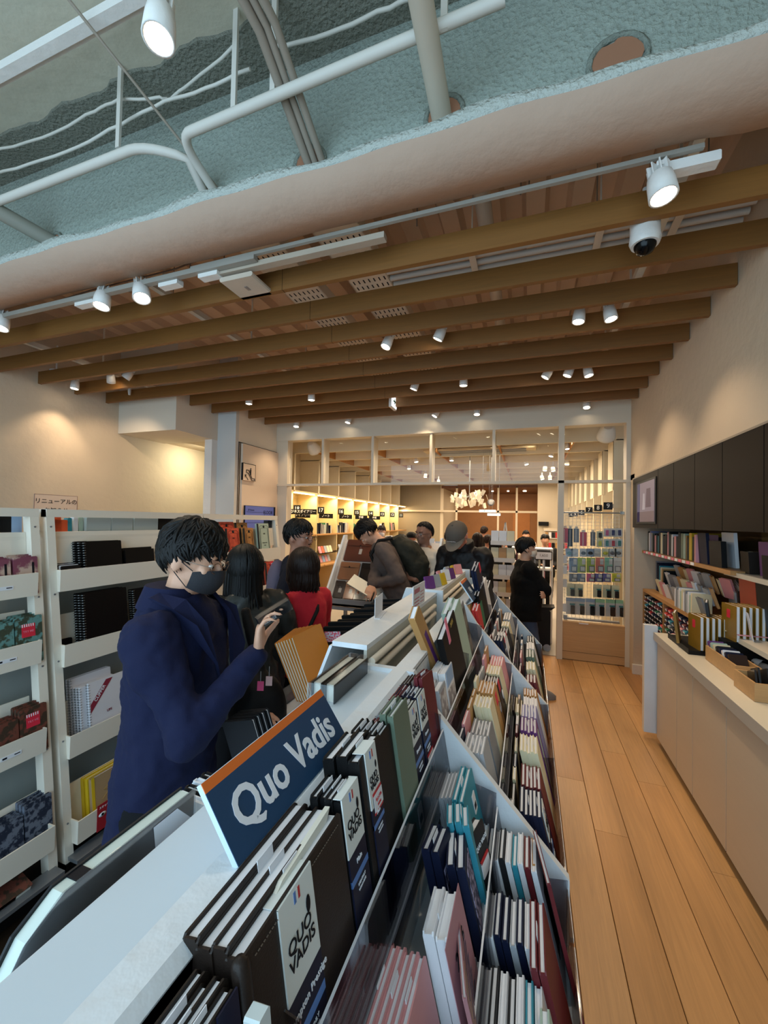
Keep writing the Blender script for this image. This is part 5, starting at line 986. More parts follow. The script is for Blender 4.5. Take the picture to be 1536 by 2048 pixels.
T3 = {0: [(2.44, 2.62, 1.375, 'navy', 'tall navy journal with a pink tag and a photo'), (2.20, 2.30, 1.18, 'red', 'red slipcase journal on the end display'), (2.31, 2.40, 1.18, 'green', 'green slipcase journal on the end display'), (2.36, 2.52, 1.24, 'black', 'black journal before the tall navy one'), (2.66, 2.80, 1.26, 'white', 'white tall card pack on the end display'), (2.84, 3.04, 1.20, 'charcoal', 'charcoal journal at the far panel')],
      1: [(2.17, 2.28, 1.02, 'navy', 'navy and white printed journal with a photo'), (2.30, 2.44, 1.0, 'white', 'white printed pack beside the photo journal'), (2.48, 2.62, .98, 'charcoal', 'dark journal with a red tag'), (2.66, 2.8, .98, 'cream', 'cream pack in the third display'), (2.84, 3.08, .98, 'silver', 'silver wrapped pack in the third display')],
      2: [(2.18, 2.3, .83, 'dark red', 'dark red pack in the low pocket of the third display'), (2.34, 2.48, .84, 'cream', 'cream spiral pack in the low pocket'), (2.52, 2.68, .85, 'sage green', 'green pack in the low pocket'), (2.72, 2.88, .84, 'white', 'white pack in the low pocket'), (2.92, 3.08, .83, 'black', 'black pack in the low pocket')]}
for ti, L in T3.items():
    for (y0, y1, tp, c, l) in L:
        o = planner(ti, y0, y1, tp, c, l, 3 if ti else 2, .014, roll=-13 if ti == 0 else 0)
        if 'photo' in l:
            dec(o, -.04, .055, .02, .22 if ti == 0 else .12, two('photo_print', (0, 0, 0), (0, 0, 0)), 'photo', .014); ftext(o, "Let's Travel" if ti == 0 else 'Journal', .028 if ti == 0 else .018, .0, .30 if ti == 0 else .17, SIGNW if ti == 0 else SIGNW, .014, 0, .001); dec(o, .03, .08 if ti == 0 else .055, (.36 if ti == 0 else .19), (.415 if ti == 0 else .215), RED, 'red_tag', .014)
# extra narrow packs between (back rows) for density
for g, (ya, yb) in enumerate(((1.16, 2.10), (2.16, 3.12))):
    for ti in (1, 2) if g == 0 else (0, 1, 2):
        y = ya; i = 0
        while y < yb-.09:
            wd = random.uniform(.07, .11); c = random.choice(['cream', 'white', 'silver', 'grey', 'pink', 'dark red', 'black', 'tan', 'navy', 'white'])
            planner(ti, y, y+wd, TIER[ti][2]+random.uniform(.20, .235), c, '%s pack behind the %s pocket, %s display, %s from the near panel' % (c, ('upper', 'middle', 'lower')[ti], ('second', 'third')[g], nth(i)), 1, .010, dx=(.055, .09, .11)[ti], parts=False, tilt=.1, name='refill_pack', cat='pack'); y += wd+.006; i += 1
# --- blue signs
def brand_sign(x0, y0, y1, h_, th, s, size, label, lean=.62):
    t = thing('brand_sign', label, 'sign', (x0, (y0+y1)/2, 1.20)); W_ = y1-y0
    M = Matrix.Translation((x0, (y0+y1)/2, 1.202)) @ Matrix.Rotation(rad(90), 4, 'Z') @ Matrix.Rotation(-lean, 4, 'X')
    B().box(-W_/2, W_/2, 0, th, 0, h_, 0, M).build('board', mat('board_pale_blue', (206, 224, 236), .4, 'plain'), t); B().box(-W_/2, W_/2, -.0012, 0, 0, h_*.875, 0, M).build('blue_face', mat('sign_blue', (28, 64, 98), .45, amt=.04), t); B().box(-W_/2, W_/2, -.0012, 0, h_*.875, h_, 0, M).build('orange_stripe', ORNG, t)
    text(s, size, SIGNW, M @ Matrix.Translation((.0, -.0018, h_*.43)) @ Matrix.Rotation(rad(90), 4, 'X'), t, sx=.93, bold=.022); B().box(-W_/2, W_/2, th, th+.05, 0, .004, 0, M).build('foot', GW, t)
brand_sign(-.322, .412, .722, .103, .008, 'Quo Vadis', .0665, 'large dark blue sign with white lettering and an orange top stripe')
brand_sign(-.27, 2.20, 2.40, .12, .006, '手帳', .034, 'small dark blue sign with an orange stripe on the end display')
# --- things on the top tray and the wall side of the displays
al = thing('wrapped_album', 'large black album with thick white pages standing in film on the top tray', 'album', (-.48, .4, 1.0))
B().prism([(.50, 1.197), (.32, 1.197), (.285, 1.175), (.20, 1.04), (.5, 1.04)], 0, -.502, -.481).build('pages', mat('page_block', (208, 218, 210), .7, 'plain'), al)
B().prism([(.503, 1.20), (.32, 1.20), (.282, 1.178), (.19, 1.03), (.503, 1.03)], 0, -.481, -.478).build('cover', C('charcoal'), al); B().prism([(.503, 1.20), (.32, 1.20), (.282, 1.178), (.19, 1.03), (.503, 1.03)], 0, -.505, -.502).build('cover', C('charcoal'), al)
B().box(-.5035, -.4795, .335, .352, 1.1965, 1.1985).build('bookmark_band', INK, al); B().prism([(.505, 1.205), (.315, 1.205), (.278, 1.18), (.18, 1.02), (.505, 1.02)], 0, -.4775, -.477).build('film', FILM, al); B().prism([(.47, 1.195), (.43, 1.195), (.44, 1.12), (.50, 1.16)], 0, -.4768, -.4765).build('price_sticker', PAPW, al)
for k in range(2):
    a2 = thing('wrapped_album', 'thick white-paged album in film by the corner panel, %s' % ('nearer the sign' if not k else 'against the tall panel'), 'album', (-.46-.03*k, 1.0, 1.19)); x = -.425-.034*k
    B().box(x, x+.002, .87, 1.08, 1.188, 1.232).box(x-.025, x-.023, .87, 1.08, 1.188, 1.232).build('cover', C('charcoal'), a2); B().box(x-.023, x, .88, 1.075, 1.188, 1.228).build('pages', PAPER, a2); B().bev(x-.028, x+.006, .855, 1.09, 1.186, 1.236, .004).build('film', FILM, a2)
for i in range(4): book('slim_notebook', '%s slim notebook in the wall-side pocket near the sign, %s' % (('black', 'white')[i % 2], nth(i)), 'notebook', (-.50, .525+.018*i, .975), (0, .05, 0), (.085, .195, .012), C('black' if i % 2 else 'white'), PAPW)
for i in range(4): book('clear_folder', 'film-wrapped white folder on the wall side by the tall panel, %s' % nth(i), 'folder', (-.74, 1.02+.022*i, .84), (.15, -.25, 0), (.11, .20, .012), C('charcoal'), PAPW)
for i in range(7): book('caramel_notebook', 'caramel notebook fanned behind the tall panel, %s' % nth(i), 'notebook', (-.665-.014*i, 1.32, 1.0), (.42, 0, rad(-90+2*i)), (.20, .235-.004*i, .010), mat('caramel', (200, 128, 40), .35, 'leather', amt=.08), PAPER, parts=True)
for i in range(16):
    o = book('black_folder', 'black folder with a %s tab, %s from the caramel notebooks' % (('striped pink', 'plain')[i % 2], nth(i)), 'folder', (-.69, 1.52+.045*i, .915), (.12, -.12, rad(0)), (.16, .26+.01*(i % 3), .012), C('black'), PAPW)
    if i % 5 == 0: B().box(-.05, .02, -.0075, -.006, .22, .262).build('tab', two('stripe_tab', (214, 90, 110), (200, 210, 226), 4), o, False)
for i, (y, z) in enumerate(((1.51, 1.25), )):
    t = thing('blank_card', 'small blank white card standing on the wall-side ridge', 'card', (-.545, y, z)); M = Matrix.Translation((-.55, y, z)) @ Matrix.Rotation(rad(8), 4, 'Z'); B().box(-.001, .001, -.07, .07, .001, .075, 0, M).build('sheet', PAPW, t); B().box(-.001, .02, -.07, .07, 0, .002, 0, M).build('foot', PAPW, t)
t = thing('notice_card', 'standing notice card with pink printing on the ridge', 'card', (-.45, 1.75, 1.25)); M = Matrix.Translation((-.452, 1.755, 1.25))
B().box(-.002, .002, -.10, .10, -.05, .095, 0, M).build('sheet', PAPW, t); b = B()
for q in range(6): b.box(.002, .0026, -.08, -.0, -.035+q*.014, -.030+q*.014, 0, M).box(.002, .0026, .02, .08, -.02+q*.015, -.017+q*.015, 0, M)
b.box(.002, .0026, -.085, .005, .06, .08, 0, M).build('printing', mat('pink_ink', (196, 120, 130), .6, 'plain'), t)
for i in range(9):
    c = ['purple', 'silver', 'yellow', 'pink', 'white'][i % 5]
    book('small_pack', '%s small pack on the ridge before the cap man, %s' % (c, nth(i)), 'pack', (-.50+.02*(i % 3), 2.20+.09*i, 1.251), (-.3, 0, rad(60+10*(i % 4))), (.07, .07, .012), C(c), FILM)
# ================================================================ PEOPLE
SKIN = {n: mat('skin_'+n, c, .5, 'cloth', amt=.05) for n, c in dict(pale=(204, 154, 126), tan=(166, 114, 90), pink=(212, 142, 122), brown=(140, 98, 78)).items()}
HAIRB = mat('hair_black', (17, 14, 13), .5, 'plain', spec=.25); HAIRN = mat('hair_dark_brown', (46, 27, 20), .45, 'plain', spec=.3); EYEW = mat('eye_white', (220, 216, 210), .3, 'plain')
ftex = bpy.data.textures.new('fold_clouds', 'CLOUDS'); ftex.noise_scale = .16; ftex.noise_depth = 1
ftex2 = bpy.data.textures.new('crease_clouds', 'CLOUDS'); ftex2.noise_scale = .055; ftex2.noise_depth = 2
def remesh(o, vox, fold=0, it=4):
    m = o.modifiers.new('join', 'REMESH'); m.mode = 'VOXEL'; m.voxel_size = vox; m.use_smooth_shade = True
    s = o.modifiers.new('soften', 'SMOOTH'); s.factor = .5; s.iterations = it
    if fold:
        for tx, k in ((ftex, 1.5), (ftex2, .8)): d = o.modifiers.new('folds', 'DISPLACE'); d.texture = tx; d.strength = fold*k; d.mid_level = .36; d.texture_coords = 'LOCAL'
    return o
def RX(a): return Matrix.Rotation(a, 4, 'X')
def T(v): return Matrix.Translation(v)
def hand(b, W, d, nrm, side, s, curl=.45, thumb=.6, spread=1.0, detail=True):
    """palm from wrist W along d, nrm = direction the palm faces; side +1 puts the thumb at +across"""
    d = V(d).normalized(); nrm = V(nrm); nrm = (nrm-d*nrm.dot(d)).normalized(); ac = d.cross(nrm)*side
    M = Matrix((ac, nrm, d)).transposed()
    b.loft([(W-d*.02*s, .024*s, .019*s, M), (W+d*.012*s, .027*s, .016*s, M), (W+d*.045*s, .038*s, .015*s, M), (W+d*.078*s, .040*s, .013*s, M), (W+d*.090*s, .034*s, .010*s, M)], 14)
    if not detail: b.cap(W+d*.07*s, W+d*.13*s+nrm*.03*s, .028*s, .018*s); return
    for i, L in enumerate((.070, .080, .074, .058)):
        p = W+d*.080*s+ac*(.029-.0195*i)*s*spread; dd = (d+ac*(.10-.07*i)).normalized(); a = 0; r = .0098-.0006*i
        for j, f in enumerate((.45, .32, .23)):
            a = curl*(j+.6)*(1+.12*i); q = p+(dd*cos(a)+nrm*sin(a))*L*f*1.15*s; b.cap(p, q, (r-.0008*j)*s, (r-.0014-.0008*j)*s, 8); p = q
    p = W+d*.018*s+ac*.030*s; q = p+(d*.6+ac*.65+nrm*thumb*.5)*.042*s; r_ = q+(d*.8+ac*.10+nrm*thumb)*.032*s; t_ = r_+(d*.8-ac*.12+nrm*thumb)*.024*s
    b.cap(p, q, .015*s, .0115*s, 8); b.cap(q, r_, .0115*s, .010*s, 8); b.cap(r_, t_, .010*s, .0078*s, 8)
def ik(S, W, a, c, pole):
    d = W-S; L = d.length
    if L > (a+c)*.995: W = S+d*((a+c)*.995/L); d = W-S; L = d.length
    x = (a*a-c*c+L*L)/(2*L); h_ = sqrt(max(0, a*a-x*x)); t = d/L; pole = V(pole); pole = (pole-t*pole.dot(t)).normalized()
    return S+t*x+pole*h_, W
def person(label, loc, face, h, skin='pale', bend=0, nod=0, turn=0, hands=None, poles=None, hd=None, detail=1, top=None, bottom=None, hair=None, hairm=HAIRB, extras=(), group=None, vox=.009, stance=.09, sleeves=True, hem=.84, loose=1.0, fold=.012, lean=0, wid=1.0, step=0):
    """face: direction (x, y) looked along; local frame +Y forward, +X the person's right"""
    s = h/1.70; rz = math.atan2(-face[0], face[1])
    piv = V((0, 0, .93)); U = T(piv) @ RX(-rad(bend)) @ Matrix.Rotation(rad(lean), 4, 'Y') @ T(-piv)
    hp = V((0, -.005, 1.49)); Hm = U @ T(hp) @ Matrix.Rotation(rad(turn), 4, 'Z') @ RX(-rad(nod)) @ T(-hp)
    u = lambda p: (U @ V(p))*s
    hh = lambda p: (Hm @ V(p))*s
    Mh = Matrix.Scale(1, 4) @ Hm; R3 = Hm.to_3x3(); U3 = U.to_3x3()
    sk = SKIN[skin]; b = B()
    # trunk
    b.loft([(V((0, 0, .86))*s, .15*s*wid, .105*s, None), (u((0, 0, .95)), .16*s, .11*s, U3), (u((0, .005, 1.10)), .135*s, .10*s, U3), (u((0, .01, 1.26)), .158*s*wid, .112*s, U3), (u((0, 0, 1.36)), .165*s*wid, .10*s, U3), (u((0, -.01, 1.42)), .11*s, .07*s, U3), (u((0, -.012, 1.47)), .055*s, .055*s, U3)])
    b.cap(u((0, -.015, 1.42)), hh((0, -.004, 1.55)), .056*s, .052*s)
    # head
    b.ell(hh((0, -.008, 1.615)), (.076*s, .095*s, .098*s), R3, 20, 14); b.ell(hh((0, .022, 1.560)), (.060*s, .066*s, .070*s), R3, 16, 10); b.ell(hh((0, .062, 1.517)), (.026*s, .022*s, .020*s), R3)
    b.cap(hh((0, .086, 1.606)), hh((0, .101, 1.570)), .009*s, .0125*s, 8)
    for q in (-1, 1):
        b.ell(hh((q*.034, .068, 1.575)), (.024*s, .018*s, .022*s), R3); b.ell(hh((q*.078, -.004, 1.585)), (.008*s, .018*s, .031*s), R3 @ Matrix.Rotation(q*.3, 3, 'Z'), 12, 8)
        b.ell(hh((q*.028, .080, 1.622)), (.022*s, .012*s, .008*s), R3)
    b.ell(hh((0, .080, 1.545)), (.022*s, .011*s, .006*s), R3); b.ell(hh((0, .079, 1.535)), (.019*s, .011*s, .007*s), R3)
    # arms
    hands = hands or {}; poles = poles or {}; arms = {}
    for q in (1, -1):
        S = u((q*.178*wid, -.005, 1.385)); W = hands.get(q, None)
        W = V(W)*s if W is not None else (u((q*.235, .05, .90)) if bend < 10 else S+V((q*.04, .10, -.50))*s)
        E, W = ik(S, W, .285*s, .255*s, poles.get(q, (q*.5, -1, -.3))); arms[q] = (S, E, W)
        b.cap(S, E, .046*s, .036*s); b.cap(E, W, .037*s, .023*s)
        d, n = (hd or {}).get(q, (W-E, (-q, .1, 0) if q not in hands else (0, .5, -1)))
        hand(b, W+(W-E).normalized()*.01*s, d, n, (hd or {}).get('side%d' % q, q), s, (hd or {}).get('curl%d' % q, .42), detail=detail > 0)
    # legs
    legs = {}
    for q in (1, -1):
        Hj = V((q*.085, 0, .88))*s; K = V((q*stance, .02+q*step*.5, .48))*s; A = V((q*(stance+.005), -.02+q*step, .085))*s; legs[q] = (Hj, K, A)
        b.cap(Hj, K, .082*s, .054*s); b.cap(K, A, .054*s, .036*s); b.cap(A, A+V((0, .13, -.045))*s, .034*s, .026*s)
    me = b.mesh('person', sk); o = link('person', me, loc=(loc[0], loc[1], 0), rot=(0, 0, rz)); remesh(o, vox, 0, 3); tag(o, label, 'person', group)
    L = lambda nm, bb, m, vx=None, fo=0: (remesh(bb.build(nm, m, o, False), vx, fo) if vx else bb.build(nm, m, o, False))
    # top garment
    tm, lo = (top or mat('shirt_black', (18, 18, 20), .9, 'cloth')), loose
    c = B(); hz = hem
    rr = [(V((0, .0, hz))*s if hz < .9 else u((0, 0, hz)), (.170+.03*(hz < .7))*s*lo*wid, (.122+.03*(hz < .7))*s*lo, None)]
    if hz < .8: rr.append((V((0, 0, .80))*s, .172*s*lo*wid, .125*s*lo, None))
    rr += [(u((0, 0, .96)), .170*s*lo*wid, .122*s*lo, U3), (u((0, .005, 1.10)), .160*s*lo*wid, .118*s*lo, U3), (u((0, .01, 1.26)), .176*s*lo*wid, .128*s*lo, U3), (u((0, -.002, 1.36)), .182*s*wid, .114*s, U3), (u((0, -.01, 1.425)), .135*s*wid, .084*s, U3), (u((0, -.014, 1.458)), .070*s, .066*s, U3)]
    c.loft(rr, 24)
    for q in (1, -1):
        S, E, W = arms[q]; e_ = W if sleeves else S.lerp(E, .8)
        c.ell(S+V((-q*.012, 0, -.005))*s, (.062*s*lo, .062*s*lo, .062*s*lo)); c.cap(S, E if sleeves else e_, .060*s*lo, .052*s*lo, 12)
        if sleeves: c.cap(E, E.lerp(W, .97), .052*s*lo, .036*s*lo, 12)
    L('top_garment', c, tm, max(.008, vox*1.1), fold)
    # trousers and shoes
    c = B(); c.loft([(V((0, 0, .99))*s, .152*s, .108*s, None), (V((0, 0, .88))*s, .168*s, .118*s, None), (V((0, 0, .80))*s, .15*s, .10*s, None)])
    for q in (1, -1): Hj, K, A = legs[q]; c.cap(Hj, K, .092*s, .068*s); c.cap(K, A+V((0, 0, .02)), .068*s, .055*s)
    L('trousers', c, bottom or mat('trousers_black', (22, 22, 26), .9, 'cloth'), .012, .008)
    for q in (1, -1):
        A = legs[q][2]; c = B(); ay = A[1]+.02*s; c.loft([(V((A[0], ay+.045*s, .0)), .046*s, .135*s, None), (V((A[0], ay+.045*s, .03)), .048*s, .137*s, None), (V((A[0], ay+.03*s, .06)), .042*s, .11*s, None), (V((A[0], ay-.02*s, .10)), .040*s, .055*s, None)], 16); L('shoe', c, mat('shoe_grey', (120, 118, 118), .7) if 'sneaker' in label else mat('shoe_black', (24, 22, 22), .5))
    # eyes, brows
    if detail > 0:
        e = B(); ir = B(); br = B()
        for q in (-1, 1):
            e.ell(hh((q*.031, .0815, 1.596)), (.0125*s, .007*s, .0062*s), R3, 10, 8); ir.ell(hh((q*.031, .0870, 1.595)), (.0052*s, .0025*s, .0052*s), R3, 8, 6)
            br.cap(hh((q*.016, .091, 1.618)), hh((q*.048, .081, 1.621)), .0035*s, .0022*s, 6)
        L('eyes', e, EYEW); L('iris', ir, INK); L('eyebrows', br, hairm)
    # hair
    if hair:
        kind, n = hair; rnd = random.Random(int(abs(loc[0]*1000)+abs(loc[1]*77))); c = B(); C0 = V((0, -.012, 1.616)); R_ = (.082, .102, .103)
        if kind != 'bald':
            def lim(th):   # polar angle where the hair ends: forehead, ears, nape
                f = sin(th); sd = abs(cos(th))
                front = {'short': 73, 'crop': 50, 'bob': 74, 'long': 70}[kind]; side = {'short': 93, 'crop': 76, 'bob': 122, 'long': 126}[kind]; back = {'short': 136, 'crop': 112, 'bob': 128, 'long': 130}[kind]
                if f > 0: k = min(1, f*1.35)**1.5; return front*k+side*(1-k)
                k = min(1, -f*1.7); return back*k+side*(1-k)
            def srf(ph, th, k=1.0): return hh(C0+V((R_[0]*sin(ph)*cos(th)*k, R_[1]*sin(ph)*sin(th)*k, R_[2]*cos(ph)*k)))
            nn, mm = 28, 14; full = {'short': 1.03, 'crop': 1.0, 'bob': 1.10, 'long': 1.08}[kind]
            vs = [srf(rad(3+(lim(2*pi*j/nn)-3)*i/mm), 2*pi*j/nn, full-(.03 if kind in ('short', 'crop') else 0)*(i/mm)**2) for i in range(mm+1) for j in range(nn)]
            c.add(vs, [(i*nn+j, (i+1)*nn+j, (i+1)*nn+(j+1) % nn, i*nn+(j+1) % nn) for i in range(mm) for j in range(nn)]+[tuple(range(nn))], 0, True)
            dropl = {'short': 0, 'crop': 0, 'bob': .115, 'long': .30}[kind]
            for q in range(n):
                th = rnd.random()*2*pi; f = sin(th); l_ = lim(th)
                ph0 = rnd.uniform(2, l_*.75); ph1 = min(l_+rnd.uniform(-9, 9), ph0+rnd.uniform(30, 60) if kind == 'short' else 200)
                tw = rnd.uniform(-.75, .75) if kind == 'short' else rnd.uniform(-.15, .15); o0 = full+rnd.uniform(-.005, .02); lift = rnd.uniform(0, .10)*rnd.random() if kind == 'short' and ph0 < 55 else 0; P = []
                for t in range(6):
                    g = t/5; P.append(srf(rad(ph0+(ph1-ph0)*g), th+tw*g, o0+lift*sin(pi*g*.8)-(.02*g if kind == 'short' else 0)))
                if dropl and f < .62:
                    e = P[-1]; dn = dropl*rnd.uniform(.8, 1.05)*s; ax = hh((0, -.01, 1.5)); inn = ax-e; inn.z = 0; sw = V((rnd.uniform(-.01, .01), rnd.uniform(-.01, .01), 0))*(3 if kind == 'long' else 1)
                    P += [e+V((0, 0, -dn*.35))-inn*.06, e+V((0, 0, -dn*.7))+sw*.6-inn*(.05 if kind == 'bob' else -.02), e+V((0, 0, -dn))+sw+inn*(.12 if kind == 'bob' else .1)]
                elif dropl: P += [P[-1]+V((0, 0, -.02*s))]
                elif kind == 'short' and f > .45 and rnd.random() < .5: e = P[-1]; P += [e+(hh((0, .12, 1.60))-e)*.22*rnd.random()+V((rnd.uniform(-.008, .008), 0, -.012))]
                m_ = len(P); r0 = {'short': .0062, 'crop': .005, 'bob': .0095, 'long': .0105}[kind]
                c.tube(P, [max(.0009, r0*s*min(1, .45+1.2*k_/m_)*(1 if k_ < m_-2 else (.65 if k_ == m_-2 else .15))) for k_ in range(m_)], 5, cap=False)
            L('hair', c, hairm)
    return o, dict(s=s, u=u, hh=hh, R3=R3, U3=U3, arms=arms, L=L, legs=legs)
def mask(P, m):
    s, hh, L = P['s'], P['hh'], P['L']; b = B(); vs = []; n, k = 13, 9
    for layer in (0, .003):
        for i in range(k):
            f = i/(k-1); z = 1.588-.083*f
            for j in range(n):
                a = rad(-72+144*j/(n-1)); bul = .012*sin(pi*f)+.010*(1-f)*max(0, cos(a*2.2)) ; r = .004+bul-layer
                zz = z-(.018*(abs(a)/1.25)**2)*(1-f)+.014*(abs(a)/1.25)**2*f
                vs.append(hh((sin(a)*(.066+r*.5), .020+cos(a)*(.078+r)-.022*f*(1-cos(a))*0-.006*f, zz)))
    N = n*k; fs = []
    for l in (0, N): fs += [(l+i*n+j, l+i*n+j+1, l+(i+1)*n+j+1, l+(i+1)*n+j) for i in range(k-1) for j in range(n-1)]
    b.add(vs, fs, 0, True); mo = L('face_mask', b, m)
    for q in (-1, 1):
        c = B(); c.tube([hh((q*.062, .045, 1.572)), hh((q*.076, .015, 1.590)), hh((q*.083, -.012, 1.606))], .0014*s, 5).tube([hh((q*.062, .040, 1.518)), hh((q*.074, .010, 1.545)), hh((q*.083, -.012, 1.566))], .0014*s, 5); L('mask_loop', c, m)
def glasses(P, m, y=.106):
    hh, L, s = P['hh'], P['L'], P['s']; c = B()
    for q in (-1, 1):
        c.tube([hh((q*.032+.021*cos(a), y-.010*abs(q*.032+.021*cos(a))/.05, 1.594+.017*sin(a))) for a in [2*pi*k/16 for k in range(17)]], .0014*s, 5); c.tube([hh((q*.053, y-.010, 1.598)), hh((q*.076, .05, 1.600)), hh((q*.082, -.005, 1.600))], .0014*s, 5)
    c.tube([hh((-.011, y, 1.598)), hh((0, y+.003, 1.601)), hh((.011, y, 1.598))], .0014*s, 5); L('glasses', c, m)
GM = mat('glasses_metal', (150, 130, 116), .25, 'plain', 1); GB = mat('glasses_black', (20, 20, 22), .3, 'plain')
def collar(P, m, r=.075, h_=.035, nm='collar', z0=1.445):
    u, L, s, U3 = P['u'], P['L'], P['s'], P['U3']; c = B(); c.loft([(u((0, -.012, z0)), r*s, r*.95*s, U3), (u((0, -.010, z0+h_)), r*.92*s, r*.88*s, U3)], 20); L(nm, c, m, .006)
# local hand coordinates helper: world point -> unscaled local
def lw(loc, face, h, w_):
    rz = math.atan2(-face[0], face[1]); p = Matrix.Rotation(-rz, 4, 'Z') @ (V(w_)-V((loc[0], loc[1], 0))); return tuple(p*(1.7/h))
def ld(face, d): return Matrix.Rotation(-math.atan2(-face[0], face[1]), 3, 'Z') @ V(d)
# ---- man in the navy coat
COAT = mat('navy_wool', (26, 33, 74), .85, 'cloth', amt=.1)
L1, F1, H1 = (-1.015, .955), (.955, .30), 1.60
Wr = cam_pt = None
def cp(px, py, d):   # point at depth d along the camera axis
    r = _ray(px, py); return V((0, 0, H))+r*(d/FPX)
wR = cp(512, 1312, 1.17); wL = cp(500, 1425, 1.38)
o1, P1 = person('masked man in a navy wool coat and glasses holding up a slim dark box', L1, F1, H1, 'pale', bend=4, nod=12, turn=-4, hands={1: lw(L1, F1, H1, wR), -1: lw(L1, F1, H1, wL)}, poles={1: (.55, .1, -1), -1: (-.5, -.1, -1)},
    hd={1: (ld(F1, (.05, .02, 1)), ld(F1, (.85, .45, .05))), -1: (ld(F1, (.8, -.3, .1)), (0, .2, -1)), 'side1': 1, 'curl1': .55}, detail=2, top=COAT, hem=.42, loose=1.02, fold=.026, vox=.0055, hair=('short', 900), wid=.90)
mask(P1, mat('mask_charcoal', (64, 64, 70), .7, 'cloth')); glasses(P1, GM); collar(P1, mat('turtleneck_black', (14, 14, 16), .9, 'cloth'), .064, .055, 'turtleneck', 1.44)
s = P1['s']; u = P1['u']; c = B()
for q in (-1, 1):
    pts = [(q*.078, -.04, 1.485), (q*.085, .045, 1.475), (q*.080, .115, 1.41), (q*.034, .172, 1.17), (q*.10, .168, 1.30), (q*.135, .112, 1.415), (q*.12, .03, 1.450), (q*.11, -.05, 1.475)]
    v = [u(p) for p in pts]; c.add(v+[p+u((0, 0, 1.0)).normalized()*0+V((q*.006, .010, .004)) for p in v], [tuple(range(8)), tuple(range(15, 7, -1))]+[(i, (i+1) % 8, 8+(i+1) % 8, 8+i) for i in range(8)])
c.loft([(u((0, -.03, 1.435)), .108*s, .098*s, P1['U3']), (u((0, -.038, 1.50)), .082*s, .072*s, P1['U3'])], 20)
P1['L']('lapel_collar', c, COAT)
c = B()
for k in range(4): S, E, W = P1['arms'][1]; p = E.lerp(W, .86-.05*k)+V((.034, -.01, -.01)); c.ell(p, (.006, .006, .006))
P1['L']('sleeve_buttons', c, BLK2)
bxm = thing('slim_box', 'slim dark box with a white label held up by the man in navy', 'box', cp(548, 1222, 1.17)); A, D_ = cp(516, 1246, 1.165), cp(578, 1207, 1.22)
xv = (D_-A).normalized(); yv = V((0.1, -.3, 1)); Mb = frame((A+D_)/2, xv, yv); Lb = (D_-A).length/2
B().box(-Lb, Lb, -.017, .017, -.008, .008, 0, Mb).build('carton', mat('box_dark', (52, 54, 58), .35, 'plain'), bxm); B().box(-Lb*.75, -.0, -.012, -.002, .008, .009, 0, Mb).build('label', PAPW, bxm); B().box(-Lb, Lb*1.05, -.019, .019, -.010, .0095, 0, Mb).build('film', FILM, bxm)
text('サンプル', .009, INK, Mb @ T((-Lb*.38, -.007, .0096)), bxm)
bg_ = thing('shoulder_bag', 'black soft bag with a pink charm hanging at the navy-coated man', 'bag', cp(505, 1420, 1.36)); c0 = cp(515, 1420, 1.42)
b = B(); b.ell(c0, (.10, .09, .13)); b.cap(c0+V((.02, 0, .1)), c0+V((-.1, .05, .32)), .018, .018); remesh(b.build('bag_body', mat('bag_black', (20, 20, 22), .7, 'cloth'), bg_), .01, .01)
for i, (px, py, cc) in enumerate(((521, 1372, (200, 60, 110)), (538, 1362, (190, 150, 146)))):
    p = cp(px, py, 1.27); M = frame(p, (.94, .33, 0), (0, .1, 1)); B().box(-.010, .010, -.014, .014, -.001, .001, 0, M).build('charm', mat('charm_%d' % i, cc, .5, 'plain'), bg_); B().tube([p+V((0, 0, .014)), p+V((.0, .0, .045))], .0012, 4).build('charm_cord', GREYM, bg_)
# ---- woman with long black hair
L2, F2, H2 = (-1.27, 1.62), (-.80, .60), 1.47
o2, P2 = person('woman with long wavy black hair in a dark leather jacket, seen from behind', L2, F2, H2, 'pale', nod=8, turn=12, hands={1: (.22, .28, 1.12), -1: (-.2, .30, 1.12)}, top=mat('leather_jacket', (68, 68, 64), .34, 'leather', amt=.3), hem=.80, loose=1.16, fold=.028, hair=('long', 600), vox=.009, wid=.9)
# ---- woman in the red sweater
L4, F4, H4 = (-1.16, 1.97), (-.90, .42), 1.44
o4, P4 = person('woman with a dark brown bob in a red sweater, black strap over her shoulder', L4, F4, H4, 'pale', nod=6, hands={1: (.12, .33, 1.22), -1: (-.25, .12, 1.0)}, top=mat('red_wool', (190, 22, 40), .85, 'cloth', amt=.06), hem=.80, loose=1.06, fold=.018, hair=('bob', 700), hairm=HAIRN, vox=.009, wid=.84)
c = B(); u = P4['u']; c.tube([u((.10, .12, 1.20)), u((.115, .07, 1.40)), u((.10, -.02, 1.455)), u((.02, -.13, 1.34)), u((-.12, -.14, 1.12)), u((-.20, -.05, .98))], .011, 6); P4['L']('bag_strap', c, mat('strap_black', (26, 26, 24), .7, 'cloth'))
S, E, W = P4['arms'][-1]; b = B(); b.loft([(E+V((0, .0, .07)), .05, .05, None), (E+V((0, .03, .0)), .085, .075, None), (E+V((0, .03, -.15)), .08, .06, None), (E+V((.01, .03, -.33)), .055, .05, None)]); P4['L']('draped_coat', b, mat('coat_grey', (56, 58, 62), .9, 'cloth', amt=.2), .01, .035)
b = B(); b.box(-.015, .015, -.002, .002, -.015, .015, 0, T(u((.12, -.155, 1.08)))); P4['L']('pocket_tag', b, PAPW)
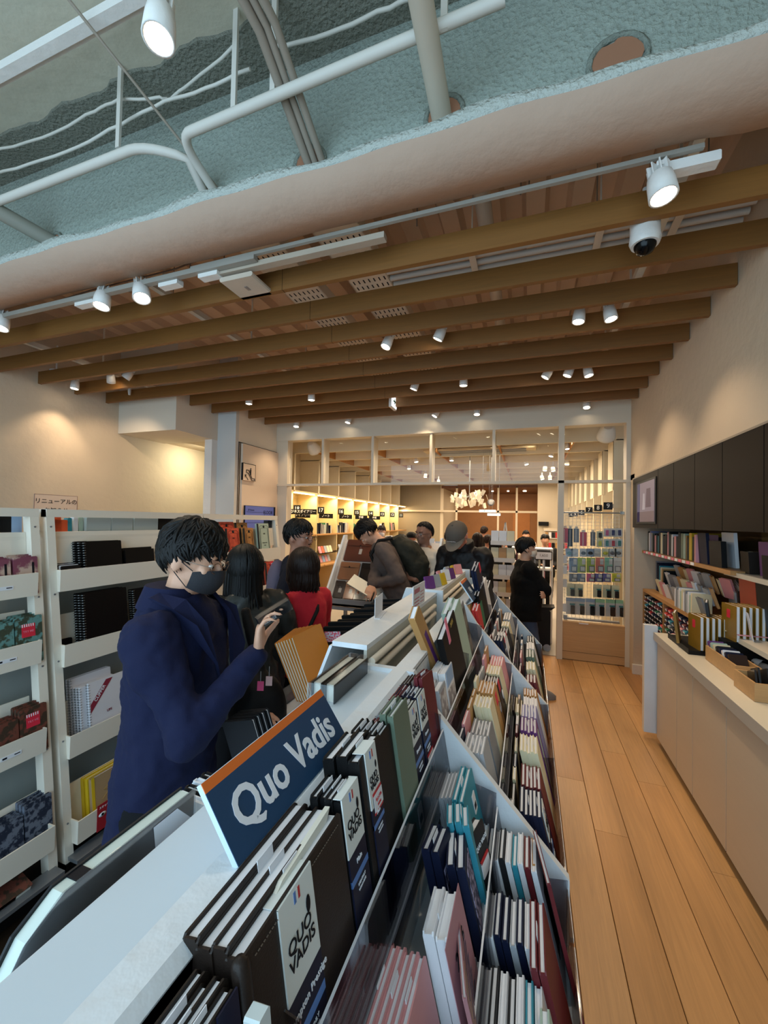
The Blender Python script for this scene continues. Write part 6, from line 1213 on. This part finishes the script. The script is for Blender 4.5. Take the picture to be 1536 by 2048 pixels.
# ---- man with glasses looking along the hall
L3, F3, H3 = (-1.42, 2.34), (.90, .42), 1.60
o3, P3 = person('man with a thin moustache and glasses in dark clothes, behind the woman in red', L3, F3, H3, 'tan', turn=-28, nod=2, top=mat('dark_navy_jacket', (24, 26, 42), .8, 'cloth'), wid=.92, hair=('short', 500), fold=.02, loose=1.1)
glasses(P3, GB, .118); hh = P3['hh']; P3['L']('moustache', B().cap(hh((-.016, .090, 1.551)), hh((.016, .090, 1.551)), .003, .003, 6).ell(hh((0, .082, 1.522)), (.012, .007, .007), P3['R3']), HAIRB)
bp = B(); u = P3['u']; bp.ell(u((0, -.14, 1.25)), (.11, .07, .17)); remesh(P3['L']('backpack', bp, mat('backpack_mauve', (86, 78, 96), .8, 'cloth')), .012, .01)
# ---- man bending with a backpack
L5, F5, H5 = (-1.10, 3.62), (-.93, -.37), 1.72
hw = cp(742, 1178, 3.45)
o5, P5 = person('man in a grey-brown sweater with an olive backpack, bending over an open booklet', L5, F5, H5, 'pale', bend=24, nod=38, hands={1: lw(L5, F5, H5, hw), -1: lw(L5, F5, H5, hw+V((-.03, .1, .02)))}, top=mat('sweater_taupe', (84, 72, 68), .9, 'cloth', amt=.1), hem=.90, loose=1.15, fold=.02, hair=('short', 450))
u = P5['u']; b = B(); b.loft([(u((0, -.20, .98)), .15, .09, P5['U3']), (u((0, -.22, 1.12)), .175, .12, P5['U3']), (u((0, -.20, 1.30)), .165, .11, P5['U3']), (u((0, -.15, 1.43)), .11, .06, P5['U3'])]); bo = P5['L']('backpack', b, mat('backpack_olive', (54, 54, 44), .75, 'cloth', amt=.2), .01, .025)
for q in (-1, 1): c = B(); c.tube([u((q*.10, -.12, 1.44)), u((q*.115, .0, 1.47)), u((q*.12, .115, 1.38)), u((q*.13, .11, 1.2)), u((q*.16, -.05, 1.08))], .016, 6); P5['L']('shoulder_strap', c, BLACK)
bk = thing('open_booklet', 'thin grey open booklet held by the bending man', 'booklet', hw); M = frame(hw+V((-.09, -.02, .03)), (.75, .15, -.42), (.2, .9, .25)); B().box(-.10, .10, -.08, .08, -.003, .003, 0, M).build('cover', mat('booklet_grey', (150, 146, 136), .5), bk); B().box(-.098, .098, -.078, .078, .003, .006, 0, M).build('pages', PAPER, bk)
# ---- man in the pale tee
L6, F6, H6 = (-.93, 3.78), (-.25, -.97), 1.60
o6, P6 = person('man with glasses in a pale tee with a khaki cross strap, hands raised', L6, F6, H6, 'brown', turn=-12, nod=3, hands={1: (.08, .26, 1.20), -1: (-.06, .27, 1.17)}, hd={1: ((-1, .1, .4), (0, -1, -.2)), -1: ((1, .1, .4), (0, -1, -.2))}, top=mat('tee_sand', (196, 184, 168), .9, 'cloth'), sleeves=False, hem=.86, loose=1.1, hair=('crop', 220))
glasses(P6, GB, .112); u = P6['u']; P6['L']('cross_strap', B().tube([u((.12, -.05, 1.44)), u((.11, .09, 1.40)), u((.0, .155, 1.25)), u((-.13, .13, 1.02))], .018, 6), mat('strap_khaki', (140, 128, 88), .8))
# ---- man in the cap
L7, F7, H7 = (-.48, 3.70), (-.30, -.95), 1.68
o7, P7 = person('man in a faded charcoal cap and black padded jacket bending over the end display', L7, F7, H7, 'pink', bend=20, nod=30, hands={1: (.10, .42, 1.10), -1: (-.12, .42, 1.08)}, top=mat('puffer_black', (30, 28, 30), .5, 'cloth', amt=.2), hem=.80, loose=1.18, fold=.028, hair=('crop', 80), hairm=mat('hair_grey', (90, 84, 80), .6, 'plain'))
hh, R3 = P7['hh'], P7['R3']; c = B(); vs = []; nn, mm = 24, 9; CAPM = mat('cap_charcoal', (84, 76, 68), .85, 'cloth', amt=.15); s7 = P7['s']
for i in range(mm+1):
    for j in range(nn): th = 2*pi*j/nn; ph = rad(3+86*i/mm); vs.append(hh(V((0, -.005, 1.625))+V((.094*sin(ph)*cos(th), .112*sin(ph)*sin(th), .105*cos(ph)))))
c.add(vs, [(i*nn+j, (i+1)*nn+j, (i+1)*nn+(j+1) % nn, i*nn+(j+1) % nn) for i in range(mm) for j in range(nn)]+[tuple(range(nn))], 0, True); P7['L']('cap_crown', c, CAPM)
c = B(); v = []
for k in range(13): a = rad(20+140*k/12); v.append((.09*cos(a), .105*sin(a)))
out = [(.092*cos(rad(20+140*k/12)), .105*sin(rad(20+140*k/12))+.075*sin(pi*k/12)**.6) for k in range(13)]
c.add([hh((x, y, 1.632)) for x, y in v]+[hh((x, y, 1.612-.25*x*x)) for x, y in out]+[hh((x, y, 1.629)) for x, y in v]+[hh((x, y, 1.609-.25*x*x)) for x, y in out], [(i, i+1, 14+i, 13+i) for i in range(12)]+[(26+i, 27+i, 40+i, 39+i) for i in range(12)]+[(13+i, 14+i, 40+i, 39+i) for i in range(12)], 0, False); P7['L']('cap_peak', c, mat('cap_peak', (110, 98, 86), .8, 'cloth'))
P7['L']('cap_button', B().ell(hh((0, -.005, 1.732)), (.009, .009, .005), R3), CAPM)
text('ORIGINAL', .018, SIGNW, Matrix.LocRotScale(hh((0, .112, 1.655)), (R3 @ Matrix.Rotation(rad(80), 3, 'X') @ Matrix.Rotation(rad(180), 3, 'Y') @ Matrix.Rotation(rad(180), 3, 'Y')).to_quaternion(), None), o7, world=False)
u = P7['u']; P7['L']('jacket_collar', B().loft([(u((0, -.012, 1.43)), .10, .095, P7['U3']), (u((0, -.02, 1.50)), .09, .085, P7['U3'])]), mat('puffer_black', (0, 0, 0)), .008)
# ---- masked person in black
L8, F8, H8 = (-.02, 4.15), (.97, .22), 1.47
o8, P8 = person('person in pale mask, black sweatshirt, jeans and sneakers by the aisle', L8, F8, H8, 'pale', nod=2, hands={1: (-.10, .20, 1.17), -1: (.12, .17, 1.12)}, hd={1: ((-1, -.1, .1), (0, -1, 0)), -1: ((1, -.3, .1), (0, -1, 0))}, poles={1: (1, .2, -.6), -1: (-1, .2, -.6)}, top=mat('sweatshirt_black', (12, 12, 13), .95, 'cloth'), bottom=mat('jeans', (58, 72, 96), .9, 'cloth', amt=.2), hem=.84, loose=1.30, fold=.02, hair=('short', 500), detail=1, step=.13)
mask(P8, mat('mask_cream', (214, 200, 184), .7, 'cloth'))
random.seed(71)
c = B(); hh = P8['hh']
# ---- people further back
FAR = [(737, 1060, 7.2, 1.62, (.9, -.2), 'tan', 'crop', (58, 54, 56), 'man in profile with short dark hair and glasses before the lit shelving', 'g'), (763, 1062, 7.3, 1.60, (.2, -.95), 'pale', 'short', (24, 24, 28), 'masked person in black before the lit shelving', 'm'),
       (800, 1078, 6.4, 1.50, (.5, -.8), 'pale', 'short', (30, 26, 30), 'person with dark hair bending by the far display', 'b'), (826, 1078, 6.9, 1.52, (-.4, -.8), 'tan', 'crop', (26, 26, 28), 'person in a black cap bowed at the far display', 'c'),
       (857, 1064, 6.2, 1.66, (-.2, -.97), 'pink', 'bald', (222, 190, 196), 'bald pink-faced man in a pink shirt', ''), (900, 1074, 6.0, 1.58, (.9, -.3), 'tan', 'short', (56, 58, 62), 'curly-haired man with glasses and a yellow-edged backpack', 'g'),
       (917, 1070, 8.4, 1.58, (.9, .2), 'tan', 'crop', (60, 70, 90), 'person in a blue cap far down the hall', 'c2'), (955, 1080, 5.9, 1.50, (.1, .99), 'pale', 'long', (150, 134, 120), 'woman with long chestnut hair seen from behind', ''),
       (968, 1062, 8.6, 1.66, (.3, .9), 'tan', 'short', (24, 24, 26), 'tall dark-haired man beyond the chestnut-haired woman', ''), (976, 1082, 6.8, 1.50, (.7, .6), 'tan', 'short', (20, 20, 22), 'dark-haired person in black beside the chestnut-haired woman', ''),
       (990, 1088, 5.5, 1.48, (.2, .97), 'pale', 'bob', (18, 18, 20), 'person in a black puffer with a small backpack ring, back turned', ''), (1008, 1072, 8.0, 1.60, (.5, .8), 'tan', 'short', (28, 30, 32), 'dark-haired person before the wooden door', ''),
       (1008, 1080, 6.7, 1.58, (-.95, -.1), 'tan', 'bald', (28, 60, 56), 'bald man with glasses in a dark green sweater', 'g'), (1052, 1070, 8.8, 1.58, (.1, -.97), 'pale', 'short', (210, 196, 186), 'person in cream beyond the book tower', ''), (1090, 1080, 7.0, 1.52, (.1, -.97), 'pale', 'short', (30, 30, 34), 'dark-haired person reading behind the price sign', '')]
for px, py, d, hgt, fc, skn, hr, col, lab, x in FAR:
    p = cp(px, py, d); hgt = (p.z+.12)/1.74*1.7
    oo, PP = person(lab, (p.x, p.y), fc, hgt, skn, bend=14 if x == 'b' else 0, nod=22 if x in ('b', 'c') else 6, hands={1: (.12, .30, 1.12), -1: (-.12, .30, 1.10)}, top=mat('far_top_%d_%d' % (px, py), col, .9, 'cloth'), hair=(hr, 0 if hr == 'crop' else 90), hairm=HAIRN if 'chestnut' in lab else HAIRB, vox=.018, detail=0 if not x else 1, loose=1.15)
    if x == 'm': mask(PP, mat('mask_white', (210, 206, 204), .7))
    if x == 'g': glasses(PP, GB, .112)
    if x in ('c', 'c2'):
        hh = PP['hh']; PP['L']('cap', B().lathe([(.001, .09), (.05, .08), (.085, .04), (.092, -.01), (.001, -.01)], T(hh((0, -.005, 1.65)))).box(-.06, .06, .06, .17, -.01, .0, 0, T(hh((0, 0, 1.65)))), mat('cap_black', (20, 20, 22), .8) if x == 'c' else mat('cap_blue', (74, 90, 130), .8))
    if 'backpack' in lab: u = PP['u']; b = B(); b.ell(u((0, -.17, 1.25)), (.14, .09, .2)); PP['L']('backpack', b, mat('backpack_dark', (44, 46, 42), .8)); PP['L']('strap', B().tube([u((.1, -.1, 1.42)), u((.11, .09, 1.42)), u((.12, .12, 1.2))], .014), mat('strap_yellow', (190, 170, 90), .8) if 'yellow' in lab else BLACK)
# ================================================================ LEATHER STAND AND FURTHER FIXTURES
SL = mat('sloped_board', (222, 206, 190), .5, amt=.02)
s0, s1 = onY(658, 1190, 3.45), onY(700, 1084, 3.80)
st = thing('leather_case_stand', 'white sloping stand with a grey tray, filled with leather cases', 'stand', (s0.x, 3.6, 0))
x0, x1 = s0.x, s0.x+.98; zb, zt = s0.z-.03, s1.z+.02; ya, yb = 3.47, 3.80
tl = math.atan2(yb-ya, zt-zb)
def face(x, f, off=0): return V((x, ya+(yb-ya)*f-off*cos(tl), zb+(zt-zb)*f+off*sin(tl)))
B().prism([(ya, zb), (yb, zt), (yb+.02, zt), (yb+.02, zb)], 0, x0, x1).build('slope', SL, st)
for x in (x0-.02, x1): B().prism([(ya-.05, zb-.02), (ya-.05, zb+.08), (yb-.02, zt+.05), (yb+.04, zt+.05), (yb+.04, zb-.02)], 0, x, x+.02).build('side_panel', GW, st)
B().box(x0-.02, x1+.02, ya-.08, ya-.06, zb-.05, zb+.015).box(x0-.02, x1+.02, ya-.08, yb, zb-.05, zb-.03).build('grey_tray', GREYM, st)
for x in (x0, x1-.03, (x0+x1)/2):
    for y in (ya-.06, yb-.02): B().box(x, x+.03, y, y+.03, 0, zb-.05).build('leg', GREYM, st)
B().box(x0, x1, ya-.06, yb, .33, .35).build('lower_shelf', OAKX, st); B().box(x0, x1, ya-.06, ya-.04, zb-.09, zb-.06).build('rail', GREYM, st)
LCS = {'chestnut': (122, 62, 44), 'camel': (196, 128, 84), 'black': (26, 26, 30), 'dark brown': (72, 48, 44), 'white': (210, 206, 200)}
def lcase(x, f, w_, h_, c, lab, tagc=True):
    p = face(x, f, .012); t = thing('leather_case', lab, 'leather case', p, (-tl, 0, 0)); m = mat('case_'+c.replace(' ', '_'), LCS[c], .4, 'leather', amt=.1)
    B().bev(0, w_, -.010, .010, 0, h_, .006).build('body', m, t, False); B().bev(0, w_, -.014, -.010, h_*.72, h_, .006).build('flap', m, t, False)
    B().lathe([(.001, 0), (.008, 0), (.008, .003), (.001, .003)], T((w_/2, -.014, h_*.72)) @ Matrix.Rotation(rad(90), 4, 'X'), 10).build('button', INK, t, False); B().tube([(w_*.2, -.0155, h_*.68), (w_*.8, -.0155, h_*.68)], .0015, 4).build('cord', INK, t, False)
    if tagc: B().box(w_*.5, w_*.5+.03, -.018, -.016, h_*.30, h_*.55, 0, None).build('paper_tag', SL, t, False); B().tube([(w_*.5+.015, -.017, h_*.55), (w_*.5, -.015, h_*.72)], .001, 4).build('tag_string', PAPW, t, False)
    B().bev(-.004, w_+.004, -.020, -.019, -.003, h_+.004, .006).build('film', FILM, t, False)
Lx = x0+.03
lcase(Lx+.01, .62, .30, .23, 'chestnut', 'large chestnut leather case on the top row of the stand'); lcase(Lx+.36, .62, .24, .22, 'chestnut', 'second chestnut leather case half hidden by the bending man'); lcase(Lx+.63, .62, .24, .20, 'camel', 'camel leather case on the top row by the bending man')
lcase(Lx, .30, .20, .18, 'camel', 'camel flap case in the middle row of the stand', False); lcase(Lx+.22, .30, .21, .18, 'black', 'black flap case in the middle row of the stand', False); lcase(Lx+.45, .30, .22, .18, 'dark brown', 'dark brown case with a paper tag in the middle row'); lcase(Lx+.69, .30, .2, .18, 'chestnut', 'chestnut case in the middle row behind the booklet')
lcase(Lx, .0, .10, .17, 'dark brown', 'narrow dark brown case at the tray end of the stand'); lcase(Lx+.11, .0, .10, .17, 'camel', 'narrow camel case in the lowest row of the stand'); lcase(Lx+.22, .0, .17, .165, 'black', 'black tagged case in the lowest row of the stand'); lcase(Lx+.42, .0, .22, .12, 'white', 'white-edged frame case in the lowest row'); lcase(Lx+.66, .0, .22, .14, 'black', 'black case in the lowest row at the aisle end')
for i in range(4): book('stored_pack', 'dark pack stored on the lower shelf of the leather stand, %s' % nth(i), 'pack', (x0+.15+.22*i, 3.6, .352), (0, 0, 0), (.16, .12+.02*(i % 2), .08), C(['brown', 'cream', 'dark red', 'charcoal'][i]))
# white display beyond, with boxes and small cards
d2 = thing('display_table', 'white display table with small cards behind the leather stand', 'table', (-1.2, 5.0, 0))
B().box(-1.75, -.72, 4.72, 5.25, 1.02, 1.10).build('top', GW, d2); B().prism([(4.72, 1.10), (4.72, 1.25), (5.0, 1.42), (5.25, 1.42), (5.25, 1.10)], 0, -.74, -.72).prism([(4.72, 1.10), (4.72, 1.25), (5.0, 1.42), (5.25, 1.42), (5.25, 1.10)], 0, -1.75, -1.73).build('side_panel', GW, d2); B().box(-1.72, -.75, 4.76, 4.78, 1.13, 1.34).build('dark_front', mat('front_slate', (52, 62, 70), .5), d2)
for x in (-1.72, -.78):
    for y in (4.74, 5.19): B().box(x, x+.04, y, y+.04, 0, 1.02).build('leg', GREYM, d2)
for i in range(12):
    c = ['white', 'cream', 'silver', 'white'][i % 4]; book('small_card_pack', '%s card pack on the white table, %s' % (c, nth(i)), 'card pack', (-1.68+.078*i, 4.98, 1.101), (-.1, 0, .1*sin(i)), (.065, .30+.03*sin(i*1.3), .02), C(c), PAPW)
# tower of pale books, beside the masked person
tw = thing('book_tower_stand', 'white wire stand stacked with pale books behind the masked person', 'stand', (-.28, 5.1, 0)); random.seed(81)
B().box(-.42, -.14, 4.98, 5.26, .0, .03).build('base', WHITE, tw); B().tube([(-.28, 5.2, .03), (-.28, 5.2, 1.5)], .012).build('pole', WHITE, tw)
for k in range(7): B().box(-.42, -.14, 4.98, 5.26, .16+.2*k, .166+.2*k).box(-.42, -.14, 4.975, 4.98, .16+.2*k, .21+.2*k).build('shelf', WHITE, tw)
for k in range(7):
    for i in range(3): c = ['cream', 'white', 'tan', 'white', 'cream'][(k+i*2) % 5]; book('pale_book', '%s book on the white wire stand, %s shelf, %s' % (c, nth(k), nth(i)), 'book', (-.375+.09*i, 5.02, .167+.2*k), (-.12, 0, 0), (.085, .16, .03), C(c))
for q in (-1, 1): tag(B().box(-.006, .006, -.05, .05, 0, .26, 0, T((-.26+.035*q, 5.1, 1.37)) @ Matrix.Rotation(-q*.13, 4, 'Y')).build('leaning_board', CREAM), 'tall cream board leaning atop the wire stand, %s one' % ('wall side' if q < 0 else 'aisle side'), 'board')
# white shelf with folders behind the glazing post
sh = thing('white_bookcase', 'open white bookcase with leaning folders beyond the glazing post', 'bookcase', (.2, 6.1, 0))
for x in (-.22, .30): B().box(x, x+.02, 6.0, 6.35, 0, 1.28).build('side', WHITE, sh)
for z in (.04, .42, .72, .98, 1.26): B().box(-.20, .30, 6.0, 6.35, z, z+.018).build('shelf', WHITE, sh)
for k, z in enumerate((.06, .438, .738, .998)):
    for i in range(7): c = random.choice(['white', 'dark red', 'cream', 'brown', 'silver', 'pink']); book('folder', '%s folder in the white bookcase, %s shelf, %s' % (c, nth(k), nth(i)), 'folder', (-.15+.06*i, 6.1, z), (0, .12, rad(90)), (.2, .22, .02), C(c))
pc = thing('price_sign', 'framed white price sign on the bookcase', 'sign', (.15, 5.98, 1.2)); p = onY(1087, 1111, 5.95)
B().box(p.x-.11, p.x+.11, 5.95, 5.96, p.z-.06, p.z+.055).build('frame', mat('frame_brown', (60, 40, 32), .5), pc); B().box(p.x-.1, p.x+.1, 5.946, 5.95, p.z-.05, p.z+.045).build('sheet', PAPW, pc); text('1,650', .05, mat('grey_ink', (120, 110, 106), .6, 'plain'), frame((p.x, 5.945, p.z), (1, 0, 0), (0, 0, 1)), pc); B().box(p.x-.01, p.x+.01, 5.96, 5.97, .9, p.z).build('post', WHITE, pc)
tc = thing('tea_cart', 'small wooden trolley with a brass rail in the hall', 'trolley', (-.35, 6.6, 0)); p = onY(1005, 1130, 6.6)
for x in (p.x-.16, p.x+.16):
    for y in (6.5, 6.8): B().box(x-.01, x+.01, y-.01, y+.01, 0, 1.0).build('leg', CREAM, tc)
for z in (.3, .62, .98): B().box(p.x-.16, p.x+.16, 6.5, 6.8, z, z+.02).build('shelf', OAKX, tc)
B().box(p.x-.15, p.x+.15, 6.51, 6.53, .64, .9).build('drawer', OAKX, tc)
tag(B().box(.28, .56, 12.9, 12.98, 1.56, 1.68).build('section_sign', BLACK), 'long black section sign on the far pale wall', 'sign')
for k in range(3):
    fs = thing('wall_bookcase', 'far pale bookcase against the end wall, %s from the wooden hall' % nth(k), 'bookcase', (.5+.4*k, 12.9, 0)); xx = .42+.42*k
    B().box(xx, xx+.4, 12.7, 12.98, 0, 1.5).build('carcass', HC, fs)
    for z in (.3, .6, .9, 1.2, 1.42): B().box(xx+.01, xx+.39, 12.62, 12.7, z, z+.02).build('shelf', WHITE, fs)
    for z in (.32, .62, .92, 1.22):
        for i in range(4): B().box(xx+.04+.09*i, xx+.11+.09*i, 12.63, 12.69, z, z+.16).build('book_spine', C(['red', 'black', 'tan', 'white', 'charcoal'][(i+int(z*10)) % 5]), fs)
# pale racks at the grid side of the hall
for k in range(4):
    y = 6.45+.9*k; gs = thing('slanted_rack', 'tall slanted pale rack on the grid side of the hall, %s' % nth(k), 'rack', (1.3, y, 0))
    B().box(1.45, 1.73, y, y+.75, 0, 1.75).build('carcass', HC, gs)
    for i in range(9): B().prism([(1.30, .35+.15*i), (1.45, .38+.15*i), (1.45, .40+.15*i), (1.30, .37+.15*i)], 1, y, y+.75).build('shelf', HP, gs)
    for i in range(9): B().box(1.33, 1.36, y+.05, y+.7, .38+.15*i, .47+.15*i).build('card_row', [C('cream'), C('white'), C('tan')][i % 3], gs)
